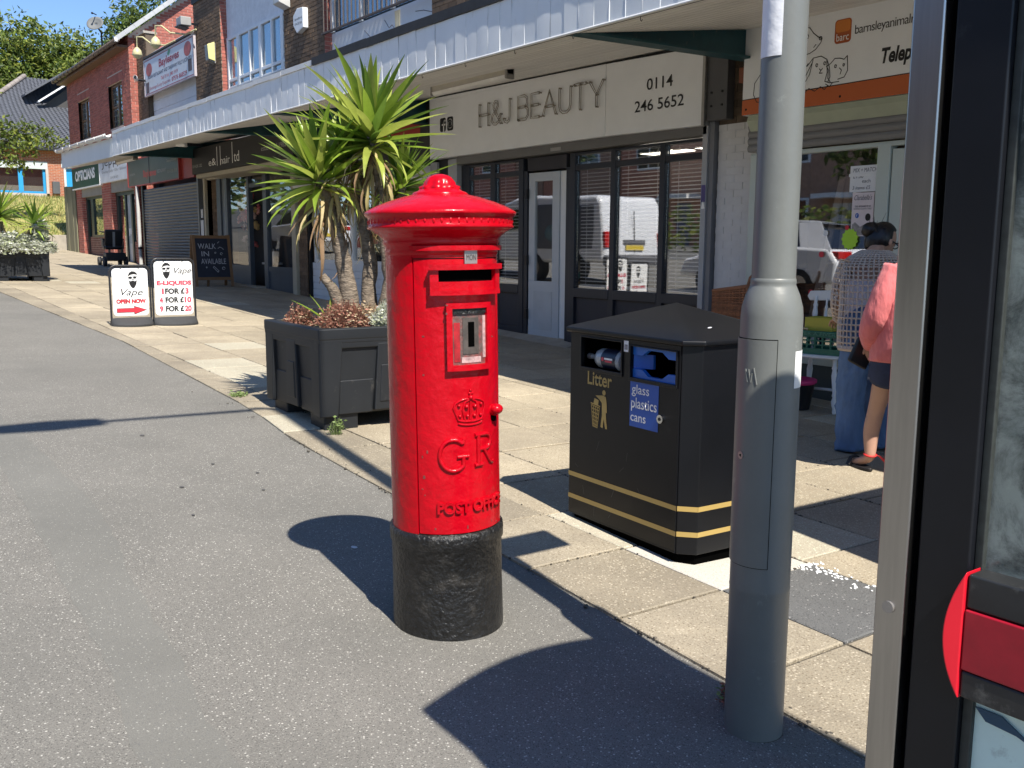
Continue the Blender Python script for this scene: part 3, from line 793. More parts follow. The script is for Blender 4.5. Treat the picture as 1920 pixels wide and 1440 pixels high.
# ------------------------------------------------------------------ sign boards
def board(name, label, x0, x1, y, z0, z1, mt, depth=.12, cat='shop sign', trim=None):
    t = thing(name, label, cat, ((x0+x1)/2, y, z0))
    ebox('panel', mt, t, x0, x1, y, y + depth, z0, z1, .004)
    if trim:
        for a in ((x0-.03, x1+.03, z0-.03, z0), (x0-.03, x1+.03, z1, z1+.03), (x0-.03, x0, z0, z1), (x1, x1+.03, z0, z1)):
            ebox('trim', trim, t, a[0], a[1], y-.012, y+depth, a[2], a[3])
    return t, Face((x0, y, z0), (1, 0, 0), (0, 0, 1))

# beauty salon
t, F = board('shop_sign', 'grey white shop sign with steel outline letters above the beauty salon', -12.1, -8.285, 7.35, 2.64, 3.43, sign_white, .18)
MB().prism([(-12.1, 7.351, 3.431), (-8.285, 7.351, 3.431), (-12.1, 7.351, 3.49)], (0, .17, 0)).build('panel', sign_white, t)
MB().prism([(-8.28, 7.352, 2.64), (-6.82, 7.352, 2.62), (-6.82, 7.352, 3.39), (-8.28, 7.352, 3.43)], (0, .17, 0)).build('panel', sign_white, t, .004)
ebox('end_trim', mat('aluminium trim', (.4, .39, .37), .35, metal=.7), t, -6.82, -6.785, 7.345, 7.53, 2.62, 3.40)
MB().prism([(-12.1, 7.36, 3.492), (-6.82, 7.36, 3.40), (-6.82, 7.36, 3.42), (-12.1, 7.36, 3.515)], (0, .14, 0)).build('top_trim', dark_frame, t)
stl = mat('polished sign steel', (.33, .30, .26), .22, metal=.8, var=.1)
LT = {'H': [[(0, 0), (0, 1)], [(.62, 0), (.62, 1)], [(0, .5), (.62, .5)]],
      '&': [[(.66, 0), (.16, .72), (.15, .88), (.26, 1), (.42, .97), (.45, .8), (.34, .64), (.08, .38), (.04, .18), (.16, .02), (.34, 0), (.52, .12), (.64, .42)]],
      'J': [[(.38, 1), (.38, .25), (.34, .08), (.22, 0), (.08, .04), (0, .18)]],
      'B': [[(0, 0), (0, 1), (.4, 1), (.55, .9), (.56, .66), (.44, .53), (0, .53)], [(.44, .53), (.6, .42), (.62, .16), (.48, 0), (0, 0)]],
      'E': [[(.5, 0), (0, 0), (0, 1), (.5, 1)], [(0, .52), (.44, .52)]],
      'A': [[(0, 0), (.38, 1), (.76, 0)], [(.14, .36), (.62, .36)]],
      'U': [[(0, 1), (0, .3), (.06, .1), (.2, 0), (.42, 0), (.56, .1), (.62, .3), (.62, 1)]],
      'T': [[(.32, 0), (.32, 1)], [(0, 1), (.64, 1)]], 'Y': [[(0, 1), (.34, .48), (.68, 1)], [(.34, .48), (.34, 0)]]}
W_ = {'H': .62, '&': .66, 'J': .4, 'B': .62, 'E': .5, 'A': .76, 'U': .62, 'T': .64, 'Y': .68, ' ': .12}
word = 'H&J BEAUTY'; tot = sum(W_[c] for c in word) + .2*(len(word)-1)
sx = (10.77 - 8.29)/tot; u = -10.77 + 12.1
for i, ch in enumerate(word):
    if ch != ' ':
        b = MB()
        v0 = .335
        for ln in LT[ch]:
            for off in (-.014, .014):
                pts = [F.p(u + p[0]*sx, v0 + p[1]*.285, .03) for p in ln]
                # a double line of polished tube reads as an outline letter
                q = []
                for k, p in enumerate(pts):
                    dd = (pts[min(k+1, len(pts)-1)] - pts[max(k-1, 0)]).normalized(); q.append(p + F.n.cross(dd)*off)
                b.tube(q, .0056, 6)
            for p in (ln[0], ln[-1]): b.tube([F.p(u + p[0]*sx, v0 + p[1]*.285, 0), F.p(u + p[0]*sx, v0 + p[1]*.285, .04)], .01, 6)
        b.build('letter', stl, t)
    u += (W_[ch] + .2)*sx
text('0114', F, 12.1-7.62, .42, 12.1-7.235, .54, black_print, t, bold=.008)
text('246 5652', F, 12.1-7.80, .205, 12.1-7.07, .325, black_print, t, bold=.008)
for u0, kind in ((.285, 'f'), (.475, 'i')):
    g = fill(F, [rrect(u0, .36, u0+.16, .55, .035)], 'logo', black_print, t)
    if kind == 'f':
        strokes(F, [[(u0+.10, .36), (u0+.10, .48), (u0+.115, .505), (u0+.14, .51)], [(u0+.06, .455), (u0+.135, .455)]], .024, 'mark', white_print, g, .003)
    else:
        strokes(F, [rrect(u0+.03, .395, u0+.13, .515, .03) + [rrect(u0+.03, .395, u0+.13, .515, .03)[0]], circ(u0+.08, .455, .024, .03) + [(u0+.104, .455)]], .011, 'mark', white_print, g, .003)
        fill(F, [circ(u0+.112, .497, .006, .007, 8)], 'mark', white_print, g, .003)

# animal charity shop
t, F = board('shop_sign', 'cream shop sign of the animal rescue shop with orange band and line drawn pets', -6.1, -2.4, 7.12, 2.62, 3.44, sign_white, .1)
cream = sign_white
orange = mat('orange print', (.50, .115, .03), .5, var=.04)
fill(F, [[(0, 0), (3.7, 0), (3.7, .17), (0, .135)]], 'orange_band', orange, t, .0015)
strokes(F, [[(0, .139), (3.7, .174)]], .008, 'black_line', black_print, t, .002)
MB().prism([(-6.02, 7.12, 2.615), (-6.02, 7.10, 2.56), (-6.02, 7.16, 2.47), (-6.02, 7.25, 2.46), (-6.02, 7.25, 2.615)], (3.6, 0, 0)).build('sage_trim', mat('sage green board', (.40, .43, .32), .5), t)
for u in (.05, 1.06, 2.0): fill(F, [circ(u, .05, .011)], 'screw', dark_frame, t, .004); fill(F, [circ(u, .79, .008)], 'screw', dark_frame, t, .004)
lg = fill(F, [rrect(.975, .485, 1.135, .68, .03)], 'logo', mat('logo orange', (.40, .09, .02), .4), t, .002)
fill(F, [rrect(.985, .575, 1.125, .672, .025)], 'logo_top', mat('logo light orange', (.62, .20, .035), .4), lg, .003)
text('barc', F, .995, .505, 1.115, .565, white_print, lg, d=.0045)
text('barnsleyanimalrescue', F, 1.17, .515, 1.90, .61, mat('dark grey print', (.04, .035, .033), .5), t, spacing=.9)
text('Telephone', F, 1.43, .225, 1.94, .385, black_print, t, bold=.035, shear=.2)
dog = [[(.02+.50, .40), (.50, .53), (.56, .60), (.66, .63), (.73, .61), (.77, .56), (.82, .52), (.86, .50), (.85, .47), (.83, .45), (.80, .42), (.74, .395), (.70, .39)],
       [(.60, .57), (.62, .48), (.61, .39), (.56, .36), (.50, .37)], [(.52, .37), (.49, .25), (.42, .10)], [(.68, .37), (.69, .26), (.66, .18), (.60, .14)],
       circ(.71, .54, .012, .016, 8), circ(.845, .505, .014, .014, 8), [(.80, .46), (.78, .44)], [(.55, .11), (.57, .02), (.62, -.02), (.66, .0), (.64, .05)],
       [(.22, .30), (.15, .22), (.14, .12), (.18, .05), (.24, .04)]]
rab = [[(.70, .24), (.64, .18), (.60, .10), (.60, .04)], [(.69, .22), (.75, .28), (.83, .285), (.89, .25), (.92, .18), (.93, .10), (.91, .06)], [(.74, .24), (.68, .14), (.64, .05)], [(.75, .27), (.72, .15), (.66, .06)],
       [(.89, .24), (.90, .14), (.88, .07), (.93, .05)], circ(.79, .215, .01, .013, 8), circ(.87, .22, .01, .013, 8), [(.82, .18), (.835, .165), (.85, .18)], [(.835, .165), (.82, .145), (.85, .142)],
       [(.64, .03), (.68, .0), (.72, .03), (.78, .0), (.84, .03), (.88, .0), (.91, .03)]]
gp = [[(.95, .17), (.93, .20), (.97, .22), (1.01, .255), (1.06, .25), (1.10, .235), (1.13, .26), (1.135, .21), (1.14, .14), (1.11, .09), (1.05, .08)], circ(1.02, .19, .01, .012, 8), circ(1.10, .19, .008, .01, 8),
      [(1.06, .17), (1.08, .15), (1.07, .12)], [(.95, .17), (.95, .10), (.98, .06), (1.06, .06)], [(.93, .055), (.97, .03), (1.0, .06)]]
dk = lambda L, x=.08, y=.14, s=1.0: [[((u*s)+x, (v*s)+y) for u, v in ln] for ln in L]
strokes(F, dk(dog, -.01, .055), .007, 'dog_drawing', black_print, t, .003)
strokes(F, dk(rab, .02, .125), .007, 'rabbit_drawing', black_print, t, .003)
strokes(F, dk(gp, -.02, .115), .007, 'guinea_pig_drawing', black_print, t, .003)

# hairdresser
hs = mat('charcoal sign board', (.018, .018, .019), .5, spec=.3)
t, F = board('shop_sign', 'charcoal shop sign with thin tall white letters above the hair salon', -20.40, -15.14, 6.55, 2.845, 3.355, hs, .12)
ebox('sign_box', hs, t, -20.40, -15.14, 6.68, 7.38, 2.86, 3.34)
grey_print = mat('pale grey print', (.75, .75, .73), .5)
text('e&', F, 1.06, .107, 1.49, .24, grey_print, t); strokes(F, [[(1.56, .10), (1.56, .44)]], .03, 'lettering', grey_print, t)
strokes(F, [[(1.75, .10), (1.75, .44)]], .03, 'lettering', grey_print, t); text('nair', F, 1.75, .102, 2.27, .235, grey_print, t)
strokes(F, [[(2.41, .10), (2.41, .46)]], .03, 'lettering', grey_print, t); text('td', F, 2.49, .102, 2.77, .293, grey_print, t)
text('established 1982', F, 3.86, .195, 4.97, .284, mat('dim grey print', (.38, .38, .37), .5), t); text('0114 245 1202', F, .05, .124, .64, .187, mat('dim grey print'), t)
# restaurant
ol = mat('dark olive gloss board', (.045, .042, .028), .3, var=.2, vs=2)
t, F = board('shop_sign', 'dark olive restaurant sign in a red frame beside the roller shutter', -28.6, -23.95, 7.36, 3.0, 3.68, ol, .12, trim=mat('red sign frame', (.36, .05, .045), .45))
ebox('red_return', mat('red sign frame'), t, -23.92, -22.99, 7.42, 7.52, 2.98, 3.72)
ebox('joint', dark_frame, t, -26.5, -26.47, 7.352, 7.37, 3.0, 3.68)
text('Bayleaves', F, 1.55, .12, 2.75, .36, mat('dull red print', (.42, .06, .04), .5), t, bold=.03); text('RESTAURANT', F, 2.85, .22, 3.62, .31, mat('dim white print', (.42, .41, .36), .5), t, bold=.02)
text('Takeaway & Delivery', F, 3.68, .42, 4.5, .51, mat('dim white print'), t); text('0114 240 1919', F, 3.75, .16, 4.5, .25, mat('dim white print'), t); text('0114 240 1919', F, .2, .28, .7, .34, mat('dim white print'), t)
# gift shop and optician
t, F = board('shop_sign', 'white gift shop sign with grey lettering next to the green optician sign', -31.88, -28.7, 7.36, 3.24, 3.84, mat('bluish white sign', (.62, .65, .68), .5), .1)
text('Jeppys', F, .3, .40, 2.9, .75, mat('dark grey print'), t); text('Greeting Cards • Gifts • Balloons', F, .3, .26, 3.12, .36, mat('mid grey print', (.2, .2, .21), .5), t); text('0114 240 6071', F, 1.3, .08, 2.2, .15, mat('mid grey print'), t)
t, F = board('shop_sign', 'dark green shop sign reading OPTICIANS in white capitals', -35.82, -31.95, 7.36, 3.24, 3.90, mat('bottle green sign', (.004, .06, .035), .5, spec=.3), .1, trim=None)
ebox('white_edge', white_upvc, t, -35.82, -31.9, 7.35, 7.46, 3.20, 3.238); ebox('white_edge', white_upvc, t, -31.95, -31.9, 7.35, 7.46, 3.24, 3.9)
text('OPTICIANS', F, .5, .22, 3.3, .56, white_print, t, bold=.045, spacing=1.0)
# vape shop sign
t, F = board('shop_sign', 'black shop sign with red and orange print half hidden behind the yucca', -16.95, -12.2, 7.4, 2.6, 3.45, mat('black sign', (.02, .02, .02), .4), .12)
ebox('white_ledge', flash_white, t, -16.95, -12.2, 7.3, 7.52, 2.44, 2.56)
for q_ in ([(.5, .2), (2.2, .2), (2.1, .45), (.6, .5)], [(3.3, .45), (4.5, .4), (4.5, .62), (3.2, .65)]): fill(F, [q_], 'red_shape', mat('sign red', (.35, .03, .02), .5), t)
fill(F, [circ(2.7, .4, .28, .22)], 'orange_shape', mat('sign orange', (.5, .18, .04), .5), t)

# ------------------------------------------------------------------ beauty salon front
sf = thing('shopfront', 'anthracite beauty salon shopfront with slatted blinds and a half open pale door', 'shopfront', (-9.2, 7.55, .2))
def post(x0, x1, z0, z1, y0=7.52, y1=7.6, mt=anthracite, name='frame', par_=None): return ebox(name, mt, par_ or sf, x0, x1, y0, y1, z0, z1, .004)
def zg(x, y=7.5): return gz(x, y)
for x0, x1 in ((-11.52, -11.32), (-10.80, -10.69), (-10.15, -10.05), (-9.10, -9.0), (-8.36, -8.28), (-7.565, -7.485)):
    post(x0, x1, zg((x0+x1)/2)-.05, 2.52)
post(-10.05, -9.97, zg(-10)-.05, 2.36, 7.53, 7.6); post(-9.18, -9.10, zg(-9.1)-.05, 2.36, 7.53, 7.6)
post(-6.885, -6.86, zg(-6.9)-.05, 2.52)
for a, c in ((-11.32, -10.80), (-10.69, -10.15), (-9.0, -8.36), (-8.28, -7.565), (-7.485, -6.885)):
    post(a, c, 2.31, 2.375, 7.525, 7.595); post(a, c, 2.49, 2.52, 7.525, 7.595)
    post(a, c, .78, .89, 7.515, 7.6); post(a, c, zg(a)-.05, zg(a)+.12, 7.522, 7.6)
    post(a, c, zg(a)+.12, .78, 7.56, 7.6, kick_grey, 'kick_panel')
    ebox('pane', pane_m, sf, a+.002, c-.002, 7.56, 7.568, .89, 2.31); ebox('pane', pane_m, sf, a+.002, c-.002, 7.56, 7.568, 2.375, 2.49)
    b = MB(); z = .93
    while z < 2.5:
        if not 2.29 < z < 2.37: b.add([(a+.02, 7.605, z), (c-.02, 7.605, z), (c-.02, 7.614, z+.012), (a+.02, 7.614, z+.012)], [(0, 1, 2, 3)])
        z += .043
    for xx in (a+.12, c-.12): b.box(xx, xx+.004, 7.612, 7.616, .93, 2.48)
    b.box(a+.02, c-.02, 7.60, 7.63, .905, .93)
    b.build('blind', mat('white blind slat metal', (.85, .85, .84), .5), sf, kind='stuff')
post(-9.97, -9.18, 2.355, 2.52, 7.53, 7.6, kick_grey, 'header_panel')
ebox('shutter_box', mat('shutter box grey', (.14, .135, .13), .45), sf, -11.5, -6.8, 7.42, 7.6, 2.53, 2.64, .01)
ebox('maker_plate', mat('aluminium trim'), sf, -9.35, -9.15, 7.412, 7.42, 2.555, 2.595)
ebox('shutter_rail', mat('pale grey steel', (.36, .37, .39), .4), sf, -6.86, -6.79, 7.42, 7.6, zg(-6.8)-.05, 2.62, .004); ebox('shutter_rail', mat('grey steel', (.16, .165, .18), .4), sf, -6.79, -6.72, 7.44, 7.6, zg(-6.8)-.05, 2.66, .004)
ebox('shutter_rail', mat('pale grey steel'), sf, -11.75, -11.52, 7.44, 7.6, zg(-11.6)-.05, 2.62, .004)
fill(Face((-6.85, 7.418, 1.86), (1, 0, 0), (0, 0, 1)), [[(0, 0), (.055, 0), (.055, .17), (0, .17)]], 'purple_sticker', mat('purple sticker', (.08, .06, .2), .5), sf)
fill(Face((-6.85, 7.418, 1.79), (1, 0, 0), (0, 0, 1)), [[(0, 0), (.055, 0), (.0275, .09)]], 'white_triangle', white_print, sf)
# the door: a leaf hinged on the left, standing a little open
D = MB(); ang = R_(3)
ux, uy = cos(ang), sin(ang)
def leaf(name, mt, u0, u1, z0, z1, t0=-.02, t1=.03, bev=.004, p_=None):
    o = V((-9.96, 7.56, 0)); n = V((-uy, ux, 0)); uu = V((ux, uy, 0))
    c = o + uu*(u0+u1)/2 + n*(t0+t1)/2 + V((0, 0, (z0+z1)/2))
    return MB().obox(c, uu*(u1-u0)/2, n*(t1-t0)/2, V((0, 0, (z1-z0)/2))).build(name, mt, p_ or sf, bev)
zb = zg(-9.7) + .04
dr = leaf('door', pale_door, .01, .60, zb, .95)
leaf('rail', pale_door, .01, .13, .95, 2.33, p_=dr); leaf('rail', pale_door, .47, .60, .95, 2.33, p_=dr); leaf('rail', pale_door, .13, .47, 2.22, 2.33, p_=dr)
leaf('inset', mat('pale grey inset', (.43, .46, .49), .35), .12, .48, zb+.1, .82, -.024, -.02, 0, dr)
leaf('pane', pane_m, .13, .47, .95, 2.22, .0, .006, 0, dr)
leaf('edge', white_upvc, .60, .70, zb, 2.33, .0, .06, .004, dr)
for z in (.45, 1.15, 2.0): MB().box(-9.99, -9.94, 7.50, 7.54, z, z+.13).build('hinge', dark_frame, dr)
MB().prism([(-10.6, 7.2, zg(-10.6)-.03), (-8.9, 7.2, zg(-8.9)-.03), (-8.9, 7.6, zg(-8.9)+.05), (-10.6, 7.6, zg(-10.6)+.05)], (0, 0, .02)).build('threshold', conc, sf)
# interior room
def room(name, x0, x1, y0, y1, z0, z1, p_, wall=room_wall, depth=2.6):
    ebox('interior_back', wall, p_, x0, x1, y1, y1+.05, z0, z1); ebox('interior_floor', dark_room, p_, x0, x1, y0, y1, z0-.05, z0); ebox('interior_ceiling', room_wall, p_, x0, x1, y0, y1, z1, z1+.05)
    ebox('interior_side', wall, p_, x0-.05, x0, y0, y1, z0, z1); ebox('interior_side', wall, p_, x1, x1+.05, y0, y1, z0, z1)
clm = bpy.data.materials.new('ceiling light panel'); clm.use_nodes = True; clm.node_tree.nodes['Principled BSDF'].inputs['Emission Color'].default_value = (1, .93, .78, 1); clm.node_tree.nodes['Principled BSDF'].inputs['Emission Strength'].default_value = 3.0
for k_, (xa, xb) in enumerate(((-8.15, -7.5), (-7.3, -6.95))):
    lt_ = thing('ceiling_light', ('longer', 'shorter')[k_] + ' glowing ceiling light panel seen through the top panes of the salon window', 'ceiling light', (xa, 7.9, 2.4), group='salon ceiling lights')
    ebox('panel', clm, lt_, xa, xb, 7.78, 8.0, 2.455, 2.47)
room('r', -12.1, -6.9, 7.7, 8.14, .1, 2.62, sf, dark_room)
bl = thing('balloon_cluster', 'teal and gold balloons hanging inside the salon behind the pale door', 'balloons', (-9.7, 7.85, .9))
tealb, goldb = mat('teal balloon', (.06, .22, .22), .15, coat=.3), mat('gold balloon', (.38, .26, .08), .15, metal=.5)
for i in range(16):
    b = MB().ball((-9.65 + rr.uniform(-.28, .3), 7.86 + rr.uniform(-.08, .1), .75 + .055*i + rr.uniform(-.05, .05)), rr.uniform(.05, .11), 12, sc_=(1, 1, 1.1)); b.build('balloon', goldb if i < 6 and i % 2 else tealb, bl)

# painted brick pillar between the two shops
pl = thing('brick_pillar', 'white painted brick pillar between the beauty salon and the animal rescue shop', 'pillar', (-6.4, 7.45, .05))
brickwork('painted_brickwork', pl, (-6.71, 7.5, .0), (1, 0, 0), (0, -1, 0), .63, 2.62, WHI, single=True, j=.008, out=.005)
brickwork('bare_brickwork', pl, (-6.71, 7.5, 2.62), (1, 0, 0), (0, -1, 0), .63, .9, [mat('dark bare brick', (.09, .065, .045), .9, var=.4, vs=12, isl=.3), mortar_brown])
ebox('core', mortar_brown, pl, -6.71, -6.08, 7.51, 7.9, 0, 3.55)
ebox('steel_box', mat('bracket grey', (.09, .09, .095), .5), pl, -6.78, -6.52, 7.38, 7.49, 2.66, 3.38, .006)
for z in (2.8, 2.93): 
    for x_ in (-6.72, -6.58): MB().tube([(x_, 7.37, z), (x_, 7.385, z)], .012, 8).build('bolt', dark_frame, pl)
sw = thing('isolator_switch', 'small orange brown isolator switch box with cable on bare brick above the pillar', 'switch box', (-6.33, 7.4, 2.95))
MB().box(-6.40, -6.26, 7.40, 7.485, 2.98, 3.13).build('box', mat('dull orange plastic', (.20, .06, .025), .5), sw, .012)
MB().tube([(-6.33, 7.44, 3.13), (-6.34, 7.43, 3.25), (-6.28, 7.44, 3.4)], .02, 6).build('conduit', mat('dull orange plastic'), sw)
MB().tube([(-6.33, 7.44, 2.98), (-6.32, 7.40, 2.80), (-6.24, 7.38, 2.72), (-6.15, 7.40, 2.80)], .008, 6).build('cable', dark_frame, sw)
ntc = thing('notice_plate', 'small white enamel notice screwed to the top of the painted pillar', 'sign', (-6.19, 7.48, 2.66))
ebox('plate', white_upvc, ntc, -6.28, -6.11, 7.472, 7.482, 2.66, 2.80)
Fn = Face((-6.28, 7.472, 2.66), (1, 0, 0), (0, 0, 1)); text("FIREMAN'S", Fn, .02, .08, .15, .12, mat('red print faded', (.5, .2, .18), .5), ntc); text('SWITCH', Fn, .03, .025, .13, .06, mat('red print faded'), ntc)
# ------------------------------------------------------------------ animal rescue shop front
sage = mat('sage upvc', (.50, .55, .50), .4, var=.04)
sf = thing('shopfront', 'sage framed shop window of the animal rescue shop with notices stuck inside the glass', 'shopfront', (-4.5, 7.25, .0))
ZF = -.02
for x0, x1 in ((-6.06, -5.9), (-4.72, -4.60), (-3.62, -3.5)): ebox('frame', sage, sf, x0, x1, 7.22, 7.32, ZF, 2.26, .006)
ebox('frame', sage, sf, -6.06, -3.5, 7.225, 7.315, 2.235, 2.275, .004); ebox('frame', sage, sf, -5.9, -4.72, 7.225, 7.315, .35, .45, .004)
ebox('stall_riser', mat('dark green riser', (.05, .06, .055), .6), sf, -5.9, -4.72, 7.24, 7.3, ZF, .35)
ebox('pane', pane_m, sf, -5.9, -4.72, 7.26, 7.268, .45, 2.235)
d = ebox('door', sage, sf, -4.59, -4.46, 7.235, 7.30, ZF+.03, 2.21, .005)
ebox('rail', sage, d, -3.75, -3.63, 7.235, 7.30, ZF+.03, 2.21, .005); ebox('rail', sage, d, -4.46, -3.75, 7.237, 7.298, 2.08, 2.21); ebox('rail', sage, d, -4.46, -3.75, 7.237, 7.298, ZF+.03, .5)
ebox('pane', pane_m, d, -4.46, -3.75, 7.26, 7.268, .5, 2.08)
for k in range(4):
    z0 = 2.285 + k*.065
    pr = [(7.17 - .014*sin(pi*i/4), z0 + .062*i/4) for i in range(5)] + [(7.24, z0+.062), (7.24, z0)]
    MB().prism([(-6.05, y, z) for y, z in pr], (4.9, 0, 0)).build('shutter_slat', mat('grey shutter', (.20, .195, .19), .45, var=.08), sf)
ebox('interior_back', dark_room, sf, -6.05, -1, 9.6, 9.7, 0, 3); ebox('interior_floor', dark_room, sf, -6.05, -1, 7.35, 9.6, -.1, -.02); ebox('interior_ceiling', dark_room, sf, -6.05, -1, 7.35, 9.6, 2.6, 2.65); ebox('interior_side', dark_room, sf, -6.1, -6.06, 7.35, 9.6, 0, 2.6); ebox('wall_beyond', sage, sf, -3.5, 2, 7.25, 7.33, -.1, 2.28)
# notices
def paper(label, x0, x1, z0, z1, mt, y=7.255, cat='poster'):
    t = thing('poster', label, cat, ((x0+x1)/2, y, z0)); ebox('sheet', mt, t, x0, x1, y-.002, y, z0, z1)
    return t, Face((x0, y-.002, z0), (1, 0, 0), (0, 0, 1))
pw = mat('white paper', (.74, .75, .76), .6, var=.03)
t, F = paper('white paper with handwritten MIX + MATCH offer taped high in the window', -4.99, -4.705, 1.875, 2.095, pw)
hand = mat('marker pen', (.12, .12, .14), .6)
text('MIX + MATCH', F, .03, .165, .26, .20, hand, t, shear=.15); text('£1.50', F, .03, .115, .13, .15, hand, t, shear=.1); text('each', F, .12, .075, .2, .105, hand, t); text('3 items £5', F, .03, .02, .2, .05, hand, t, shear=.1)
ebox('tape_strip', white_upvc, t, -5.0, -4.70, 7.249, 7.252, 2.005, 2.03)
t, F = paper('pale pink poster headed with looping script under the handwritten offer', -4.955, -4.745, 1.50, 1.868, mat('pink paper', (.70, .62, .64), .6, var=.08, vs=9))
text("Clarabella's", F, .02, .305, .19, .35, hand, t, shear=.35); text('OLD SPONGES IN 10', F, .03, .245, .18, .26, black_print, t, bold=.02); text('REMEMBER TO BOOK A TABLE', F, .02, .225, .19, .238, hand, t); fill(F, [circ(.055, .175, .018, .022)], 'badge', blue_label, t, .002); text('f', F, .049, .163, .06, .188, white_print, t, d=.004)
fill(F, [circ(.16, .16, .026, .032)], 'picture', dark_frame, t); fill(F, [[(.01, .01), (.20, .01), (.20, .09), (.15, .11), (.09, .08), (.04, .12), (.01, .1)]], 'picture', mat('grey photo print', (.28, .26, .26), .6, var=.6, vs=40), t)
t, F = paper('blue and orange show poster stuck on the door glass', -4.535, -4.32, 1.70, 2.01, mat('poster sky blue', (.12, .25, .5), .5, var=.3, vs=8))
fill(F, [[(0, 0), (.215, 0), (.215, .1), (0, .1)]], 'pale_base', pw, t); fill(F, [[(.02, .16), (.12, .21), (.21, .25), (.21, .2), (.12, .15)]], 'orange_shape', mat('logo light orange'), t, .003); text('BANG B', F, .015, .055, .20, .1, red_print, t, d=.004, bold=.04); text('CHITTY', F, .015, .11, .18, .15, red_print, t, d=.004, bold=.03)
t, F = paper('white and green leaflet under the show poster on the door', -4.48, -4.33, 1.50, 1.692, pw); fill(F, [circ(.075, .13, .04, .02)], 'green_mark', mat('leaf green print', (.15, .4, .12), .5), t)
t, F = paper('yellow card stuck low on the door glass', -4.49, -4.43, 1.30, 1.46, mat('yellow card', (.62, .55, .03), .5)); text('OPEN', F, .005, .06, .055, .09, black_print, t)
st = thing('price_star', 'neon green starburst card in the animal rescue shop window', 'sale sign', (-4.955, 7.24, 1.34))
fill(Face((-4.955, 7.25, 1.475), (1, 0, 0), (0, 0, 1)), [[((.085)*(1 if i % 2 else .84)*cos(pi*i/13), .095*(1 if i % 2 else .84)*sin(pi*i/13)) for i in range(26)]], 'star', mat('neon green card', (.42, .72, .04), .5), st, .002, t=.003)
ld = thing('wooden_ladder', 'old wooden step ladder hung with red paper dots inside the shop window', 'ladder', (-5.55, 7.9, 0))
wd_ = mat('old pine', (.5, .40, .30), .7, var=.2)
for q0, q1 in (((-5.75, 7.65, -.02), (-5.38, 7.72, 2.05)), ((-5.45, 7.75, -.02), (-5.33, 7.74, 2.05)), ((-4.85, 8.1, -.02), (-5.33, 7.80, 2.05))): MB().beam(q0, q1, .035, .06).build('leg', wd_, ld)
for k in range(5):
    f_ = (k+1)/6.5; p, q = V((-5.75, 7.65, 0)).lerp(V((-5.38, 7.72, 2.05)), f_), V((-5.45, 7.75, 0)).lerp(V((-5.33, 7.74, 2.05)), f_); MB().beam(p, q, .1, .02).build('rung', wd_, ld)
for x_, z_, r_, mt in ((-5.205, 1.529, .026, pw), (-5.238, 1.341, .026, red_print), (-5.33, 1.0, .025, red_print), (-4.99, 1.575, .02, red_print)):
    dsk = MB().tube([(x_, 7.249, z_), (x_, 7.251, z_)], r_, 16).build('paper_dot', mt); tag(dsk, {.026: 'white paper dot on the shop glass' if mt is pw else 'red paper dot on the shop glass at ladder height', .025: 'lowest red paper dot on the shop glass near the chair', .02: 'small red paper dot beside the pink poster'}[r_], 'sticker', 'paper dots on the shop window')
# a few dim display things inside
for i, (x_, z_, s_, c_) in enumerate(((-5.75, .75, .14, (.02, .05, .18)), (-5.2, .85, .12, (.03, .07, .2)), (-5.0, .6, .15, (.12, .09, .05)), (-5.6, .5, .12, (.1, .1, .11)))):
    o = MB().box(x_-s_, x_+s_, 7.6+.1*i, 7.85+.1*i, .0, z_).build('stock_box', mat('stock %d' % i, c_, .6), None, .02)
    tag(o, ('navy box of stock deep in the window left side', 'blue box of stock under the pink poster', 'tan box of stock nearest the door', 'grey box of stock beside the ladder foot')[i], 'box', 'boxes of stock inside the window')

# ------------------------------------------------------------------ vape shop front (behind the yucca)
sf = thing('shopfront', 'white boarded shopfront with a white framed window behind the near yucca', 'shopfront', (-14.5, 7.5, .3))
n_ = 7
for k in range(n_): ebox('white_board', render_white, sf, -16.62, -12.25, 7.52 + .003*(k % 2), 7.58, .22 + k*.122, .22 + (k+1)*.122 - .005)
for x_ in (-16.5, -15.0, -13.6, -12.3): ebox('frame', white_upvc, sf, x_-.05, x_+.05, 7.52, 7.6, 1.08, 2.45, .005)
for z_ in (1.09, 2.42): ebox('frame', white_upvc, sf, -16.5, -12.25, 7.525, 7.595, z_-.05, z_+.04)
ebox('pane', pane_m, sf, -16.45, -12.3, 7.56, 7.567, 1.12, 2.4); ebox('interior_back', mat('dim teal interior', (.05, .09, .10), .8), sf, -16.6, -12.2, 8.0, 8.05, .3, 2.5)
ebox('window_print', mat('olive poster', (.25, .22, .06), .6, var=.4, vs=5), sf, -13.4, -12.4, 7.545, 7.555, 1.75, 2.35)
ebox('side_post', mat('pale grey steel'), sf, -12.2, -12.02, 7.42, 7.6, .2, 2.6); ebox('side_post', dark_frame, sf, -12.02, -11.76, 7.46, 7.62, .2, 2.62)
ebox('red_strip', mat('red white strip', (.45, .05, .06), .5), sf, -11.98, -11.86, 7.452, 7.459, 1.9, 2.35); ebox('white_strip', white_print, sf, -11.98, -11.86, 7.452, 7.459, 1.62, 1.89)
brickwork('brick_pier', sf, (-17.05, 7.45, .3), (1, 0, 0), (0, -1, 0), .38, 2.6, BR); ebox('pipe', dark_frame, sf, -16.68, -16.62, 7.46, 7.55, .3, 2.9); ebox('core', mortar_brown, sf, -17.05, -16.68, 7.46, 7.9, .3, 3)

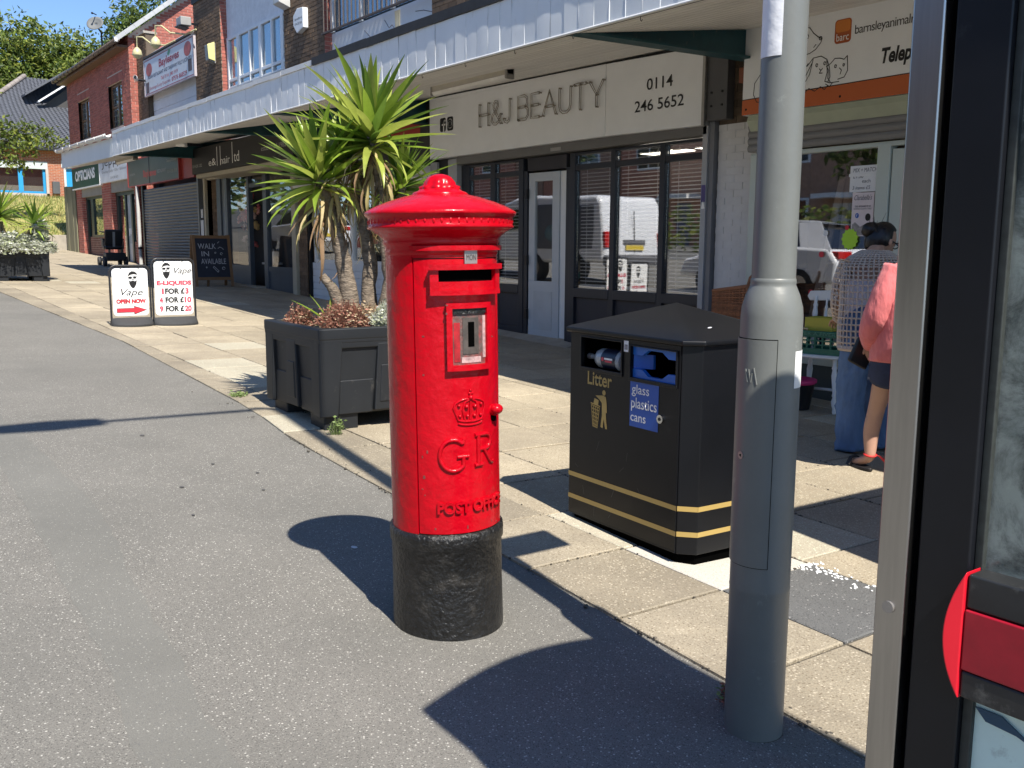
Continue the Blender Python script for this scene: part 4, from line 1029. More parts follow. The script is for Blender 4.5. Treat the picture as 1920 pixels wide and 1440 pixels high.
# ------------------------------------------------------------------ hairdresser front
sf = thing('shopfront', 'dark blue grey hair salon shopfront with an open door and lit displays', 'shopfront', (-19.8, 7.5, .6))
navy = mat('blue grey frame', (.065, .08, .10), .4); creamb = mat('cream painted timber', (.45, .40, .30), .6, var=.1)
zf = .42
ebox('lintel', creamb, sf, -20.3, -15.2, 6.60, 6.75, 2.76, 2.84); ebox('lintel_soffit', creamb, sf, -20.3, -15.2, 6.75, 7.40, 2.80, 2.845); ebox('lintel', creamb, sf, -22.1, -17.1, 7.40, 7.6, 2.85, 3.0); ebox('post', creamb, sf, -17.28, -17.10, 7.40, 7.6, zf-.1, 2.9); ebox('post', creamb, sf, -22.2, -22.08, 7.36, 7.42, zf, 2.95)
brickwork('brick_pier', sf, (-22.0, 7.5, .4), (1, 0, 0), (0, -1, 0), .4, 2.5, BR)
for x0, x1 in ((-21.6, -21.35), (-21.05, -20.93), (-19.75, -19.63), (-18.86, -18.66), (-17.40, -17.28)): ebox('frame', navy, sf, x0, x1, 7.46, 7.56, zf-.1, 2.88, .005)
ebox('frame', mat('pale blue grey', (.2, .23, .25), .5), sf, -21.35, -21.05, 7.5, 7.56, zf, 2.88)
for x0, x1 in ((-20.93, -19.75), (-18.66, -17.40)):
    ebox('frame', navy, sf, x0, x1, 7.47, 7.55, .85, .95); ebox('stall_riser', navy, sf, x0, x1, 7.49, 7.54, zf-.1, .85); ebox('pane', pane_low, sf, x0, x1, 7.505, 7.512, .95, 2.85)
ebox('transom', navy, sf, -19.63, -18.86, 7.47, 7.55, 2.58, 2.66); ebox('pane', pane_low, sf, -19.63, -18.86, 7.505, 7.512, 2.66, 2.85)
ebox('door_step', conc, sf, -19.7, -18.8, 7.25, 7.5, zf-.1, zf+.12)
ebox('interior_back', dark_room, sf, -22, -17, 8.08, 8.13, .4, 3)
db = thing('flower_display', 'pink and orange paper flowers hanging inside the hair salon window', 'flowers', (-20.3, 7.7, 1.6))
for i in range(30):
    b = MB(); cx, cz = -20.3 + rr.gauss(0, .26), 2.15 + rr.gauss(0, .27); r_ = rr.uniform(.05, .10)
    for k in range(5): b.ball((cx + r_*.6*cos(k*1.256), 7.7 + rr.uniform(-.04, .04), cz + r_*.6*sin(k*1.256)), r_*.5, 6)
    b.build('paper_flower', mat('paper flower %d' % (i % 4), ((.6, .14, .13), (.68, .32, .24), (.58, .40, .16), (.7, .5, .42))[i % 4], .8), db)
for k in range(4):
    bt = MB(); x_ = -19.42 + k*.12
    bt.lathe([(.035, 0), (.035, .2), (.014, .24), (.014, .29)], 10, (x_, 7.75, 1.02)); o = bt.build('bottle', mat('pale bottle', (.6, .6, .58), .3)); tag(o, ('leftmost pale shampoo bottle', 'second pale shampoo bottle from the left', 'third pale shampoo bottle from the left', 'rightmost pale shampoo bottle')[k] + ' on the shelf inside the salon door', 'bottle', 'shampoo bottles on the salon shelf')
o = MB().box(-19.55, -18.95, 7.68, 7.9, .98, 1.02).build('shelf', mat('white board'  , (.5, .5, .5), .5)); tag(o, 'dim shelf of pale bottles inside the hair salon door', 'shelf')
# passage and restaurant shutter
rs = thing('roller_shutter', 'closed dark grey roller shutter of the restaurant', 'shutter', (-25, 7.45, .85))
sh = mat('dark grey shutter', (.10, .098, .10), .42, var=.12, vs=4)
z = .60
while z < 2.86:
    pr = [(7.42 - .014*sin(pi*i/4), z + .072*i/4) for i in range(5)] + [(7.45, z+.072), (7.45, z)]
    MB().prism([(-27.3, y, zz_) for y, zz_ in pr], (4.6, 0, 0)).build('slat', sh, rs); z += .0755
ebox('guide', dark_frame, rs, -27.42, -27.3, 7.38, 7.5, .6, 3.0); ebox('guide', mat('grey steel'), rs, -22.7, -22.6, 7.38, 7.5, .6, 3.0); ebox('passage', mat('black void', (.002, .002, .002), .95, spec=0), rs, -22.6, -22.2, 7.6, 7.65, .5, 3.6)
dp = thing('drain_pipe', 'pale grey downpipe left of the restaurant shutter', 'pipe', (-27.72, 7.38, .9))
MB().tube([(-27.8, 7.38, 2.98), (-27.72, 7.36, 1.4), (-27.70, 7.36, .82)], .05, 10).build('pipe', mat('pale pipe', (.5, .5, .48), .5), dp)
MB().tube([(-27.72, 7.36, 1.3), (-27.715, 7.36, 1.24)], .06, 10).build('collar', dark_frame, dp)
nb = thing('paper_notice', 'white paper notices pinned beside the restaurant doorway', 'notice', (-22.4, 7.34, 1.6)); ebox('sheet', pw, nb, -22.42, -22.23, 7.35, 7.355, 1.5, 1.95); ebox('sheet', pw, nb, -22.38, -22.25, 7.35, 7.355, 2.0, 2.2)
# gift shop and optician windows
dg = mat('dark green frame', (.012, .03, .028), .4)
sf = thing('shopfront', 'green framed gift shop door and window between brick piers', 'shopfront', (-29.7, 7.6, .9))
for x0, x1 in ((-30.95, -30.75), (-30.0, -29.88), (-29.35, -29.2), (-28.5, -28.38)): ebox('frame', dg, sf, x0, x1, 7.58, 7.66, .8, 2.93)
ebox('frame', dg, sf, -31, -28.38, 7.575, 7.665, 2.83, 2.94)
for x0, x1, z0 in ((-30.75, -30.0, .95), (-29.2, -28.5, 1.5)): ebox('pane', pane_m, sf, x0, x1, 7.62, 7.628, z0, 2.83)
ebox('white_panel', mat('grey white panel', (.36, .40, .42), .6), sf, -29.88, -29.37, 7.63, 7.66, 1.4, 2.83); ebox('door_panel', mat('pale grey upvc'  , (.47, .50, .53), .4), sf, -29.88, -29.37, 7.63, 7.66, .8, 1.4); ebox('interior_back', dark_room, sf, -31, -28.4, 7.71, 7.72, .8, 2.95)
for k in range(3): ebox('leaflet', pw, sf, -29.8 + .14*k, -29.7 + .14*k, 7.618, 7.625, 1.62 + .05*k, 1.85)
sf = thing('shopfront', 'optician window with green frame and leafy display between brick piers', 'shopfront', (-33.5, 7.6, 1.0))
for x0, x1 in ((-34.95, -34.75), (-34.3, -33.95), (-32.25, -32.1)): ebox('frame', dg, sf, x0, x1, 7.58, 7.66, 1.62 if x0 > -34.5 else .9, 2.93)
ebox('frame', dg, sf, -34.95, -32.1, 7.575, 7.665, 2.85, 2.94); ebox('frame', dg, sf, -34.0, -32.1, 7.575, 7.665, 1.60, 1.68); ebox('pane', pane_m, sf, -33.95, -32.25, 7.62, 7.628, 1.68, 2.85)
ebox('interior_back', mat('pale window backing', (.26, .32, .30), .8), sf, -34.9, -32.1, 7.71, 7.72, 1.6, 2.9)
b = MB()
for i in range(60):
    x_, z_ = -33.05 + rr.gauss(0, .22), 2.3 + rr.gauss(0, .26); b.add([(x_, 7.68, z_), (x_+.1, 7.675, z_+.03), (x_+.12, 7.68, z_+.12), (x_+.02, 7.675, z_+.09)], [(0, 1, 2, 3)])
b.build('leaf_print', mat('display leaf green', (.02, .13, .05), .5), sf)
tp = thing('timber_panel', 'tall weathered timber panel closing the gap at the end of the shops', 'fence panel', (-36.8, 7.35, 1.05))
tm = mat('weathered timber', (.20, .19, .12), .85, var=.25, vs=2, stretch=(6, 6, .6), bump=.3, dirt_or_shade=((.10, .11, .06), 4, .2))
for k in range(4):
    x_ = -37.55 + k*.42; ebox('board', tm, tp, x_, x_+.405, 7.42 + .012*(k % 2), 7.47, 1.0, 3.40 - .02*k, .006)
ebox('rail', tm, tp, -37.5, -35.9, 7.475, 7.53, 1.5, 1.6); ebox('rail', tm, tp, -37.5, -35.9, 7.475, 7.53, 2.9, 3.0)

# ------------------------------------------------------------------ fixtures on the upper storey
bs = thing('banner_sign', 'white restaurant banner with two round food pictures on the upper wall', 'banner sign', (-25.4, 7.45, 5.4))
Fz = [(-27.62, 7.5, 5.42), (-23.4, 7.5, 5.36)]
ebox('board', mat('banner blue white', (.58, .62, .68), .45, var=.03), bs, -27.42, -23.25, 7.62, 7.67, 5.38, 6.28)
for a in ((-27.45, -23.22, 5.35, 5.38), (-27.45, -23.22, 6.28, 6.31), (-27.45, -27.42, 5.38, 6.28), (-23.25, -23.22, 5.38, 6.28)): ebox('rim', mat('banner rim', (.45, .40, .42), .5), bs, a[0], a[1], 7.61, 7.67, a[2], a[3])
for xx in (-27, -24): MB().beam((xx, 7.67, 5.9), (xx, 7.86, 5.9), .05, .05).build('bracket', dark_frame, bs)
F = Face((-27.42, 7.62, 5.37), (1, 0, 0), (0, 0, 1))
text('Bayleaves', F, 1.35, .52, 3.05, .78, mat('banner maroon', (.30, .03, .05), .5), bs, bold=.03, shear=.05)
text('INDIAN RESTAURANT AND TAKEAWAY FULLY LICENSED', F, .3, .40, 4.0, .49, mat('banner navy', (.03, .04, .09), .5), bs, bold=.015)
text('Tel: 0114  240 1919', F, 1.5, .245, 2.9, .335, mat('banner red', (.42, .05, .07), .5), bs, bold=.015); text('Bookings & any Enquiries: ', F, .45, .08, 2.3, .19, mat('banner red'), bs); text('07576 868529', F, 2.4, .09, 3.62, .20, mat('banner red'), bs, bold=.02)
for u in (.45, 3.72): fill(F, [circ(u, .68 if u > 1 else .64, .28, .17)], 'food_picture', mat('food picture', (.36, .07, .06), .5, var=.6, vs=9, dirt_or_shade=((.12, .22, .06), 7, .2)), bs, .002)
for u in (.12, 3.72): fill(F, [[(u, .05+.09*(u > 1)), (u+.28, .05+.09*(u > 1)), (u+.28, .33+.09*(u > 1)), (u, .33+.09*(u > 1))]], 'portrait_print', mat('dark print', (.10, .05, .05), .5, var=.6, vs=12), bs, .002)
fill(F, [[(2.1, .80), (2.25, .92), (2.4, .86), (2.3, .78), (2.2, .74)]], 'leaf_mark', mat('banner green', (.08, .3, .16), .5), bs, .002)
strokes(F, [[(.04, .03), (4.13, .03), (4.13, .89), (.04, .89), (.04, .03)]], .02, 'border', mat('banner maroon'), bs)
ylw = mat('cream enamel', (.55, .50, .28), .4)
def swan(x, z, label):
    t = thing('swan_neck_lamp', label, 'lamp', (x, 7.3, z), group='swan neck lamps over the banner')
    MB().tube([(x+.95, 7.6, z+.24), (x+.6, 7.45, z+.16), (x+.3, 7.2, z+.22), (x+.15, 7.05, z+.38), (x+.0, 6.95, z+.40), (x-.05, 6.95, z+.10)], .02, 7).build('arm', ylw, t)
    MB().lathe([(.02, .16), (.05, .14), (.10, .08), (.125, -.03), (.12, -.04), (.06, -.11), (.0, -.13)], 14, (x-.05, 6.95, z)).build('shade', ylw, t)
swan(-25.5, 6.13, 'cream swan neck lamp at the left end over the banner'); swan(-23.9, 6.12, 'cream swan neck lamp nearest the middle over the banner')
def cctv(x, y, z, dx, label):
    t = thing('cctv_camera', label, 'security camera', (x, y, z)); MB().tube([(x, y+.25, z), (x, y, z)], .03, 8).build('bracket', dark_frame, t)
    MB().tube([(x, y-.02, z), (x+dx, y-.12, z+.02)], .055, 10).build('body', white_upvc, t); MB().tube([(x+dx, y-.12, z+.02), (x+dx*1.1, y-.13, z+.022)], .045, 10).build('lens', dark_frame, t)
cctv(-27.35, 7.4, 5.78, .28, 'white bullet security camera on the brown pier beside the banner')
cctv(-18.6, 5.9, 3.28, -.22, 'black cabled security camera under the canopy above the hair salon')
fl = thing('floodlight', 'grey floodlight on the pier above the right end of the banner', 'floodlight', (-22.9, 7.4, 6.4))
MB().box(-23.3, -22.95, 7.25, 7.5, 6.42, 6.62).build('housing', mat('floodlight grey', (.30, .30, .29), .5), fl, .02); MB().prism([(-23.28, 7.2, 6.42), (-22.98, 7.2, 6.42), (-22.98, 7.45, 6.38), (-23.28, 7.45, 6.38)], (0, 0, -.02)).build('glass', dark_frame, fl); MB().beam((-23.1, 7.5, 6.5), (-23.1, 7.72, 6.5), .06, .04).build('bracket', dark_frame, fl)
def alarm(x, z, s, mt, label, words=None):
    t = thing('alarm_box', label, 'alarm box', (x, 7.65, z), group='burglar alarm boxes on the brown piers')
    pts = [(-.5, -.15), (-.15, -.5), (.5, -.36), (.5, .45), (-.1, .5), (-.5, .25)]
    MB().prism([(x + s*u, 7.69, z + s*v) for u, v in pts], (0, -.11, 0)).build('cover', mt, t, .012)
    if words:
        F = Face((x - s*.5, 7.58, z - s*.5), (1, 0, 0), (0, 0, 1))
        for i, wd2 in enumerate(words): text(wd2, F, s*.18, s*(.52 - .2*i), s*.9, s*(.62 - .2*i), mat('dark grey print'), t)
alarm(-17.15, 5.52, .44, white_upvc, 'white angular alarm box on the pier right of the white window', ['Bradford', '0114 230 5544']); 
ya = thing('alarm_box', 'narrow yellow fronted alarm box on the pier left of the white window', 'alarm box', (-22.0, 7.6, 5.5), group='burglar alarm boxes on the brown piers')
MB().prism([(-22.14, 7.69, 5.45), (-22.14, 7.52, 5.52), (-22.14, 7.50, 5.85), (-22.14, 7.69, 5.90)], (.2, 0, 0)).build('cover', mat('grey plastic', (.28, .28, .27), .5), ya, .01); MB().prism([(-21.94, 7.66, 5.50), (-21.94, 7.515, 5.54), (-21.94, 7.495, 5.85), (-21.94, 7.66, 5.92)], (.03, 0, 0)).build('strobe', mat('pale yellow plastic', (.72, .68, .28), .4), ya, .008)
pl_ = thing('wall_light', 'small pale wall light at the top of the pier beside the barred window', 'wall light', (-17.9, 7.6, 5.8)); MB().prism([(-18.0, 7.68, 5.86), (-18.0, 7.45, 5.94), (-18.0, 7.45, 6.05), (-18.0, 7.68, 6.1)], (.3, 0, 0)).build('housing', mat('pale aluminium', (.5, .5, .48), .4), pl_, .01)
ds = thing('satellite_dish', 'grey satellite dish standing on the roof of the red brick building', 'satellite dish', (-35.4, 8.5, 8.0))
dv = V((.75, -.55, .45)).normalized(); du, dw = basis(dv); b = MB(); c0 = V((-35.75, 8.4, 8.82)); n = 24
rg = [[c0 + (du*cos(2*pi*i/n)*1.0 + dw*sin(2*pi*i/n)*.92)*r_ + dv*(.9*r_*r_) for i in range(n)] for r_ in (.02, .12, .21, .29)]
b.rings(rg, cap=False); o = b.build('dish', mat('dish grey', (.14, .145, .145), .7), ds); o.modifiers.new('s', 'SOLIDIFY').thickness = .02
MB().tube([c0 - dw*.34 + dv*.08, c0 - dw*.2 + dv*.35], .018, 6).build('arm', dark_frame, ds); MB().ball(c0 - dw*.18 + dv*.37, .04, 8).build('receiver', dark_frame, ds); MB().tube([(-35.9, 8.6, 7.9), (-35.9, 8.6, 8.6), c0 - dv*.04], .03, 8).build('mast', dark_frame, ds)
# ------------------------------------------------------------------ red pillar box
pb = thing('pillar_box', 'glossy red cast iron pillar box with black base standing on the asphalt', 'post box', (-2.774, 1.752, gz(-2.774, 1.752) - .01), local=True)
pb.rotation_euler = (.0125, -.0091, 0)
A0 = R_(-5)
MB().lathe([(.1975, -.03), (.1985, .02), (.1955, .18), (.196, .322), (.2015, .329), (.2025, .360), (.2005, .377), (.187, .381)], 72).build('base', black_iron, pb)
da0, da1 = A0 - R_(55.5), A0 + R_(50)
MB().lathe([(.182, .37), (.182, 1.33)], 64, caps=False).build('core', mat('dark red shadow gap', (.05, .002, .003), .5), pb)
MB().sector(.181, .1915, da1 + R_(1.0), da0 + 2*pi - R_(1.7), .380, 1.322, 64).build('body', red_paint, pb, .003)
door = MB().sector(.181, .1905, da0, da1, .384, 1.306, 40).build('door', red_paint, pb, .004)
MB().sector(.181, .1915, da0 - R_(1.1), da1 + R_(1.1), 1.310, 1.322, 40).build('door_head', red_paint, pb, .002)
MB().sector(.175, .208, A0 - R_(57), A0 + R_(62), 1.334, 1.350, 40).build('drip_ledge', red_paint, pb, .004)
MB().lathe([(.186, 1.318), (.193, 1.321), (.1935, 1.33), (.193, 1.345), (.196, 1.352), (.1995, 1.358), (.200, 1.364), (.198, 1.372), (.203, 1.378), (.215, 1.388), (.228, 1.397), (.238, 1.403), (.242, 1.408)], 72, caps=False).build('neck', red_paint, pb)
cap = MB().lathe([(.236, 1.404), (.247, 1.406), (.251, 1.412), (.2465, 1.418), (.247, 1.442), (.252, 1.447), (.258, 1.452), (.259, 1.460), (.252, 1.466), (.225, 1.480), (.182, 1.497), (.134, 1.512), (.096, 1.521), (.0, 1.528)], 80).build('cap', red_paint, pb)
b = MB()
for k in range(58):
    a = 2*pi*k/58 + rr.uniform(-.012, .012); b.ball((.2425*cos(a), .2425*sin(a), 1.430), .0115, 8, sc_=(.55, .62, rr.uniform(.9, 1.25)))
b.build('egg_moulding', red_paint, cap)
fin = MB()
fin.lathe([(.096, 1.516), (.097, 1.522), (.09, 1.529), (.076, 1.534), (.070, 1.539)], 40)
fin.rings([[(r_*(1+lob*cos(9*(2*pi*i/56)) + .03*noise.noise(V((cos(2*pi*i/56)*3, sin(2*pi*i/56)*3, z*30))))*cos(2*pi*i/56), r_*(1+lob*cos(9*(2*pi*i/56)))*sin(2*pi*i/56), z) for i in range(56)] for r_, z, lob in ((.066, 1.538, .07), (.067, 1.548, .08), (.054, 1.553, .06), (.052, 1.562, .05), (.046, 1.570, .05), (.040, 1.579, .02), (.028, 1.586, 0), (.012, 1.590, 0))])
fin.build('finial', red_paint, cap)
RS = .1905
def cyl(u, v, h=0): a = A0 + u/RS; return V(((RS+h)*cos(a), (RS+h)*sin(a), v))
def csec(u0, u1, z0, z1, h0, h1, name, mt, bev=.003, p_=None, n=10): return MB().sector(RS+h0, RS+h1, A0+u0/RS, A0+u1/RS, z0, z1, n).build(name, mt, p_ or door, bev)
# aperture
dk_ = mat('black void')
csec(-.124, .124, 1.188, 1.290, -.002, .008, 'aperture_plate', red_paint, .003)
csec(-.124, .124, 1.272, 1.290, .0, .034, 'aperture_hood', red_paint, .006); csec(-.124, -.099, 1.204, 1.273, .0, .024, 'aperture_side', red_paint, .004); csec(.098, .124, 1.204, 1.273, .0, .024, 'aperture_side', red_paint, .004)
csec(-.124, .124, 1.190, 1.206, .0, .026, 'aperture_lip', red_paint, .005); csec(-.1, .1, 1.206, 1.234, .0, .018, 'aperture_sill', red_paint, .004)
csec(-.099, .098, 1.234, 1.272, .006, .0095, 'posting_slot', dk_, 0)
# collection plate recess
csec(-.078, .078, .941, 1.164, -.002, .006, 'plate_frame', red_paint, .003)
for u0, u1, z0, z1, n_ in ((-.078, -.060, .941, 1.164, 'plate_frame'), (.060, .078, .941, 1.164, 'plate_frame'), (-.060, .060, .941, .960, 'plate_frame'), (-.060, .060, 1.146, 1.164, 'plate_frame')): csec(u0, u1, z0, z1, .0, .019, n_, red_paint, .005)
worn = mat('worn grey red metal', (.115, .08, .07), .5, var=.45, vs=24, bump=1.2, bs=60, dirt_or_shade=((.34, .02, .022), 20, .42))
csec(-.060, .060, .960, 1.146, .004, .0075, 'collection_plate', worn, 0); csec(-.026, .031, .995, 1.115, .007, .0095, 'key_escutcheon', mat('bare brown iron', (.075, .062, .054), .45, var=.4, vs=40), .001); csec(-.008, .014, 1.019, 1.101, .0095, .0105, 'key_slot', dk_, 0)
csec(-.060, .060, 1.128, 1.146, .007, .013, 'black_edge', black_iron, .001); csec(.048, .060, .98, 1.12, .0075, .0095, 'pale_scrape', mat('pale worn edge', (.42, .28, .27), .5, var=.6, vs=50), .001)  # black strip along the top of the plate, pale strip down its right
csec(-.055, -.035, .97, 1.10, .0075, .009, 'red_scrape', mat('worn red edge', (.34, .01, .015), .5, var=.6, vs=40), .001); csec(-.03, .04, .966, .985, .0075, .009, 'pale_scrape', mat('pale worn edge'), .001)
# day tab
csec(-.015, .031, 1.291, 1.335, .0, .008, 'tab_holder', mat('dull nickel', (.34, .32, .30), .35, metal=.6, var=.15, vs=30), .001)
text('MON', None, -.009, 1.302, .025, 1.321, mat('dark grey print'), door, d=.0088, curl=cyl)
chip_m = mat('chipped undercoat', (.16, .035, .03), .6, var=.5, vs=60)
rc = random.Random(5)
for i in range(16):
    u_, z_ = ((rc.uniform(-.175, -.150), rc.uniform(.40, 1.28)), (rc.uniform(-.15, .2), rc.uniform(.386, .40)), (rc.choice((-.08, .08)), rc.uniform(.95, 1.16)))[0 if i < 7 else 1 if i < 13 else 2]
    csec(u_, u_ + rc.uniform(.003, .010), z_, z_ + rc.uniform(.003, .012), .0, .0008 if i < 13 else .0198, 'paint_chip', chip_m, 0, None, 2)
# cypher
def relief(lines, uc, zc, s, r, name, fl=1.0):
    b = MB()
    for ln in lines: b.tube([cyl(uc + u*s, zc + v*s, .001) for u, v in ln], r, 8)
    return b.build(name, red_paint, door)
ar = lambda cx, cy, rx, ry, a0, a1, n=14: [(cx + rx*cos(a0+(a1-a0)*i/n), cy + ry*sin(a0+(a1-a0)*i/n)) for i in range(n+1)]
crown = [ar(0, -.75, .95, .22, R_(200), R_(340)), ar(0, -.98, .92, .22, R_(200), R_(340)), [(-.86, -.82), (-1.15, -.05), (-1.02, .25), (-.7, .42), (-.35, .5), (0, .48)], [(.86, -.82), (1.15, -.05), (1.02, .25), (.7, .42), (.35, .5), (0, .48)],
         [(-.4, -.9), (-.55, -.2), (-.4, .3), (0, .48)], [(.4, -.9), (.55, -.2), (.4, .3), (0, .48)], [(0, -.95), (0, .45)], [(-.16, .86), (.16, .86)], [(0, .7), (0, 1.02)]]
o = relief(crown, .001, .818, .052, .0042, 'crown')
b = MB()
for u, v, r_ in ((0, .58, .009), (-.75, -.6, .006), (-.25, -.6, .006), (.25, -.6, .006), (.75, -.6, .006), (-.8, .1, .006), (.8, .1, .006), (-.3, .0, .008), (.3, .0, .008), (0, 1.05, .005)): b.ball(cyl(.001 + u*.052, .818 + v*.052, .003), r_, 8)
b.build('crown_pearl', red_paint, door)
G_ = [ar(0, 0, .62, .72, R_(48), R_(318), 22), [(.46, -.5), (.46, -.08)], [(.16, -.08), (.72, -.08)], [(.42, .54), (.5, .72)]]
Rr = [[(-.3, -.7), (-.3, .7)], [(-.5, .7), (.1, .7)] + ar(.12, .36, .34, .34, R_(90), R_(-90), 10) + [(-.3, .02)], [(.02, .0), (.42, -.62), (.62, -.7), (.66, -.58)], [(-.52, -.7), (-.08, -.7)]]
relief(G_, -.062, .655, .074, .0075, 'letter'); relief(Rr, .052, .666, .074, .0075, 'letter')
text('POST OFFICE', None, -.118, .456, .150, .496, red_paint, door, name='letter', d=.0, extr=.0045, bold=.04, curl=cyl)
# lock knob
kn = MB(); ak = A0 + .108/RS; kc = V((.200*cos(ak), .200*sin(ak), .792)); kd = V((cos(ak), sin(ak), 0))
kn.tube([kc - kd*.02, kc + kd*.004], .020, 14); kn.ball(kc + kd*.006 + V((0, 0, .004)), .0235, 12, sc_=(1, 1, .8)); kn.build('lock_cover', red_paint, pb)
MB().tube([kc - kd*.012 - V((0, 0, .026)), kc - kd*.001 - V((0, 0, .026))], .013, 10).build('keyhole', dk_, pb)

# ------------------------------------------------------------------ litter bin
lb = thing('litter_bin', 'black double litter bin with gold stripes and pyramid lid on the paving', 'litter bin', (-3.125, 2.905, gz(-3.125, 2.9) + .01), R_(-3.3), local=True)
HW, DP, CH = .388, .64, .062      # half width of the flat front, depth, corner chamfer
foot = lambda e, c=CH: [(-HW-e, -e), (HW+e, -e), (HW+c+e, c-e*.4), (HW+c+e, DP-c), (HW+e, DP+e), (-HW-e, DP+e), (-HW-c-e, DP-c), (-HW-c-e, c-e*.4)]
P3 = lambda L, z: [(x, y, z) for x, y in L]
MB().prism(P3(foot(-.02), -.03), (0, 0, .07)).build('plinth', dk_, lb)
# casing: sides and back as one shell, front door separate, with real openings
S0, S1 = (-HW + .095, -HW + .391, .775, .915), (-HW + .457, -HW + .751, .765, .905)
cs = MB(); ft = foot(0)
for i in range(1, 8):
    (x0, y0), (x1, y1) = ft[i], ft[(i+1) % 8]
    d = V((x1-x0, y1-y0, 0)); n_ = V((-d.y, d.x, 0)).normalized()
    cs.prism([(x0, y0, .035), (x1, y1, .035), (x1, y1, .935), (x0, y0, .935)], n_*.012)
cs.build('casing', black_paint, lb, .003)
fr_ = MB()
us = [-HW+.004, S0[0], S0[1], S1[0], S1[1], HW-.004]; vs_ = [.04, .765, .775, .905, .915, .932]
for i in range(5):
    for j in range(5):
        u, v = (us[i]+us[i+1])/2, (vs_[j]+vs_[j+1])/2
        if any(h[0] < u < h[1] and h[2] < v < h[3] for h in (S0, S1)): continue
        fr_.add([(us[i], -.004, vs_[j]), (us[i+1], -.004, vs_[j]), (us[i+1], -.004, vs_[j+1]), (us[i], -.004, vs_[j+1])], [(0, 1, 2, 3)])
door = fr_.build('door', black_paint, lb); so_ = door.modifiers.new('s', 'SOLIDIFY'); so_.thickness = .014; so_.offset = -1
ebox('lower_cover', black_paint, lb, -HW+.004, HW-.004, -.006, .0, .038, .042)
for s_ in (S0, S1):
    for a in ((s_[0]-.008, s_[1]+.008, s_[2]-.016, s_[2]), (s_[0]-.008, s_[1]+.008, s_[3], s_[3]+.006), (s_[0]-.008, s_[0], s_[2], s_[3]), (s_[1], s_[1]+.008, s_[2], s_[3])): MB().box(a[0], a[1], -.012, .0, a[2], a[3]).build('opening_rim', black_paint, door, .002)
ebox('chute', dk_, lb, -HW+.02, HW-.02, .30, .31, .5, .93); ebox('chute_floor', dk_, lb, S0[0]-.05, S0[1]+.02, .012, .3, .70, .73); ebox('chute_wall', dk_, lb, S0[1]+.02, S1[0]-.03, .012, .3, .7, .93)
# blue aperture surround with an octagonal hole
bu = mat('blue aperture plastic', (.02, .15, .55), .35)
cx, cz = (S1[0]+S1[1])/2, (S1[2]+S1[3])/2
oc = [(-.147, -.07), (-.075, -.07), (-.04, -.028)]
pl2 = [[(S1[0], S1[2]), (S1[1], S1[2]), (S1[1], cz-.032), (cx+.085, cz-.032), (cx+.045, S1[2]+.012), (cx-.045, S1[2]+.012), (cx-.085, cz-.032), (S1[0], cz-.032)],
       [(S1[0], S1[3]), (S1[1], S1[3]), (S1[1], cz+.032), (cx+.085, cz+.032), (cx+.045, S1[3]-.012), (cx-.045, S1[3]-.012), (cx-.085, cz+.032), (S1[0], cz+.032)]]
for q in pl2:
    pts = [(u, .006, v) for u, v in q]; MB().prism(pts, (0, .02, 0)).build('blue_surround', bu, door)
MB().prism([(S1[0], .01, cz-.032), (S1[0]+.075, .06, cz-.032), (S1[0]+.075, .06, cz+.032), (S1[0], .01, cz+.032)], (0, .012, 0)).build('blue_surround', bu, door)
# lid
b = MB(); e0 = foot(.018); ap = [(-.10, DP/2, 1.088), (.10, DP/2, 1.088)]
base = [(x, y, .957) for x, y in e0]; low = [(x, y, .935) for x, y in e0]
b.add(base + low + [(0, DP/2, 1.085)], [(i, (i+1) % 8, 16) for i in range(8)] + [(8+i, 8+(i+1) % 8, (i+1) % 8, i) for i in range(8)] + [tuple(8+i for i in reversed(range(8)))])
lid = b.build('lid', black_paint, lb, .006)
b = MB()
for u, v, s_ in ((-.20, .16, .010), (.27, .07, .006), (.34, .20, .008)):
    z = .957 + .13*min(1, min(v, HW+.07-abs(u))/.40) + .003
    n_ = 9; b.add([(u, v, z+.002)] + [(u + s_*(1+.4*rr.random())*cos(2*pi*i/n_), v + s_*(.8+.5*rr.random())*sin(2*pi*i/n_), z + .32*s_*sin(2*pi*i/n_)) for i in range(n_)], [(0, 1+i, 1+(i+1) % n_) for i in range(n_)])
b.build('dropping', mat('bird dropping'), lid)
F = Face((-HW, -.004, 0), (1, 0, 0), (0, 0, 1))
text('Litter', F, .143, .695, .325, .760, gold, door, bold=.018)
fill(F, [circ(.268, .668, .0125)], 'tidy_figure_head', gold, door)
fill(F, [[(.205, .648), (.262, .655), (.282, .650), (.288, .628), (.293, .575), (.284, .578), (.288, .545), (.296, .500), (.282, .500), (.270, .545), (.262, .500), (.246, .505), (.256, .56), (.254, .618), (.236, .632)]], 'tidy_figure', gold, door)
bk = [[(.176, .60), (.236, .592)], [(.172, .608), (.240, .60)], [(.176, .60), (.188, .500)], [(.236, .592), (.222, .496)], [(.188, .500), (.222, .496)]] + [[(.176+.015*k, .600-.002*k), (.188+.0085*k, .5-.001*k)] for k in (1, 2, 3)] + [[(.178+.002*k, .585-.018*k), (.234-.003*k, .578-.018*k)] for k in range(5)]
strokes(F, bk, .005, 'tidy_basket', gold, door); fill(F, [[(.190, .608), (.226, .603), (.230, .628), (.198, .635)]], 'tidy_paper', gold, door)
pn = fill(F, [[(.455, .545), (.645, .545), (.645, .760), (.455, .760)]], 'label_panel', blue_label, door, .0015)
text('glass', F, .468, .682, .585, .737, white_print, pn, d=.003, bold=.008); text('plastics', F, .466, .615, .636, .678, white_print, pn, d=.003, bold=.008); text('cans', F, .463, .570, .566, .598, white_print, pn, d=.003, bold=.008)
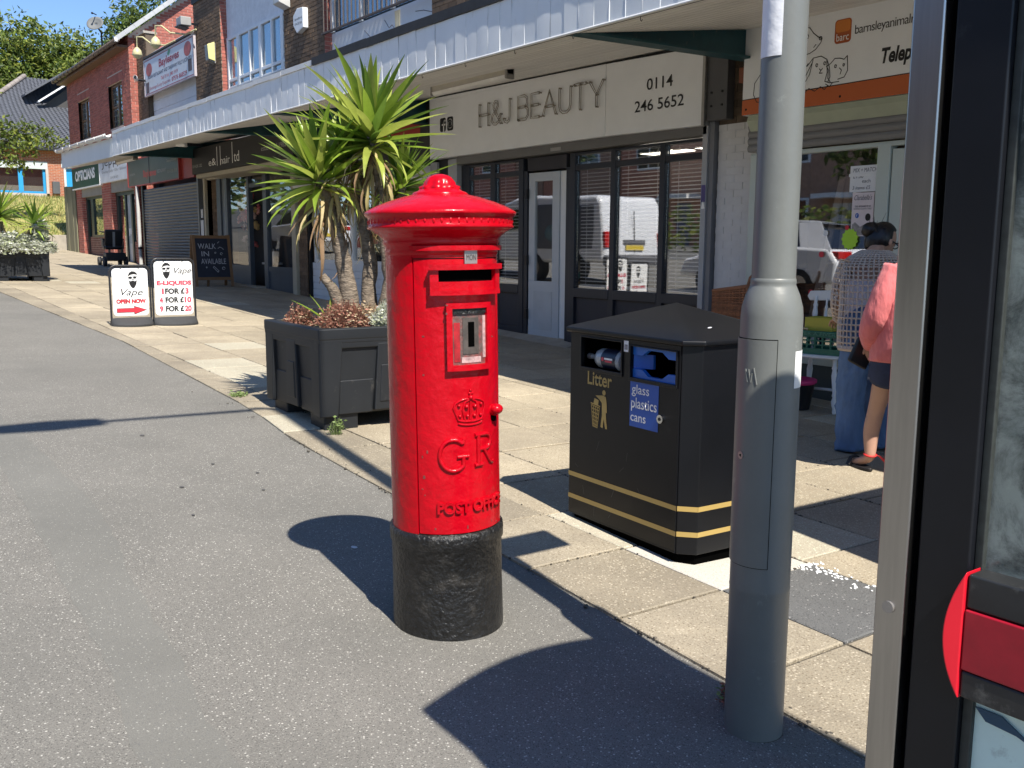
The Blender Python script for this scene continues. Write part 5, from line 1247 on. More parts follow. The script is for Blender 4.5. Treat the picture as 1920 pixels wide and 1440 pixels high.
MB().tube([(-HW+.663, -.004, .607), (-HW+.663, -.014, .607)], .019, 20).build('lock_ring', mat('chrome', (.6, .6, .58), .15, metal=1), door, .002); MB().tube([(-HW+.663, -.013, .607), (-HW+.663, -.016, .607)], .008, 12).build('lock_barrel', dark_frame, door)
tb = fill(F, [[(.405, .875), (.437, .875), (.437, .925), (.405, .925)]], 'inventory_tag', white_print, door, .002); fill(F, [[(.410, .885), (.432, .885), (.432, .908), (.410, .908)]], 'tag_print', mat('grey photo print', (.28, .26, .26), .6, var=.6, vs=400), tb, .003)
rc = random.Random(9); sc_l = []
for i in range(9):
    u_, z_ = rc.uniform(.05, .72), rc.uniform(.06, .52); sc_l.append([(u_, z_), (u_ + rc.uniform(-.03, .03), z_ - rc.uniform(.01, .05))])
for ln in sc_l: strokes(F, [ln], .0022, 'scratch', mat('scuff grey', (.07, .07, .068), .6), door)
for z0 in (.113, .225):
    lo, hi = z0, z0 + .022
    b = MB()
    for i in (7, 0, 1, 2, 3, 4, 5, 6):
        (x0, y0), (x1, y1) = ft[i], ft[(i+1) % 8]
        d = V((x1-x0, y1-y0, 0)); n_ = V((d.y, -d.x, 0)).normalized()*(.0055 if i == 0 else .0012)
        b.add([V((x0, y0, lo)) + n_, V((x1, y1, lo)) + n_, V((x1, y1, hi)) + n_, V((x0, y0, hi)) + n_], [(0, 1, 2, 3)])
    b.build('gold_stripe', gold, lb)
# bottle lying in the left opening
bt = thing('plastic_bottle', 'clear plastic drinks bottle with black label lying in the left opening of the bin', 'bottle', (-3.36, 2.94, .0), R_(-3.3), local=True)
bt.location = lb.matrix_basis @ V((-HW+.25, .05, .82)); 
b = MB(); ax = lambda t, r_, n=14: [(t, r_*cos(2*pi*i/n), r_*sin(2*pi*i/n)) for i in range(n)]
b.rings([ax(-.145, .011), ax(-.12, .012), ax(-.10, .024), ax(-.075, .043), ax(-.05, .05), ax(.10, .05), ax(.105, .045)]); b.build('bottle_body', mat('hazy clear plastic', (.55, .58, .58), .12, coat=.6, trans=.3), bt)
MB().rings([ax(-.17, .014), ax(-.146, .014)]).build('cap', mat('grey cap', (.25, .24, .22), .5), bt); MB().rings([ax(-.02, .0508), ax(.085, .0508)], cap=False).build('label', mat('black bottle label', (.015, .02, .04), .3, var=.3), bt)
Fb = Face((-.02, -.0512, 0), (1, 0, 0), (0, 0, 1)); fill(Fb, [circ(.018, .004, .010)], 'red_badge', mat('label red', (.6, .05, .08), .4), bt); fill(Fb, [[(.03, .003), (.09, .003), (.09, .012), (.03, .012)]], 'white_words', white_print, bt); fill(Fb, [[(.035, -.008), (.085, -.008), (.085, .001), (.035, .001)]], 'red_words', mat('label red'), bt)
bag = MB(); bag.ball((0, 0, 0), .05, 12, sc_=(1, .8, .9))
for i, p in enumerate(bag.v): k = 1 + .3*noise.noise(V(p)*40); bag.v[i] = tuple(V(p)*k)
o = bag.build('crisp_packet', mat('crumpled red brown packet', (.12, .06, .05), .4, var=.8, vs=30), None); o.location = lb.matrix_basis @ V((-HW+.365, .06, .80)); tag(o, 'crumpled packet wedged behind the bottle in the bin opening', 'litter')

# ------------------------------------------------------------------ street lamp with door, arm and lantern
lx, ly = -1.662, 2.095
lp = thing('street_lamp', 'grey green steel street lamp column with access door standing on the asphalt edge', 'street lamp', (lx, ly, gz(lx, ly) - .02), local=True)
MB().lathe([(.0835, -.05), (.0835, .45), (.0845, .455), (.0835, .462), (.0832, 1.22), (.081, 1.245), (.072, 1.278), (.0625, 1.300), (.0600, 1.306), (.0612, 1.312), (.0605, 1.320), (.0585, 1.323)], 56).build('base', lamp_grey, lp)
MB().lathe([(.0585, 1.32), (.0575, 3), (.052, 6.75)], 40).build('shaft', lamp_grey, lp)
fa = math.atan2(-ly, -lx) - R_(50)    # the door faces a little left of the camera
MB().sector(.0835, .0868, fa - R_(62), fa + R_(62), .53, 1.16, 30).build('access_door', lamp_grey, lp, .012, seg=3)
MB().sector(.0832, .0842, fa - R_(63.6), fa + R_(63.6), .5275, 1.1625, 30).build('door_seam', mat('black void'), lp)
b = MB()
cf = lambda u, v, h=0: V(((.0868+h)*cos(fa+u/.0868), (.0868+h)*sin(fa+u/.0868), v))
for ln in ([(-.022+.030, 1.08), (-.014+.030, 1.045)], [(-.012+.030, 1.08), (-.004+.030, 1.045)], [(-.004+.030, 1.045), (.0+.030, 1.07)], [(.004+.030, 1.085), (.014+.030, 1.04)]): b.tube([cf(u, v, .0005) for u, v in ln], .0022, 6)
b.build('maker_mark', lamp_grey, lp)
MB().lathe([(.0846, -.03), (.0843, .012), (.0838, .02)], 40, caps=False).build('foot_grime', mat('dirty column foot', (.075, .07, .06), .8, var=.5, vs=25, bump=1, bs=50), lp)
kd = V((cos(fa+.02), sin(fa+.02), 0)); MB().tube([kd*.0862 + V((0, 0, .84)), kd*.0885 + V((0, 0, .84))], .0105, 14).build('lock', mat('dull nickel'), lp); MB().tube([kd*.0885 + V((0, 0, .84)), kd*.0889 + V((0, 0, .84))], .0055, 3).build('lock_key', dk_, lp)
ca = math.atan2(-ly, -lx)
MB().sector(.0592, .0603, ca - R_(75), ca - R_(5), 1.895, 2.35, 14).build('paper_wrap', mat('white paper wrap', (.76, .77, .80), .6, bump=.6, bs=35), lp)
MB().sector(.0834, .0842, ca + R_(52), ca + R_(100), 1.03, 1.13, 12).build('torn_sticker', white_print, lp)
MB().tube([(0, 0, 6.6), (0, -.02, 6.85), (0, -.12, 6.95), (0, -1.3, 7.0)], [.05, .045, .035, .03], 12).build('arm', lamp_grey, lp)
MB().prism([(-.10, -1.22, 6.95), (.10, -1.22, 6.95), (.15, -1.55, 6.95), (.11, -1.9, 6.95), (-.11, -1.9, 6.95), (-.15, -1.55, 6.95)], (0, 0, .1)).build('lantern', lamp_grey, lp, .03)
ad_ = V((cos(ca), sin(ca), 0))
bs_ = thing('stand_in_flag', 'rectangular stand-in flag clamped to the street lamp above the picture edge to cast shadow', 'stand-in sign', (lx, ly, 2.1))  # unseen plate, stood in to cast the small rectangular shadow beside the column's
MB().box(lx+.03, lx+.055, ly+.03, ly+.36, 2.12, 2.42).build('plate', white_upvc, bs_, .02)
for z in (2.16, 2.36): MB().lathe([(.062, 0), (.062, .03)], 20, (lx, ly, z)).build('clamp', steel, bs_)

# ------------------------------------------------------------------ planters, yuccas and low plants
pk = mat('dark grey moulded plastic', (.014, .016, .019), .5, var=.12, vs=6, dirt_or_shade=((.085, .08, .07), 7, .12), spec=.4)
def planter(label, x, y, z, s=1.0, h=.68, rot=0):
    t = thing('planter', label, 'planter', (x, y, z), rot, 'dark moulded planters along the pavement', local=True)
    hw = s/2
    b = MB()
    for e, z0, z1 in ((.0, .60*h/.68, .66*h/.68),): 
        pass
    def frust(z0, z1, a0, a1, name, bev=.012, mt=pk):
        vs = [(sx*a0, sy*a0, z0) for sx, sy in ((-1, -1), (1, -1), (1, 1), (-1, 1))] + [(sx*a1, sy*a1, z1) for sx, sy in ((-1, -1), (1, -1), (1, 1), (-1, 1))]
        return MB().add(vs, [(0, 3, 2, 1), (4, 5, 6, 7), (0, 1, 5, 4), (1, 2, 6, 5), (2, 3, 7, 6), (3, 0, 4, 7)]).build(name, mt, t, bev)
    rim = MB(); w0, w1 = hw, hw - .07
    o_ = [(-w0, -w0), (w0, -w0), (w0, w0), (-w0, w0)]; i_ = [(-w1, -w1), (w1, -w1), (w1, w1), (-w1, w1)]
    z0, z1 = h - .075, h
    vs = P3(o_, z0) + P3(o_, z1) + P3(i_, z1) + P3(i_, z0 - .05)
    rim.add(vs, [(i, (i+1) % 4, 4+(i+1) % 4, 4+i) for i in range(4)] + [(4+i, 4+(i+1) % 4, 8+(i+1) % 4, 8+i) for i in range(4)] + [(8+i, 8+(i+1) % 4, 12+(i+1) % 4, 12+i) for i in range(4)] + [(12+i, 12+(i+1) % 4, (i+1) % 4, i) for i in range(4)])
    rim.build('rim', pk, t, .010)
    frust(.09, h - .055, hw - .045, hw - .022, 'tub', .02); frust(h - .10, h - .07, hw - .004, hw - .004, 'rim_step', .006)
    for sx in (-1, 1):
        for sy in (-1, 1): MB().box(sx*(hw-.05), sx*(hw-.30), sy*(hw-.05), sy*(hw-.30), -.03, .12).build('foot', pk, t, .01)
    # buttress panels on every face: two tapering corner legs, a raised centre pad and a ledge
    for f in range(4):
        M = Matrix.Rotation(f*pi/2, 4, 'Z')
        y0 = -hw + .004
        def pan(q, d0, d1, name, bev=.008):
            pts = [M @ V((u*hw, y0 + d0, v*h)) for u, v in q]; return MB().prism(pts, (M @ V((0, d1 - d0, 0, ))).to_3d()).build(name, pk, t, bev)
        pan([(-.98, .13), (-.74, .13), (-.66, .88), (-.98, .88)], .0, .05, 'buttress'); pan([(.98, .13), (.74, .13), (.66, .88), (.98, .88)], .0, .05, 'buttress')
        pan([(-.98, .80), (.98, .80), (.98, .89), (-.98, .89)], .002, .05, 'top_band')
        pan([(-.22, .16), (.22, .16), (.16, .84), (-.16, .84)], .0, .05, 'centre_pad'); pan([(-.15, .24), (.15, .24), (.12, .62), (-.12, .62)], -.006, .03, 'pad_panel')
        pan([(-.72, .14), (-.24, .14), (-.21, .48), (-.69, .48)], .022, .06, 'lower_panel'); pan([(.24, .14), (.72, .14), (.69, .48), (.21, .48)], .022, .06, 'lower_panel')
    frust(h - .16, h - .10, hw - .08, hw - .075, 'soil', 0, mat('dry soil', (.10, .075, .05), .95, var=.4, vs=20, bump=1, bs=40))
    return t
PN = V((-6.26, 3.17, gz(-6.26, 3.17) + .012))
planter('dark grey moulded plastic planter holding the yucca beside the pillar box', PN.x, PN.y, PN.z, 1.04, .685, R_(-2))
PF = V((-21.25, 3.25, gz(-21.25, 3.25) + .012))
planter('far dark planter overflowing with silver foliage at the left edge of the pavement', PF.x, PF.y, PF.z, 1.04, .56, R_(-2))

leafm = [mat('yucca leaf %d' % i, c,   .32, var=.18, vs=12, trans=.42, stretch=(1, 1, .4), rnd=.15) for i, c in enumerate(((.25, .36, .045), (.40, .46, .09), (.13, .22, .035)))]
leafd = [mat('dead yucca leaf %d' % i, c, .7, var=.25, vs=14, trans=.2) for i, c in enumerate(((.42, .33, .17), (.24, .15, .08), (.44, .36, .15)))]
def leafmesh(L, wd, droop, mt, k, flop=0):
    b = MB(); n = 7; rows = []
    ang = 0; p = V((0, 0, 0))
    for i in range(n+1):
        t = i/n; wl = wd*min(1, .55 + 2.2*t)*(1 - t**2.6)*.5
        rows.append((p.copy(), ang, max(wl, .0008)))
        ang = droop*t*t + flop*max(0, t-.45)*1.8
        p += V((0, sin(-ang)*-0, 0)) + V((L/n*cos(ang), 0, -L/n*sin(ang)))
    vs = []
    for p, a, wl in rows:
        up = V((sin(a), 0, cos(a)))
        vs += [p + V((0, wl, 0)) + up*wl*.42, p, p + V((0, -wl, 0)) + up*wl*.42]
    b.add(vs, [(3*i, 3*i+1, 3*i+4, 3*i+3) for i in range(n)] + [(3*i+1, 3*i+2, 3*i+5, 3*i+4) for i in range(n)], 0, True)
    return b.mesh('leaf', mt)
LV = [leafmesh(.5, rr.uniform(.056, .074), rr.uniform(-.05, .25), leafm[i % 3], i) for i in range(15)]
LO = [leafmesh(.46, rr.uniform(.05, .06), rr.uniform(.5, 1.1), leafm[i % 2 + (1 if i % 3 == 0 else 0)], i, rr.uniform(0, .6)) for i in range(9)]
LD = [leafmesh(.44, rr.uniform(.028, .042), rr.uniform(.3, 1.2), leafd[i % 3], i, rr.uniform(0, 1.2)) for i in range(9)]
bark = mat('grey yucca bark', (.22, .175, .13), .9, var=.6, vs=14, stretch=(1, 1, 3.0), bump=3, bs=40, dirt_or_shade=((.05, .036, .026), 12, .5))
def yucca_head(t, c, axis, n, ndead, size=1.0, seed=1):
    r2 = random.Random(seed); c = V(c); axis = V(axis).normalized(); u, v = basis(axis)
    for i in range(n):
        f = (i + .5)/n
        pol = R_(6 + 108*f**1.05) + r2.gauss(0, .06); az = i*2.39996 + r2.gauss(0, .12)
        d = axis*cos(pol) + (u*cos(az) + v*sin(az))*sin(pol)
        o = link('leaf', r2.choice(LV if f < .82 else LO), t)
        s_ = size*r2.uniform(.82, 1.08)*(1.02 if f < .7 else .95)*(.62 + .5*min(1, f*3.2))
        put(o, t, c - axis*.16*f, d, s_, r2)
    for i in range(ndead):
        pol = R_(105 + 62*r2.random()); az = r2.uniform(0, 2*pi)
        d = axis*cos(pol) + (u*cos(az) + v*sin(az))*sin(pol)
        o = link('dead_leaf', r2.choice(LD), t); put(o, t, c - axis*r2.uniform(.14, .34), d, size*r2.uniform(.55, 1.0), r2)
def put(o, t, pos, d, s_, r2):
    x = d; side = V((0, 0, 1)).cross(x)
    if side.length < .05: side = V((r2.uniform(-1, 1), r2.uniform(-1, 1), 0)).cross(x)
    side.normalize(); z = x.cross(side)
    m = Matrix((x, side, z)).transposed().to_4x4()
    m = m @ Matrix.Rotation(r2.gauss(0, .25), 4, 'X')
    m = m @ Matrix.Scale(s_, 4)
    m.translation = V(pos) - WO[t]
    o.matrix_local = m
def trunk(t, pts, rs, name='trunk'):
    b = MB(); path = []
    for i in range(len(pts)-1):
        for k in range(8): path.append(V(pts[i]).lerp(V(pts[i+1]), k/8))
    path.append(V(pts[-1])); n = len(path); rad = []
    for i in range(n):
        f = i/(n-1)*(len(rs)-1); a = int(min(f, len(rs)-2)); rad.append((rs[a] + (rs[a+1]-rs[a])*(f-a))*(1 + .10*(i % 2) + rr.uniform(-.08, .08)))
    path = [p + V((noise.noise(p*6)*.012, noise.noise(p*6 + V((9, 0, 0)))*.012, 0)) for p in path]
    b.tube(path, rad, 12); return b.build(name, bark, t)
r_h = V((.59, .807, 0)); f_h = V((-.807, .59, 0))   # along the picture's right, and away from the viewer
yu = thing('yucca', 'tall multi stemmed yucca with spiky green heads in the near planter', 'yucca plant', PN + V((0, 0, .58)))
c0 = PN + V((0, 0, .52))
def yp(a, d, z): return V((PN.x, PN.y, 0)) + r_h*a + f_h*d + V((0, 0, PN.z + z))
trunk(yu, [yp(-.03, .02, .5), yp(-.06, .0, .95), yp(-.14, -.02, 1.40), yp(-.25, -.03, 1.72)], [.085, .06, .045, .036])
trunk(yu, [yp(-.08, .0, .72), yp(-.17, -.04, .92), yp(-.24, -.05, 1.02)], [.05, .038, .028], 'stump')
trunk(yu, [yp(.06, .14, .5), yp(.08, .15, 1.1), yp(.0, .18, 1.7), yp(-.07, .2, 1.95)], [.062, .05, .042, .036])
trunk(yu, [yp(.20, .0, .5), yp(.26, .0, 1.0), yp(.20, -.02, 1.6), yp(.13, -.03, 2.06)], [.088, .062, .042, .036])
trunk(yu, [yp(.30, .03, .5), yp(.37, .05, .80), yp(.38, .06, .86)], [.07, .055, .05], 'stump')
trunk(yu, [yp(.26, .05, 1.0), yp(.30, .12, 1.5), yp(.33, .16, 1.70)], [.036, .032, .03])
yucca_head(yu, yp(-.27, -.03, 1.78), (r_h*-.25 + V((0, 0, 1))), 82, 34, 1.02, 1)
yucca_head(yu, yp(.13, -.03, 2.08), (r_h*-.02 + V((0, 0, 1))), 84, 36, 1.10, 2)
yucca_head(yu, yp(-.07, .22, 1.95), (f_h*.3 + r_h*-.1 + V((0, 0, 1))), 60, 26, .92, 3)
yucca_head(yu, yp(.34, .18, 1.72), (r_h*.45 + f_h*.1 + V((0, 0, .9))), 56, 24, .80, 4)
yucca_head(yu, yp(-.22, -.02, .70), (r_h*-.6 + V((0, 0, .9))), 7, 0, .62, 5)
for k in range(34):
    o = link('dead_leaf', LD[k % 9], yu); a = rr.choice((-.17, -.15, .03, .22, .24)); put(o, yu, yp(a + rr.gauss(0, .03), -.03 + rr.gauss(0, .05), 1.48 + rr.uniform(-.2, .35)), V((rr.gauss(0, .3), rr.gauss(0, .3), -1)).normalized(), rr.uniform(.6, 1.1), rr)
y2 = thing('yucca', 'smaller yucca with two spiky heads in the far planter at the left edge', 'yucca plant', PF + V((0, 0, .45)))
def yq(a, d, z): return V((PF.x, PF.y, 0)) + r_h*a + f_h*d + V((0, 0, PF.z + z))
trunk(y2, [yq(-.25, 0, .4), yq(-.28, 0, .9), yq(-.30, 0, 1.15)], [.09, .08, .06]); trunk(y2, [yq(.15, 0, .4), yq(.25, 0, .8), yq(.36, 0, 1.05)], [.08, .06, .05])
yucca_head(y2, yq(-.30, 0, 1.35), V((0, 0, 1)), 44, 8, 1.35, 11); yucca_head(y2, yq(.42, 0, 1.18), (r_h*.3 + V((0, 0, 1))), 34, 10, 1.05, 12)

def tuft(name, label, c, rad, h, n, mats, wd=.006, cat='plant', trail=0, seed=1, fl=3):
    """a low bushy plant of hundreds of fine sprigs and leaflets"""
    r2 = random.Random(seed); b = MB(); c = V(c)
    for i in range(n):
        a = r2.uniform(0, 2*pi); q = r2.random()**.5
        base_ = c + V((cos(a)*q*rad*.6, sin(a)*q*rad*.6, 0)); tip = c + V((cos(a)*q*rad, sin(a)*q*rad, h*(1-.55*q*q)*r2.uniform(.6, 1.1)))
        if trail and q > .6: tip = c + V((cos(a)*rad*(q+.12), sin(a)*rad*(q+.12), h*.5 - trail*r2.random()*(q-.5)))
        b.tube([base_, (base_+tip)/2 + V((0, 0, h*.12)), tip], wd*.35, 3, 0, False)
        for k in range(fl):
            p = base_.lerp(tip, r2.uniform(.45, 1.05)) + V((r2.gauss(0, .012), r2.gauss(0, .012), r2.gauss(0, .012)))
            d = V((r2.gauss(0, 1), r2.gauss(0, 1), r2.gauss(.4, 1))).normalized(); e, g = basis(d); l = wd*r2.uniform(1.4, 3.0)
            b.add([p - e*l, p + g*l*.5, p + e*l, p - g*l*.5], [(0, 1, 2, 3)], r2.randrange(len(mats)))
    o = b.build(name, mats, None); return tag(o, label, cat)
hb = [mat('dry heather brown', (.24, .10, .065), .8, isl=.4, trans=.15), mat('dry heather pink', (.36, .17, .12), .8, isl=.3, trans=.15), mat('dry heather straw', (.42, .32, .20), .8, isl=.3, trans=.15)]
sv = [mat('silver leaf', (.46, .48, .38), .7, isl=.3, trans=.15), mat('silver leaf grey', (.56, .56, .50), .7, isl=.2, trans=.15), mat('pale olive leaf', (.30, .33, .18), .7, isl=.3)]
ps = lambda a, d: yp(a, d, .60)
tuft('heather', 'dried brown heather clump at the left end of the near planter', ps(-.42, .0), .12, .20, 330, hb, .005, seed=1)
tuft('heather', 'wide dried pinkish brown heather clump at the front of the near planter', ps(-.05, -.24), .21, .24, 1000, hb, .005, seed=2)
tuft('heather', 'straw coloured dried clump between the yucca stems', ps(.10, -.16), .14, .24, 260, [hb[2], hb[2], hb[1]], seed=3)
tuft('silver_plant', 'silvery bush at the right end of the near planter', ps(.30, -.20), .20, .26, 900, sv, .006, seed=4)
tuft('silver_plant', 'silver trailing shrub spilling over the far planter', PF + V((.05, -.05, .58)), .72, .34, 3000, sv, .013, trail=.5, seed=5)
tuft('silver_plant', 'tall silvery sprig rising at the right of the far planter', PF + V((.2, .42, .6)), .18, .75, 150, sv, .02, seed=6)
tuft('weed', 'small green weed growing at the foot of the near planter', V((-5.66, 2.70, gz(-5.66, 2.70) + .015)), .06, .11, 40, [mat('weed green', (.16, .22, .07), .7, isl=.3)], .005, seed=7)
tuft('weed', 'flat green weed in the paving joint left of the near planter', V((-7.25, 2.62, gz(-7.25, 2.62) + .012)), .07, .03, 60, [mat('weed green')], .005, seed=8)
tuft('weed', 'tuft of dead grass against the street lamp foot', V((-1.78, 2.16, gz(-1.78, 2.16) + .005)), .06, .05, 70, [hb[0], mat('weed green')], .004, seed=9)

# ------------------------------------------------------------------ advertising boards
rubber = mat('black rubber base', (.035, .036, .038), .75, var=.15, vs=20, bump=.3, bs=60)
tube_b = mat('black tube', (.02, .02, .022), .4)
def sway(label, y0, y1, h, rows):
    w_ = y1 - y0; x = -12.48
    t = thing('pavement_sign', label, 'advertising board', (x, (y0+y1)/2, gz(x, (y0+y1)/2) + .012), R_(90) + R_(-1), 'swinging pavement signs of the vape shop', local=True)
    hw = w_/2
    b = MB(); b.add([], [])
    el = lambda a, c, z: [(hw*a*max(-1, min(1, 1.06*cos(2*pi*i/40))), c*sin(2*pi*i/40), z) for i in range(40)]
    MB().rings([el(1.0, .21, 0), el(1.0, .21, .022), el(.98, .185, .04), el(.97, .10, .085), el(.96, .05, .098)]).build('base', rubber, t, .004)
    r_ = .075; zt = h - .012
    path = [(-hw+.012, 0, .08), (-hw+.012, 0, zt - r_)] + [(-hw+.012 + r_ - r_*cos(a), 0, zt - r_ + r_*sin(a)) for a in [pi/2*i/6 for i in range(1, 7)]] + [(hw-.012 - r_ + r_*sin(a), 0, zt - r_ + r_*cos(a)) for a in [pi/2*i/6 for i in range(7)]] + [(hw-.012, 0, .08)]
    MB().tube(path, .0125, 10).build('frame', tube_b, t)
    z0, z1 = .125, h - .045
    pn = MB().prism([(u, -.004, v) for u, v in rrect(-hw+.038, z0, hw-.038, z1, .05)], (0, .008, 0)).build('panel', white_upvc, t)
    for u in (-hw*.42, hw*.42): MB().tube([(u, 0, z1-.01), (u, 0, zt)], .008, 6).build('hanger', tube_b, t)
    MB().prism([(u, -.0055, v) for u, v in rrect(-hw+.045, z0+.01, hw-.045, z1-.006, .045)], (0, .001, 0)).build('poster', mat('poster white', (.84, .84, .83), .35, var=.01), pn)
    return t, pn, Face((-hw, -.0058, 0), (1, 0, 0), (0, 0, 1)), w_
def beard(F, cx, cz, s, pn):
    D = lambda L: [(cx + u*s, cz + v*s) for u, v in L]
    fill(F, [D([(-.42, .40), (-.35, .62), (-.1, .8), (.2, .78), (.42, .6), (.45, .42), (.15, .5), (-.15, .45), (-.48, .28), (-.62, .24)])], 'cap_print', black_print, pn)
    fill(F, [D(circ(-.22, .14, .17, .13, 10)), D(circ(.22, .16, .17, .13, 10))], 'sunglasses_print', black_print, pn); strokes(F, [D([(-.42, .22), (.45, .26)])], .03*s, 'sunglasses_print', black_print, pn)
    fill(F, [D([(-.36, -.18), (-.2, -.22), (0, -.16), (.2, -.22), (.40, -.16), (.36, -.5), (.18, -.85), (0, -.98), (-.18, -.82), (-.34, -.5)])], 'beard_print', black_print, pn)
    strokes(F, [D([(-.16, -.10), (0, -.06), (.18, -.10)]), D([(.44, .4), (.47, .1), (.4, -.2)]), D([(-.4, .2), (-.4, -.1), (-.36, -.25)]), D([(.03, .1), (.06, -.02), (-.02, -.04)])], .04*s, 'face_line', black_print, pn)
    sm = mat('pale grey print'); strokes(F, [D(circ(-.85, .1, .42, .45, 14, R_(40), R_(330))), D(circ(-.75, .35, .22, .2, 10, R_(20), R_(250)))], .02*s, 'smoke_line', sm, pn)
t, pn, F, w_ = sway('shorter white swing sign with OPEN NOW and a red arrow', 2.915, 3.420, .765, 0)
beard(F, .285, .585, .122, pn); text('Vape', F, .14, .355, .40, .46, black_print, pn, shear=.35); text('THE', F, .125, .455, .16, .468, mat('pale red print', (.6, .3, .3), .5), pn); text('GUYZ', F, .31, .345, .39, .358, mat('pale red print'), pn)
text('OPEN NOW', F, .075, .278, .435, .335, black_print, pn, bold=.07); text('OPEN NOW', F, .080, .282, .430, .331, red_print, pn, d=.003, bold=.03)
ar_ = [(.078, .165), (.285, .165), (.285, .138), (.445, .195), (.285, .248), (.285, .222), (.078, .222)]
fill(F, [ar_], 'arrow_edge', black_print, pn); fill(F, [[(.084, .171), (.291, .171), (.291, .149), (.43, .195), (.291, .238), (.291, .216), (.084, .216)]], 'arrow', red_print, pn, .003)
t, pn, F, w_ = sway('taller white swing sign listing E-LIQUIDS prices', 3.428, 3.985, .86, 0)
beard(F, .19, .705, .115, pn); text('Vape', F, .29, .635, .51, .735, black_print, pn, shear=.35); text('GUYZ', F, .44, .618, .51, .63, mat('pale red print'), pn)
text('E-LIQUIDS', F, .065, .50, .505, .568, mat('sign red text', (.60, .06, .10), .5), pn, bold=.055)
for i, (n_, p_) in enumerate((('1', '3'), ('4', '10'), ('9', '20'))):
    z0 = .395 - i*.113; rt = mat('sign red text'); u1 = .465 if i == 0 else .495
    text(n_, F, .125 if i == 0 else .09, z0, .15 if i == 0 else .135, z0+.075, rt, pn, bold=.05); text('FOR £', F, .165, z0, u1 - (.05 if i == 0 else .095), z0+.075, black_print, pn, bold=.045); text(p_, F, u1 - (.042 if i == 0 else .087), z0, u1, z0+.075, rt, pn, bold=.05)

cbx = V((-19.45, 6.55, gz(-19.45, 6.55) + .012))
t = thing('chalkboard', 'wooden framed A-board with WALK IN AVAILABLE chalked on black', 'chalkboard sign', cbx, R_(86), local=True)
wdm = mat('stained pine frame', (.20, .105, .045), .6, var=.2, vs=5, stretch=(1, 1, .3))
tl = .20
def slope(v, off=0): return -.26 + tl*v + off
for sgn, nm in ((1, 'front'), (-1, 'back')):
    S = lambda v, o=0: (slope(v, o))*sgn
    for u in (-.36, .36): MB().beam((u, S(0), 0), (u*.98, S(1.04), 1.04), .055, .03, (0, 1, 0)).build('leg', wdm, t)
    for v in (.16, 1.0): MB().beam((-.36, S(v), v), (.36, S(v), v), .03, .06).build('rail', wdm, t)
    MB().prism([(-.335, S(.19), .19), (.335, S(.19), .19), (.335, S(.97), .97), (-.335, S(.97), .97)], (0, .012*sgn, 0)).build('board', mat('chalkboard', (.012, .016, .03), .6, var=.3, vs=5), t)
MB().beam((-.1, -.1, 0), (-.1, -.15, .17), .05, .02).build('stay', wdm, t)
F = Face((-.335, slope(.19) - .003, .19), (1, 0, 0), (0, tl, 1)); ck = mat('chalk', (.42, .43, .46), .8, var=.3, vs=60)
text('WALK', F, .06, .58, .42, .69, ck, t, d=.003); text('IN', F, .12, .43, .27, .53, ck, t, d=.003); text('AVAILABLE', F, .10, .27, .60, .38, ck, t, d=.003)
strokes(F, [[(.46, .59), (.50, .62), (.54, .6), (.57, .57)], circ(.52, .48, .025, .025, 5), circ(.40, .5, .015, .015, 5), circ(.54, .18, .03, .03, 5), [(.33, .2), (.42, .1), (.44, .13), (.35, .22), (.33, .2)], [(.46, .7), (.49, .73)], circ(.2, .2, .012, .012, 5)], .010, 'chalk_doodle', ck, t, .003)

# ------------------------------------------------------------------ mobility scooter outside the gift shop
ms_ = V((-27.0, 6.45, gz(-27.0, 6.45) + .012))
t = thing('mobility_scooter', 'black mobility scooter parked outside the gift shop seen from behind', 'mobility scooter', ms_, R_(86), local=True)
bkf = mat('black vinyl', (.012, .012, .015), .5)
for sx in (-1, 1):
    for yy, r_ in ((-.35, .13), (.5, .12)): MB().tube([(sx*.22, yy, r_), (sx*.30, yy, r_)], r_, 18).build('wheel', rubber, t, .01)
    MB().box(sx*.27, sx*.21, -.2, .2, .68, .73).build('armrest', bkf, t, .02); MB().tube([(sx*.24, -.22, .46), (sx*.25, -.24, .6), (sx*.24, -.18, .69)], .015, 6).build('arm_tube', tube_b, t)
MB().prism([(-.25, -.5, .14), (-.25, .6, .12), (-.25, .62, .2), (-.25, 0, .22), (-.25, -.1, .36), (-.25, -.5, .36)], (.5, 0, 0)).build('body_shell', bkf, t, .03)
MB().box(-.22, .22, -.25, .2, .44, .54).build('seat', bkf, t, .04)
MB().prism([(-.22, -.20, .52), (-.22, -.32, .94), (-.22, -.24, .98), (-.22, -.10, .54)], (.44, 0, 0)).build('seat_back', bkf, t, .04)
MB().prism([(-.03, -.215, .5), (-.03, -.325, .9), (-.03, -.34, .9), (-.03, -.24, .5)], (.06, 0, 0)).build('grey_stripe', mat('grey webbing', (.25, .26, .27), .6), t)
MB().tube([(0, .55, .2), (0, .40, .85)], .03, 8).build('tiller', tube_b, t); MB().tube([(-.25, .36, .92), (0, .40, .88), (.25, .36, .92)], .018, 8).build('handlebar', tube_b, t)
MB().box(-.15, .15, .56, .8, .5, .7).build('basket', bkf, t, .02)

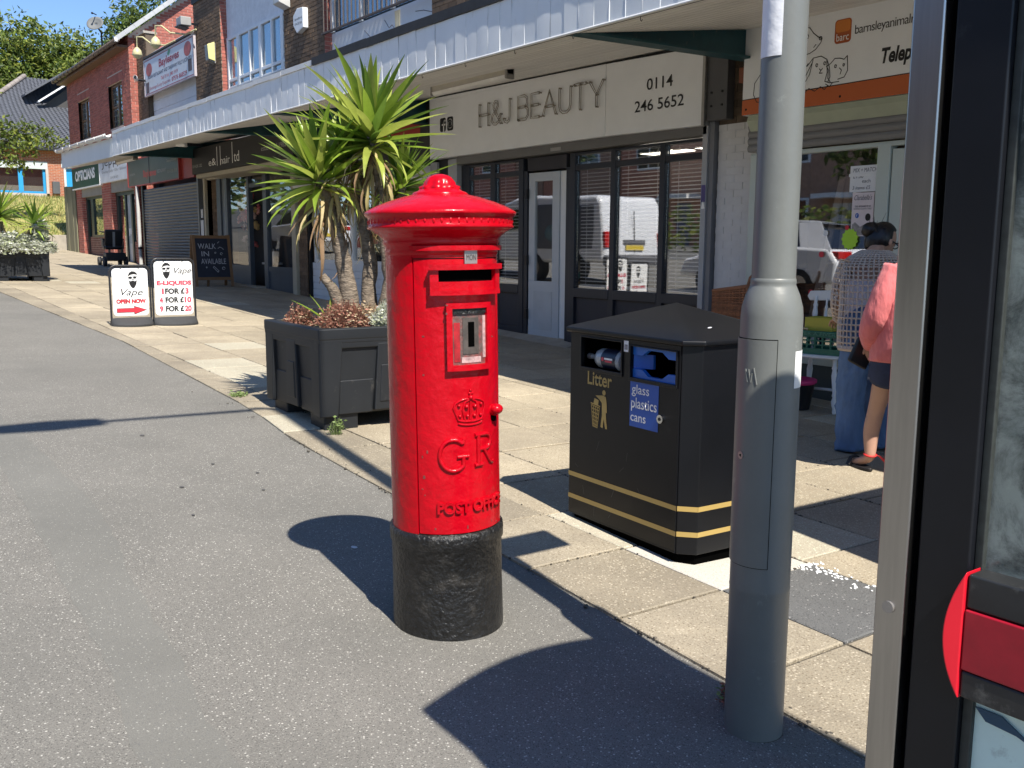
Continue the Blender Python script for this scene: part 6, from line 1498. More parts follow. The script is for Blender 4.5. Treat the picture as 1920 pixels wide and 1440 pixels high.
# ------------------------------------------------------------------ goods outside the rescue shop
wick = mat('wicker', (.26, .105, .045), .65, isl=.3, var=.2, vs=30)
wb = thing('wicker_basket', 'brown wicker basket with a looped handle beside the white pillar', 'basket', (-5.82, 6.85, .66))
b = MB(); x0, x1, y0, y1 = -6.0, -5.60, 6.70, 7.05
for k in range(24):
    z = .66 + k*.0145
    def zz_(x): return z if k < 18 else z + (x-x0)/(x1-x0)*.055*(k-17)/6
    path = []
    for (ax_, ay_), (bx_, by_) in (((x0, y0), (x1, y0)), ((x1, y0), (x1, y1)), ((x1, y1), (x0, y1)), ((x0, y1), (x0, y0))):
        for i in range(10):
            f = i/10; px, py = ax_+(bx_-ax_)*f, ay_+(by_-ay_)*f; off = .006*(1 if (i+k) % 2 else -1)
            nx_, ny_ = (0, off) if ay_ == by_ else (off, 0); path.append((px+nx_, py+ny_, zz_(px)))
    path.append(path[0]); b.tube(path, .0085, 5)
b.build('weave', wick, wb)
b = MB()
for i in range(11):
    for yy in (y0, y1): b.tube([(x0+(x1-x0)*i/10, yy, .65), (x0+(x1-x0)*i/10, yy, 1.0+.05*i/10)], .008, 5)
b.build('stake', wick, wb, kind='stuff')
b = MB(); b.tube([(x0, y0, 1.0), (x1, y0, 1.055), (x1, y1, 1.055), (x0, y1, 1.0), (x0, y0, 1.0)], .017, 7); b.build('rim', wick, wb)
MB().tube([(x1-.05, y0+.06, 1.04), (x1-.02, y0+.06, 1.13), (x1+.0, y0+.09, 1.17), (x1+.02, y0+.13, 1.13), (x1, y0+.15, 1.04)], .014, 7).build('handle', wick, wb); ebox('bottom', wick, wb, x0+.01, x1-.01, y0+.01, y1-.01, .65, .67)
st_ = thing('stool', 'dark navy stool under the wicker basket', 'stool', (-5.80, 6.87, .0)); nv = mat('navy paint', (.02, .03, .06), .5)
ebox('top', nv, st_, -6.04, -5.56, 6.66, 7.10, .61, .645, .008)
for sx in (-6.0, -5.6):
    for sy in (6.71, 7.04): MB().tube([(sx, sy, gz(sx, sy)+.01), (sx, sy, .62)], .022, 8).build('leg', nv, st_)
# white painted chair
wp = mat('white chair paint', (.74, .74, .73), .4, var=.05)
chx, chy = -4.86, 6.82; cz0 = gz(chx, chy) + .012
ch = thing('wooden_chair', 'white painted wooden chair with turned legs outside the rescue shop window', 'chair', (chx, chy, cz0), R_(12), local=True)
def turned(p, q, name, r=1.0):
    p, q = V(p), V(q); ts = [(0, .012), (.04, .018), (.10, .014), (.16, .024), (.24, .027), (.30, .015), (.34, .022), (.38, .016), (.7, .026), (.8, .018), (.84, .024), (.88, .015), (1, .018)]
    return MB().tube([p.lerp(q, t_) for t_, _ in ts], [r_*r for _, r_ in ts], 12).build(name, wp, ch)
for sx in (-1, 1):
    turned((sx*.21, -.20, 0), (sx*.17, -.15, .45), 'leg'); turned((sx*.21, .20, 0), (sx*.17, .15, .45), 'leg')
    turned((sx*.17, .17, .48), (sx*.20, .26, .94), 'back_post', .9); MB().tube([(sx*.195, -.18, .17), (sx*.195, .18, .17)], .012, 8).build('stretcher', wp, ch)
MB().tube([(-.195, 0, .17), (.195, 0, .17)], .012, 8).build('stretcher', wp, ch)
MB().prism([(u, v, .45) for u, v in rrect(-.22, -.22, .22, .21, .06)], (0, 0, .03)).build('seat', wp, ch, .01)
MB().prism([(u, .262, v) for u, v in [(-.26, .90), (-.285, .94), (-.26, .985), (0, 1.0), (.26, .985), (.285, .94), (.26, .90), (0, .91)]], (0, .025, 0)).build('top_rail', wp, ch, .008)
for u in (-.1, 0, .1): turned((u*.8, .17, .48), (u, .26, .92), 'spindle', .55)
gc = mat('green crate plastic', (.012, .13, .085), .4)
cr = thing('plastic_crate', 'dark green slotted plastic crate resting on the white chair', 'crate', (chx, chy, cz0+.48), R_(12), local=True)
for f, (u, v, wx, wy) in enumerate(((0, -.17, .27, .006), (0, .17, .27, .006), (-.27, 0, .006, .17), (.27, 0, .006, .17))):
    for z0, z1 in ((0, .05), (.075, .085), (.11, .12), (.145, .19)): MB().box(u-wx, u+wx, v-wy, v+wy, z0, z1).build('side_bar', gc, cr)
    for k in range(9):
        q = -1 + 2*k/8; MB().box(u + (q*wx if wx > .1 else 0) - (.007 if wx > .1 else wx), u + (q*wx if wx > .1 else 0) + (.007 if wx > .1 else wx), v + (q*wy if wy > .1 else 0) - (.007 if wy > .1 else wy*.9), v + (q*wy if wy > .1 else 0) + (.007 if wy > .1 else wy*.9), .05, .146).build('upright', gc, cr)
ebox('bottom', gc, cr, -.265, .265, -.165, .165, 0, .012); MB().box(-.285, .285, -.185, -.172, .175, .195).build('rim', gc, cr, .004)
F = Face((-.27, -.178, .04), (1, 0, 0), (0, 0, 1)); text('OVER A FIVER', F, .1, .12, .45, .145, mat('crate print', (.10, .28, .2), .5), cr, d=.008)
yt = thing('plastic_tub', 'yellow plastic tub standing on top of the green crate', 'tub', (chx-.02, chy, cz0+.67), R_(12), local=True); ym = mat('yellow plastic', (.52, .45, .06), .4)
for a in ((-.11, .13, -.1, -.094, 0, .11), (-.11, .13, .094, .1, 0, .11), (-.11, -.104, -.094, .094, 0, .11), (.124, .13, -.094, .094, 0, .11), (-.104, .124, -.094, .094, 0, .006)): MB().box(*a).build('side' if a[5] > .05 else 'bottom', ym, yt)
o = MB().tube([(chx-.36, chy-.10, cz0+.685), (chx-.05, chy-.16, cz0+.685)], .011, 6).build('wooden_stick', mat('pale wood', (.55, .42, .24), .6)); tag(o, 'pale wooden stick laid across the green crate', 'stick')
bkx, bky = -4.98, 6.62
bu_ = thing('bucket', 'black tub with a pink inner rim on the paving under the white chair', 'bucket', (bkx, bky, gz(bkx, bky)+.012), local=True)
MB().lathe([(.13, 0), (.165, .22), (.175, .225)], 24, caps=True).build('tub', mat('black plastic', (.015, .015, .017), .4), bu_); MB().lathe([(.168, .215), (.18, .225), (.182, .25), (.17, .255), (.15, .23), (.0, .228)], 24, caps=False).build('pink_bowl', mat('pink plastic', (.60, .03, .16), .4), bu_)

# ------------------------------------------------------------------ bus shelter in the right foreground
shl = thing('bus_shelter', 'bus shelter with brushed steel post black frame and grimy glass close to the camera', 'bus shelter', (-.3, 1.2, 0))
SY = 1.20
g0 = gz(-.7, SY)
MB().box(-.727, -.682, SY-.03, SY+.03, g0-.05, 2.05).build('post', steel, shl, .004)
MB().tube([(-.704, SY-.030, .905), (-.704, SY-.034, .905)], .0085, 16).build('rivet', mat('dull nickel'), shl, .001)
ebox('rubber_gap', mat('black void'), shl, -.682, -.672, SY-.012, SY+.012, g0, 2.04)
ebox('frame', dark_frame, shl, -.672, -.600, SY-.022, SY+.022, g0+.02, 2.04, .004)
ebox('gasket', mat('worn gasket', (.03, .035, .032), .6, var=.4, vs=60), shl, -.600, -.588, SY-.012, SY+.012, .98, 2.03, .002)
ebox('pane', glass('grimy shelter glass', .05, (.86, .95, .9), .82, (.50, .54, .50)), shl, -.588, 1.2, SY-.004, SY+.004, .98, 2.03)
tq = mat('pale turquoise panel', (.62, .80, .76), .4, var=.08, vs=6, dirt_or_shade=((.22, .28, .27), 22, .22))  # dark blotches in the colour stand in for shadow spots on the pane
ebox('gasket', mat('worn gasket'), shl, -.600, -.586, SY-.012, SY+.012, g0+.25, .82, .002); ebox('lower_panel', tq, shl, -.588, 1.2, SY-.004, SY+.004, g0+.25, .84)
ebox('lower_rail', dark_frame, shl, -.600, 1.2, SY-.02, SY+.02, g0+.10, g0+.25)
bb = mat('scuffed black rail', (.022, .023, .024), .4, var=.3, vs=20, dirt_or_shade=((.16, .155, .14), 26, .22))
redp = mat('scuffed red rail', (.36, .008, .022), .35, var=.2, vs=22, dirt_or_shade=((.25, .07, .07), 24, .10))
ebox('rail_top', bb, shl, -.590, 1.2, SY-.044, SY-.005, .943, .989, .004); ebox('rail_red', redp, shl, -.590, 1.2, SY-.046, SY-.005, .860, .942, .003); ebox('rail_bottom', bb, shl, -.590, 1.2, SY-.044, SY-.005, .822, .859, .004)
MB().prism([(-.5905 - .021*(1-((i-9)/9)**2), SY-.047 - .010*(1-((i-9)/9)**2), .992 - .173*i/18) for i in range(19)], (0, .045, 0)).build('red_end_cap', mat('sunlit red plastic', (.62, .010, .025), .3, var=.1), shl, .003)  # brighter red than the rail: sunlight on the cap put into its colour
MB().prism([(-.585, SY-.006, .80), (-.55, SY-.006, .80), (-.50, SY-.006, .772), (-.53, SY-.006, .782), (-.57, SY-.006, .785)], (0, -.002, 0)).build('torn_sticker', mat('torn blue sticker', (.01, .06, .12), .4), shl)
# a barrel roof on the posts
b = MB(); rows = []
for i in range(13):
    f = i/12; y = 1.14 + .90*f; z = 2.05 + .085*f + .15*sin(pi*f); xe_ = -.725
    rows.append((xe_, y, z))
n_ = len(rows); vs = [p for p in rows] + [(3.6, p[1], p[2]) for p in rows] + [(p[0], p[1], p[2]+.05) for p in rows] + [(3.6, p[1], p[2]+.05) for p in rows]
fs = []
for i in range(n_-1): fs += [(i, i+1, n_+i+1, n_+i), (2*n_+i, 3*n_+i, 3*n_+i+1, 2*n_+i+1), (i, 2*n_+i, 2*n_+i+1, i+1), (n_+i, n_+i+1, 3*n_+i+1, 3*n_+i)]
fs += [(0, n_, 3*n_, 2*n_), (n_-1, 3*n_-1, 4*n_-1, 2*n_-1)]
b.add(vs, fs); b.build('roof', dark_frame, shl)
for x_ in (1.2, 3.3): MB().box(x_-.03, x_+.03, SY-.03, SY+.03, gz(x_, SY)-.05, 2.05).build('post', steel, shl, .004)
MB().box(-.44, 3.4, SY-.02, SY+.02, 1.99, 2.04).build('eaves_beam', dark_frame, shl)
ap_ = thing('shadow_panel', 'tall unseen stand-in panel beyond the right edge added to cast shadow on the paving', 'shadow panel', (-1.2, 4.45, gz(-1.2, 4.45)))  # unseen panel, stood in for an unknown object to cast the second shadow
MB().box(-1.30, -1.18, 3.56, 5.3, gz(-1.2, 4.4)-.05, 2.38).build('case', dark_frame, ap_, .02); ebox('poster', pw, ap_, -1.302, -1.3, 3.66, 5.2, .5, 2.3)

# ------------------------------------------------------------------ people
def skin(name, verts, edges, rad, mt, parent, lv=2):
    me = bpy.data.meshes.new(name); me.from_pydata([tuple(v) for v in verts], edges, []); me.materials.append(mt)
    o = link(name, me, parent)
    md = o.modifiers.new('skin', 'SKIN'); md.use_smooth_shade = True
    lay = me.skin_vertices[0].data
    for i, r_ in enumerate(rad): lay[i].radius = (r_, r_) if isinstance(r_, (int, float)) else r_
    lay[0].use_root = True
    s_ = o.modifiers.new('sub', 'SUBSURF'); s_.levels = lv; s_.render_levels = lv
    return o
def chain(L): return [(L[i], L[i+1]) for i in range(len(L)-1)]
r3, a3 = V((.59, .807, 0)), V((-.807, .59, 0))
def garment(name, rings, mt, parent, n=28, wire=0, axis=None, cap=False, wob=.0, solid=.004):
    """lofted cloth: rings of (centre, half width, half depth[, axis u, axis v])"""
    b = MB(); rg = []
    for j, q in enumerate(rings):
        c, hw, hd = V(q[0]), q[1], q[2]; u, v = (q[3], q[4]) if len(q) > 3 else (r3, a3)
        rg.append([c + u*cos(2*pi*i/n)*hw*(1 + wob*noise.noise(V((i*.5, j*.6, len(name))))) + v*sin(2*pi*i/n)*hd*(1 + wob*noise.noise(V((i*.5, j*.6, 5+len(name))))) for i in range(n)])
    b.rings(rg, cap=cap); o = b.build(name, mt, parent)
    if wire:
        m_ = o.modifiers.new('net', 'WIREFRAME'); m_.thickness = wire; m_.use_replace = True; m_.use_even_offset = False
    elif not cap:
        m_ = o.modifiers.new('solid', 'SOLIDIFY'); m_.thickness = solid
    return o
def interp(keys, n):
    out = []
    for i in range(n):
        f = i/(n-1)*(len(keys)-1); k = min(int(f), len(keys)-2); t_ = f-k; a, c = keys[k], keys[k+1]
        out.append((V(a[0]).lerp(V(c[0]), t_), a[1]+(c[1]-a[1])*t_, a[2]+(c[2]-a[2])*t_))
    return out
def limb_rings(path, rad, n, flat=1.0):
    out = []
    for i in range(n):
        f = i/(n-1)*(len(path)-1); k = min(int(f), len(path)-2); t_ = f-k
        P_ = [V(path[max(0, min(len(path)-1, k+q))]) for q in (-1, 0, 1, 2)]
        c = .5*((2*P_[1]) + (P_[2]-P_[0])*t_ + (2*P_[0]-5*P_[1]+4*P_[2]-P_[3])*t_*t_ + (3*P_[1]-P_[0]-3*P_[2]+P_[3])*t_**3)
        d = ((P_[2]-P_[0])*(1-t_) + (P_[3]-P_[1])*t_).normalized()
        if i == 0: u, v = basis(d)
        else: u = (out[-1][3] - d*out[-1][3].dot(d)).normalized(); v = d.cross(u)
        r_ = rad[k]+(rad[k+1]-rad[k])*t_; out.append((c, r_, r_*flat, u, v))
    return out
skin_m = mat('light tan skin', (.52, .30, .20), .5, var=.05, vs=12); skin_m2 = mat('fair skin', (.48, .28, .20), .5, var=.05, vs=12)
hair_m = mat('near black hair', (.012, .010, .010), .4, var=.5, vs=60, stretch=(1, 1, .2), bump=.6, bs=120)
def head(parent, c, face, up, mt, s=.105, glasses=False):
    f = V(face).normalized(); u = (V(up) - f*V(up).dot(f)).normalized(); l = u.cross(f)
    b = MB(); n, h = 20, 14
    vs = []
    for j in range(h+1):
        t = pi*j/h
        for i in range(n):
            a = 2*pi*i/n; x, y, z = sin(t)*cos(a), sin(t)*sin(a), -cos(t)
            k = 1 - .16*max(0, -z) * (1 if x > 0 else .3)
            jaw = .10*max(0, x)*max(0, -z-.2)
            vs.append(V(c) + f*(x*s*1.0*k + jaw*s) + l*(y*s*.80*k) + u*(z*s*1.22))
    b.add(vs, [(j*n+i, j*n+(i+1) % n, (j+1)*n+(i+1) % n, (j+1)*n+i) for j in range(h) for i in range(n)], 0, True)
    o = b.build('head', mt, parent)
    P = lambda x, y, z: V(c) + f*x*s + l*y*s + u*z*s
    nb_ = MB().tube([P(.93, 0, .1), P(1.12, 0, -.22), P(.96, 0, -.28)], [.008, .016, .008], 8); nb_.build('nose', mt, o)
    for y in (-1, 1):
        MB().ball(P(-.05, y*.82, -.02), .03, 10, sc_=(.7, .7, 1.1)).build('ear', mt, o)
        MB().ball(P(.86, y*.33, .12), .013, 8).build('eye', mat('eye white', (.6, .58, .55), .3), o)
    MB().tube([P(.90, -.25, -.55), P(.97, 0, -.54), P(.90, .25, -.55)], [.004, .009, .004], 8).build('mouth', mat('lip', (.38, .14, .12), .5), o)
    if glasses:
        g = MB()
        for y in (-.36, .36): g.tube([P(1.03, y+.27*cos(2*pi*i/14), .10+.22*sin(2*pi*i/14)) for i in range(15)], .004, 6)
        for y in (-1, 1): g.tube([P(1.03, y*.62, .12), P(.3, y*.86, .12), P(-.05, y*.88, .06)], .004, 6)
        g.tube([P(1.05, -.1, .12), P(1.05, .1, .12)], .004, 6); g.build('glasses', dark_frame, o)
    hb_ = MB(); vs = []
    for j in range(h+1):
        t = pi*j/h
        for i in range(n):
            a = 2*pi*i/n; x, y, z = sin(t)*cos(a), sin(t)*sin(a), -cos(t)
            cut = x > .35 - .35*max(0, z) + .25*min(0, z) and z < .72
            k = (1.13 if not cut else .90) + .03*noise.noise(V((x*3, y*3, z*3)))
            if z < -.35 and x > -.45: k = .85
            vs.append(V(c) + f*(x*s*k - .01) + l*(y*s*.86*k) + u*(z*s*1.20*min(k, 1.1)))
    hb_.add(vs, [(j*n+i, j*n+(i+1) % n, (j+1)*n+(i+1) % n, (j+1)*n+i) for j in range(h) for i in range(n)], 0, True)
    hr = hb_.build('hair', hair_m, parent)
    return o, P
def hand(parent, w, d, side, mt, curl=.5, s=1.0):
    """palm and five separate fingers; w wrist, d pointing along the hand, side towards the thumb"""
    w, d = V(w), V(d).normalized(); sd = (V(side) - d*V(side).dot(d)).normalized(); nn = d.cross(sd)
    o = MB().rings([[w + d*t*s + sd*cos(2*pi*i/10)*hw*s + nn*sin(2*pi*i/10)*.013*s for i in range(10)] for t, hw in ((-.01, .024), (.02, .034), (.055, .041), (.085, .039), (.092, .03))]).build('hand', mt, parent)
    for k, (off, L) in enumerate(((.03, .07), (.010, .078), (-.011, .072), (-.031, .056))):
        p = w + d*.082*s + sd*off*s; pts = [p - d*.02*s, p]
        a = 0; q = p
        for j in range(3):
            a += curl*(.8 if j else .45); q = q + (d*cos(a) + nn*sin(a))*L*s*(.42, .32, .26)[j]; pts.append(q)
        MB().tube(pts, [.009*s, .0092*s, .0085*s, .0078*s, .006*s], 8).build('finger', mt, o)
    p = w + sd*.026*s + d*.02*s; MB().tube([p, p + (sd*.7 + d*.6)*.035*s + nn*.008*s, p + (sd*.6 + d*.95)*.055*s + nn*.02*s], [.012*s, .0105*s, .008*s], 8).build('thumb', mt, o)
    return o

# first woman, back turned, bending over the goods
B0 = V((-3.709, 5.605, 0)); zb = gz(B0.x, B0.y) + .012
def pa(r_, a_, z): return B0 + r3*r_ + a3*a_ + V((0, 0, zb + z))
w1 = thing('person', 'dark haired woman in beige crochet cardigan and wide blue jeans bending towards the shop', 'person', (B0.x, B0.y, zb))
bv = [pa(.06, 0, .86), pa(.07, .05, 1.02), pa(.10, .13, 1.20), pa(.135, .19, 1.335), pa(.175, .23, 1.40),
      pa(-.02, .0, .80), pa(-.03, .02, .45), pa(-.02, -.02, .08), pa(-.0, .10, .035),
      pa(.15, .03, .80), pa(.17, .10, .45), pa(.16, .10, .08), pa(.18, .22, .035),
      pa(-.04, .155, 1.27), pa(-.07, .16, 1.02), pa(-.02, .34, .88), pa(.27, .19, 1.27), pa(.33, .24, 1.03), pa(.26, .42, .90)]
skin('body', bv, chain([0, 1, 2, 3, 4]) + [(0, 5)] + chain([5, 6, 7, 8]) + [(0, 9)] + chain([9, 10, 11, 12]) + [(2, 13)] + chain([13, 14, 15]) + [(2, 16)] + chain([16, 17, 18]),
     [.13, .115, .135, .06, .055, .085, .058, .04, .03, .085, .058, .04, .03, .056, .048, .03, .056, .048, .03], skin_m, w1)
den = mat('mid blue denim', (.11, .19, .34), .8, var=.3, vs=9, stretch=(1, 1, .3), bump=4, bs=14, dirt_or_shade=((.22, .32, .46), 4, .3))
def folds(rings, amp):
    return rings
garment('jeans_leg', limb_rings([pa(-.02, .0, .84), pa(-.035, .0, .60), pa(-.035, .02, .30), pa(-.015, .02, .015)], [.105, .096, .090, .098], 30), den, w1, 40, wob=.22)
garment('jeans_leg', limb_rings([pa(.14, .05, .84), pa(.17, .10, .60), pa(.19, .14, .30), pa(.215, .14, .015)], [.105, .098, .092, .098], 30), den, w1, 40, wob=.22)
garment('jeans_seat', [(pa(.06, .01, .72), .19, .12), (pa(.06, .01, .82), .185, .135), (pa(.06, .02, .93), .16, .115), (pa(.065, .04, .99), .145, .105)], den, w1, 28)
garment('white_top', interp([(pa(.063, .03, .92), .165, .115), (pa(.075, .07, 1.05), .165, .118), (pa(.09, .11, 1.17), .175, .115)], 8), mat('lilac white jersey', (.80, .75, .80), .8, var=.08, vs=20, bump=.5, bs=40), w1, 30, wob=.03)
cro = mat('beige crochet yarn', (.60, .48, .38), .85, var=.12, vs=60, sheen=.3)
garment('cardigan_body', interp([(pa(.055, .0, .71), .195, .150), (pa(.055, .01, .85), .198, .150), (pa(.065, .04, 1.0), .192, .142), (pa(.085, .09, 1.15), .198, .138), (pa(.10, .13, 1.25), .198, .122), (pa(.115, .16, 1.31), .165, .100), (pa(.135, .185, 1.355), .085, .075)], 22), cro, w1, 36, wire=.017)
garment('cardigan_hem', [(pa(.055, .0, .695), .197, .152), (pa(.055, .0, .712), .198, .153), (pa(.055, .0, .73), .197, .152)], cro, w1, 40, solid=.01)
garment('cardigan_sleeve', limb_rings([pa(-.035, .155, 1.28), pa(-.075, .16, 1.14), pa(-.08, .16, 1.0), pa(-.04, .26, .90)], [.066, .066, .068, .056], 15), cro, w1, 14, wire=.017)
garment('cardigan_sleeve', limb_rings([pa(.255, .19, 1.28), pa(.33, .21, 1.14), pa(.345, .24, 1.0), pa(.30, .36, .92)], [.066, .066, .068, .056], 15), cro, w1, 14, wire=.017)
hd, P = head(w1, pa(.205, .26, 1.425), r3*.85 + a3*.35 - V((0, 0, .42)), r3*.3 + V((0, 0, 1)), skin_m, .098, True)
bn = MB(); bn.ball(P(-1.15, .25, .28), .058, 14, sc_=(1, 1, .9))
bn.v = [tuple(V(p)*1 + V((noise.noise(V(p)*25), noise.noise(V(p)*25 + V((5, 0, 0))), noise.noise(V(p)*25 + V((0, 5, 0)))))*.016) for p in bn.v]; bn.build('hair_bun', hair_m, w1)
b = MB()
for i in range(26):
    p0 = P(-1.0 + rr.uniform(-.2, .2), rr.uniform(-.6, .6), .35 + rr.uniform(-.3, .5)); b.tube([p0, p0 + V((rr.gauss(0, .03), rr.gauss(0, .03), rr.gauss(.02, .03)))], [.003, .0008], 4)
b.build('loose_hair', hair_m, w1)
hand(w1, pa(-.02, .36, .88), a3 + V((0, 0, -.3)), r3, skin_m); hand(w1, pa(.26, .42, .90), a3 + V((0, 0, -.3)), -r3, skin_m)
for r_, a_ in ((-.005, .05), (.185, .17)): MB().prism([pa(r_ + .042*cos(2*pi*i/12), a_ + .11*sin(2*pi*i/12), .0) for i in range(12)], (0, 0, .03)).build('shoe_sole', mat('shoe tan', (.2, .12, .08), .6), w1, .008)

# second woman, mostly behind the steel post
B1 = V((-3.349, 5.215, 0)); zb1 = gz(B1.x, B1.y) + .012
def pb_(r_, a_, z):
    k = min(1, max(0, z - .1)/1.05); return B1 + r3*r_ + a3*a_*(1-.5*k) + V((.54, -.84, 0))*.42*k*k*(3-2*k) + V((0, 0, zb1 + z))
w2 = thing('person', 'person in coral pink top and dark denim shorts half hidden behind the steel post', 'person', (B1.x, B1.y, zb1))
bv = [pb_(.20, .05, .80), pb_(.215, .10, .98), pb_(.25, .20, 1.17), pb_(.29, .28, 1.30), pb_(.33, .34, 1.36),
      pb_(.115, .05, .73), pb_(.062, .07, .405), pb_(.03, .05, .25), pb_(.015, .0, .075), pb_(-.03, .10, .03), pb_(-.055, .16, .022),
      pb_(.29, .05, .73), pb_(.30, .10, .40), pb_(.31, .06, .25), pb_(.31, .02, .075), pb_(.30, .14, .03), pb_(.29, .19, .022),
      pb_(.10, .20, 1.22), pb_(.0, .16, .96), pb_(.04, .30, .80), pb_(.40, .26, 1.22), pb_(.46, .3, .98), pb_(.38, .45, .9)]
skin('body', bv, chain([0, 1, 2, 3, 4]) + [(0, 5)] + chain([5, 6, 7, 8, 9, 10]) + [(0, 11)] + chain([11, 12, 13, 14, 15, 16]) + [(2, 17)] + chain([17, 18, 19]) + [(2, 20)] + chain([20, 21, 22]),
     [.13, .115, .13, .06, .052, .088, .054, .054, .033, .026, .02, .088, .054, .054, .033, .026, .02, .05, .04, .028, .05, .04, .028], skin_m2, w2)
dden = mat('dark denim', (.022, .035, .085), .85, var=.25, vs=30, bump=.4, bs=240)
for r_, s_ in ((.115, 1), (.29, 1)): garment('shorts_leg', limb_rings([pb_(r_ + .01, .05, .80), pb_(r_ - .005, .055, .70), pb_(r_ - .012, .06, .605)], [.105, .108, .108], 8), dden, w2, 26, wob=.04)
garment('shorts_seat', [(pb_(.20, .05, .70), .185, .12), (pb_(.205, .055, .78), .175, .13), (pb_(.21, .08, .86), .15, .11)], dden, w2, 28)
fr2 = MB()
for r_ in (.103, .278):
    for i in range(70):
        a = rr.uniform(0, 2*pi); p = pb_(r_ + .108*cos(a), .06 + .108*sin(a), .608); fr2.tube([p, p + V((rr.gauss(0, .006), rr.gauss(0, .006), -rr.uniform(.006, .02)))], .0012, 3)
fr2.build('frayed_hem', mat('pale denim thread', (.4, .42, .48), .9), w2, kind='stuff')
pinkm = mat('coral pink muslin', (.80, .20, .20), .8, var=.10, vs=14, bump=3.5, bs=22, stretch=(1, 1, .35), sheen=.3, trans=.10)
garment('pink_top', interp([(pb_(.21, .06, .715), .215, .17), (pb_(.213, .07, .80), .208, .165), (pb_(.22, .09, .92), .178, .14), (pb_(.24, .14, 1.06), .178, .13), (pb_(.26, .20, 1.19), .185, .12), (pb_(.28, .24, 1.27), .165, .10), (pb_(.30, .29, 1.335), .075, .07)], 30), pinkm, w2, 56, wob=.045)
garment('pink_sleeve', limb_rings([pb_(.14, .20, 1.27), pb_(.085, .17, 1.12), pb_(.035, .15, .98), pb_(.02, .19, .88), pb_(.045, .27, .80)], [.075, .082, .078, .068, .046], 28), pinkm, w2, 30, wob=.07)
garment('pink_sleeve', limb_rings([pb_(.38, .26, 1.25), pb_(.43, .27, 1.10), pb_(.47, .28, .97), pb_(.42, .42, .9)], [.085, .10, .09, .055], 16), pinkm, w2, 30, wob=.12)
head(w2, pb_(.36, .38, 1.43), r3*.5 + a3*.6 - V((0, 0, .5)), r3*.3 + V((0, 0, 1)), skin_m2, .098)
hand(w2, pb_(.035, .29, .80), r3*.5 + V((0, 0, -.9)), -r3 + a3*.2, skin_m2, .8); hand(w2, pb_(.38, .45, .9), a3, -r3, skin_m2)
bg_ = thing('handbag', 'small black bag in the hand of the woman in the pink top', 'bag', pb_(.0, .27, .66), local=False)
MB().obox(pb_(.0, .28, .745), r3*.055 + V((0, 0, -.03)), a3*.02, V((0, 0, .075)) + r3*.03).build('pouch', mat('black leather', (.012, .012, .012), .35), bg_, .012)
MB().tube([pb_(.0, .28, .81), pb_(.03, .29, .84), pb_(.06, .28, .80)], .006, 6).build('strap', mat('black leather'), bg_)
for r_ in (.0, .30):
    sole = [pb_(r_ - .02 + .045*cos(t_) - .045*sin(t_)*.55 + .0, .075 + .125*sin(t_), .0) for t_ in [2*pi*i/20 for i in range(20)]]
    MB().prism(sole, (0, 0, .022)).build('sandal_sole', mat('black sandal', (.012, .011, .011), .5), w2, .006)
    MB().tube([pb_(r_ - .085, .10, .015), pb_(r_ - .065, .11, .058), pb_(r_ - .03, .115, .068), pb_(r_ + .005, .125, .05), pb_(r_ + .018, .125, .015)], .017, 8, flat=.4).build('sandal_strap', mat('black sandal'), w2)
MB().tube([pb_(.015 + .036*cos(2*pi*i/16), .0 + .036*sin(2*pi*i/16), .10 + .006*sin(2*pi*i/16)) for i in range(17)], .006, 6).build('anklet', mat('red cord', (.6, .03, .03), .6), w2)
for dx in (0, .012): MB().tube([pb_(.05, .0, .10), pb_(.075, -.005, .088), pb_(.10 + dx, -.005, .068 - dx)], [.003, .006, .011], 6).build('anklet_tassel', mat('red cord'), w2)

# ------------------------------------------------------------------ the low building beyond the grass bank
fb = thing('brick_building', 'orange brick building with slate roof and bright blue window and door beyond the grass bank', 'building', (-50, 9, 3.2))
WX = -50.0
fbrick = bpy.data.materials.new('far orange brick'); fbrick.use_nodes = True; t_ = fbrick.node_tree; p_ = t_.nodes['Principled BSDF']; p_.inputs['Roughness'].default_value = .85
bt_ = t_.nodes.new('ShaderNodeTexBrick'); bt_.inputs['Color1'].default_value = (.42, .125, .055, 1); bt_.inputs['Color2'].default_value = (.30, .085, .045, 1); bt_.inputs['Mortar'].default_value = (.38, .25, .18, 1)
bt_.inputs['Scale'].default_value = 1; bt_.inputs['Brick Width'].default_value = .225; bt_.inputs['Row Height'].default_value = .075; bt_.inputs['Mortar Size'].default_value = .012
gg = t_.nodes.new('ShaderNodeNewGeometry'); sp_ = t_.nodes.new('ShaderNodeSeparateXYZ'); cb_ = t_.nodes.new('ShaderNodeCombineXYZ'); ad2 = t_.nodes.new('ShaderNodeMath')
t_.links.new(gg.outputs['Position'], sp_.inputs[0]); t_.links.new(sp_.outputs[0], ad2.inputs[0]); t_.links.new(sp_.outputs[1], ad2.inputs[1]); t_.links.new(ad2.outputs[0], cb_.inputs[0]); t_.links.new(sp_.outputs[2], cb_.inputs[1]); t_.links.new(cb_.outputs[0], bt_.inputs[0]); t_.links.new(bt_.outputs[0], p_.inputs['Base Color'])
wy0, wy1, wz0, wz1, dy0, dy1 = 6.95, 9.12, 3.72, 4.86, 9.92, 11.0
for a in ((4.4, wy0, 2.4, 5.75), (wy1, dy0, 2.4, 5.75), (dy1, 24, 2.4, 5.75), (wy0, wy1, 2.4, wz0), (wy0, wy1, 5.2, 5.75), (dy0, dy1, 5.3, 5.75)): ebox('wall', fbrick, fb, WX-.3, WX, *a)
ebox('core', dark_room, fb, WX-9, WX-.35, 4.5, 23.9, 2.4, 5.7)
cy = mat('bright blue frame', (.03, .30, .62), .4)
lin = mat('pale lintel panel', (.50, .55, .55), .6)
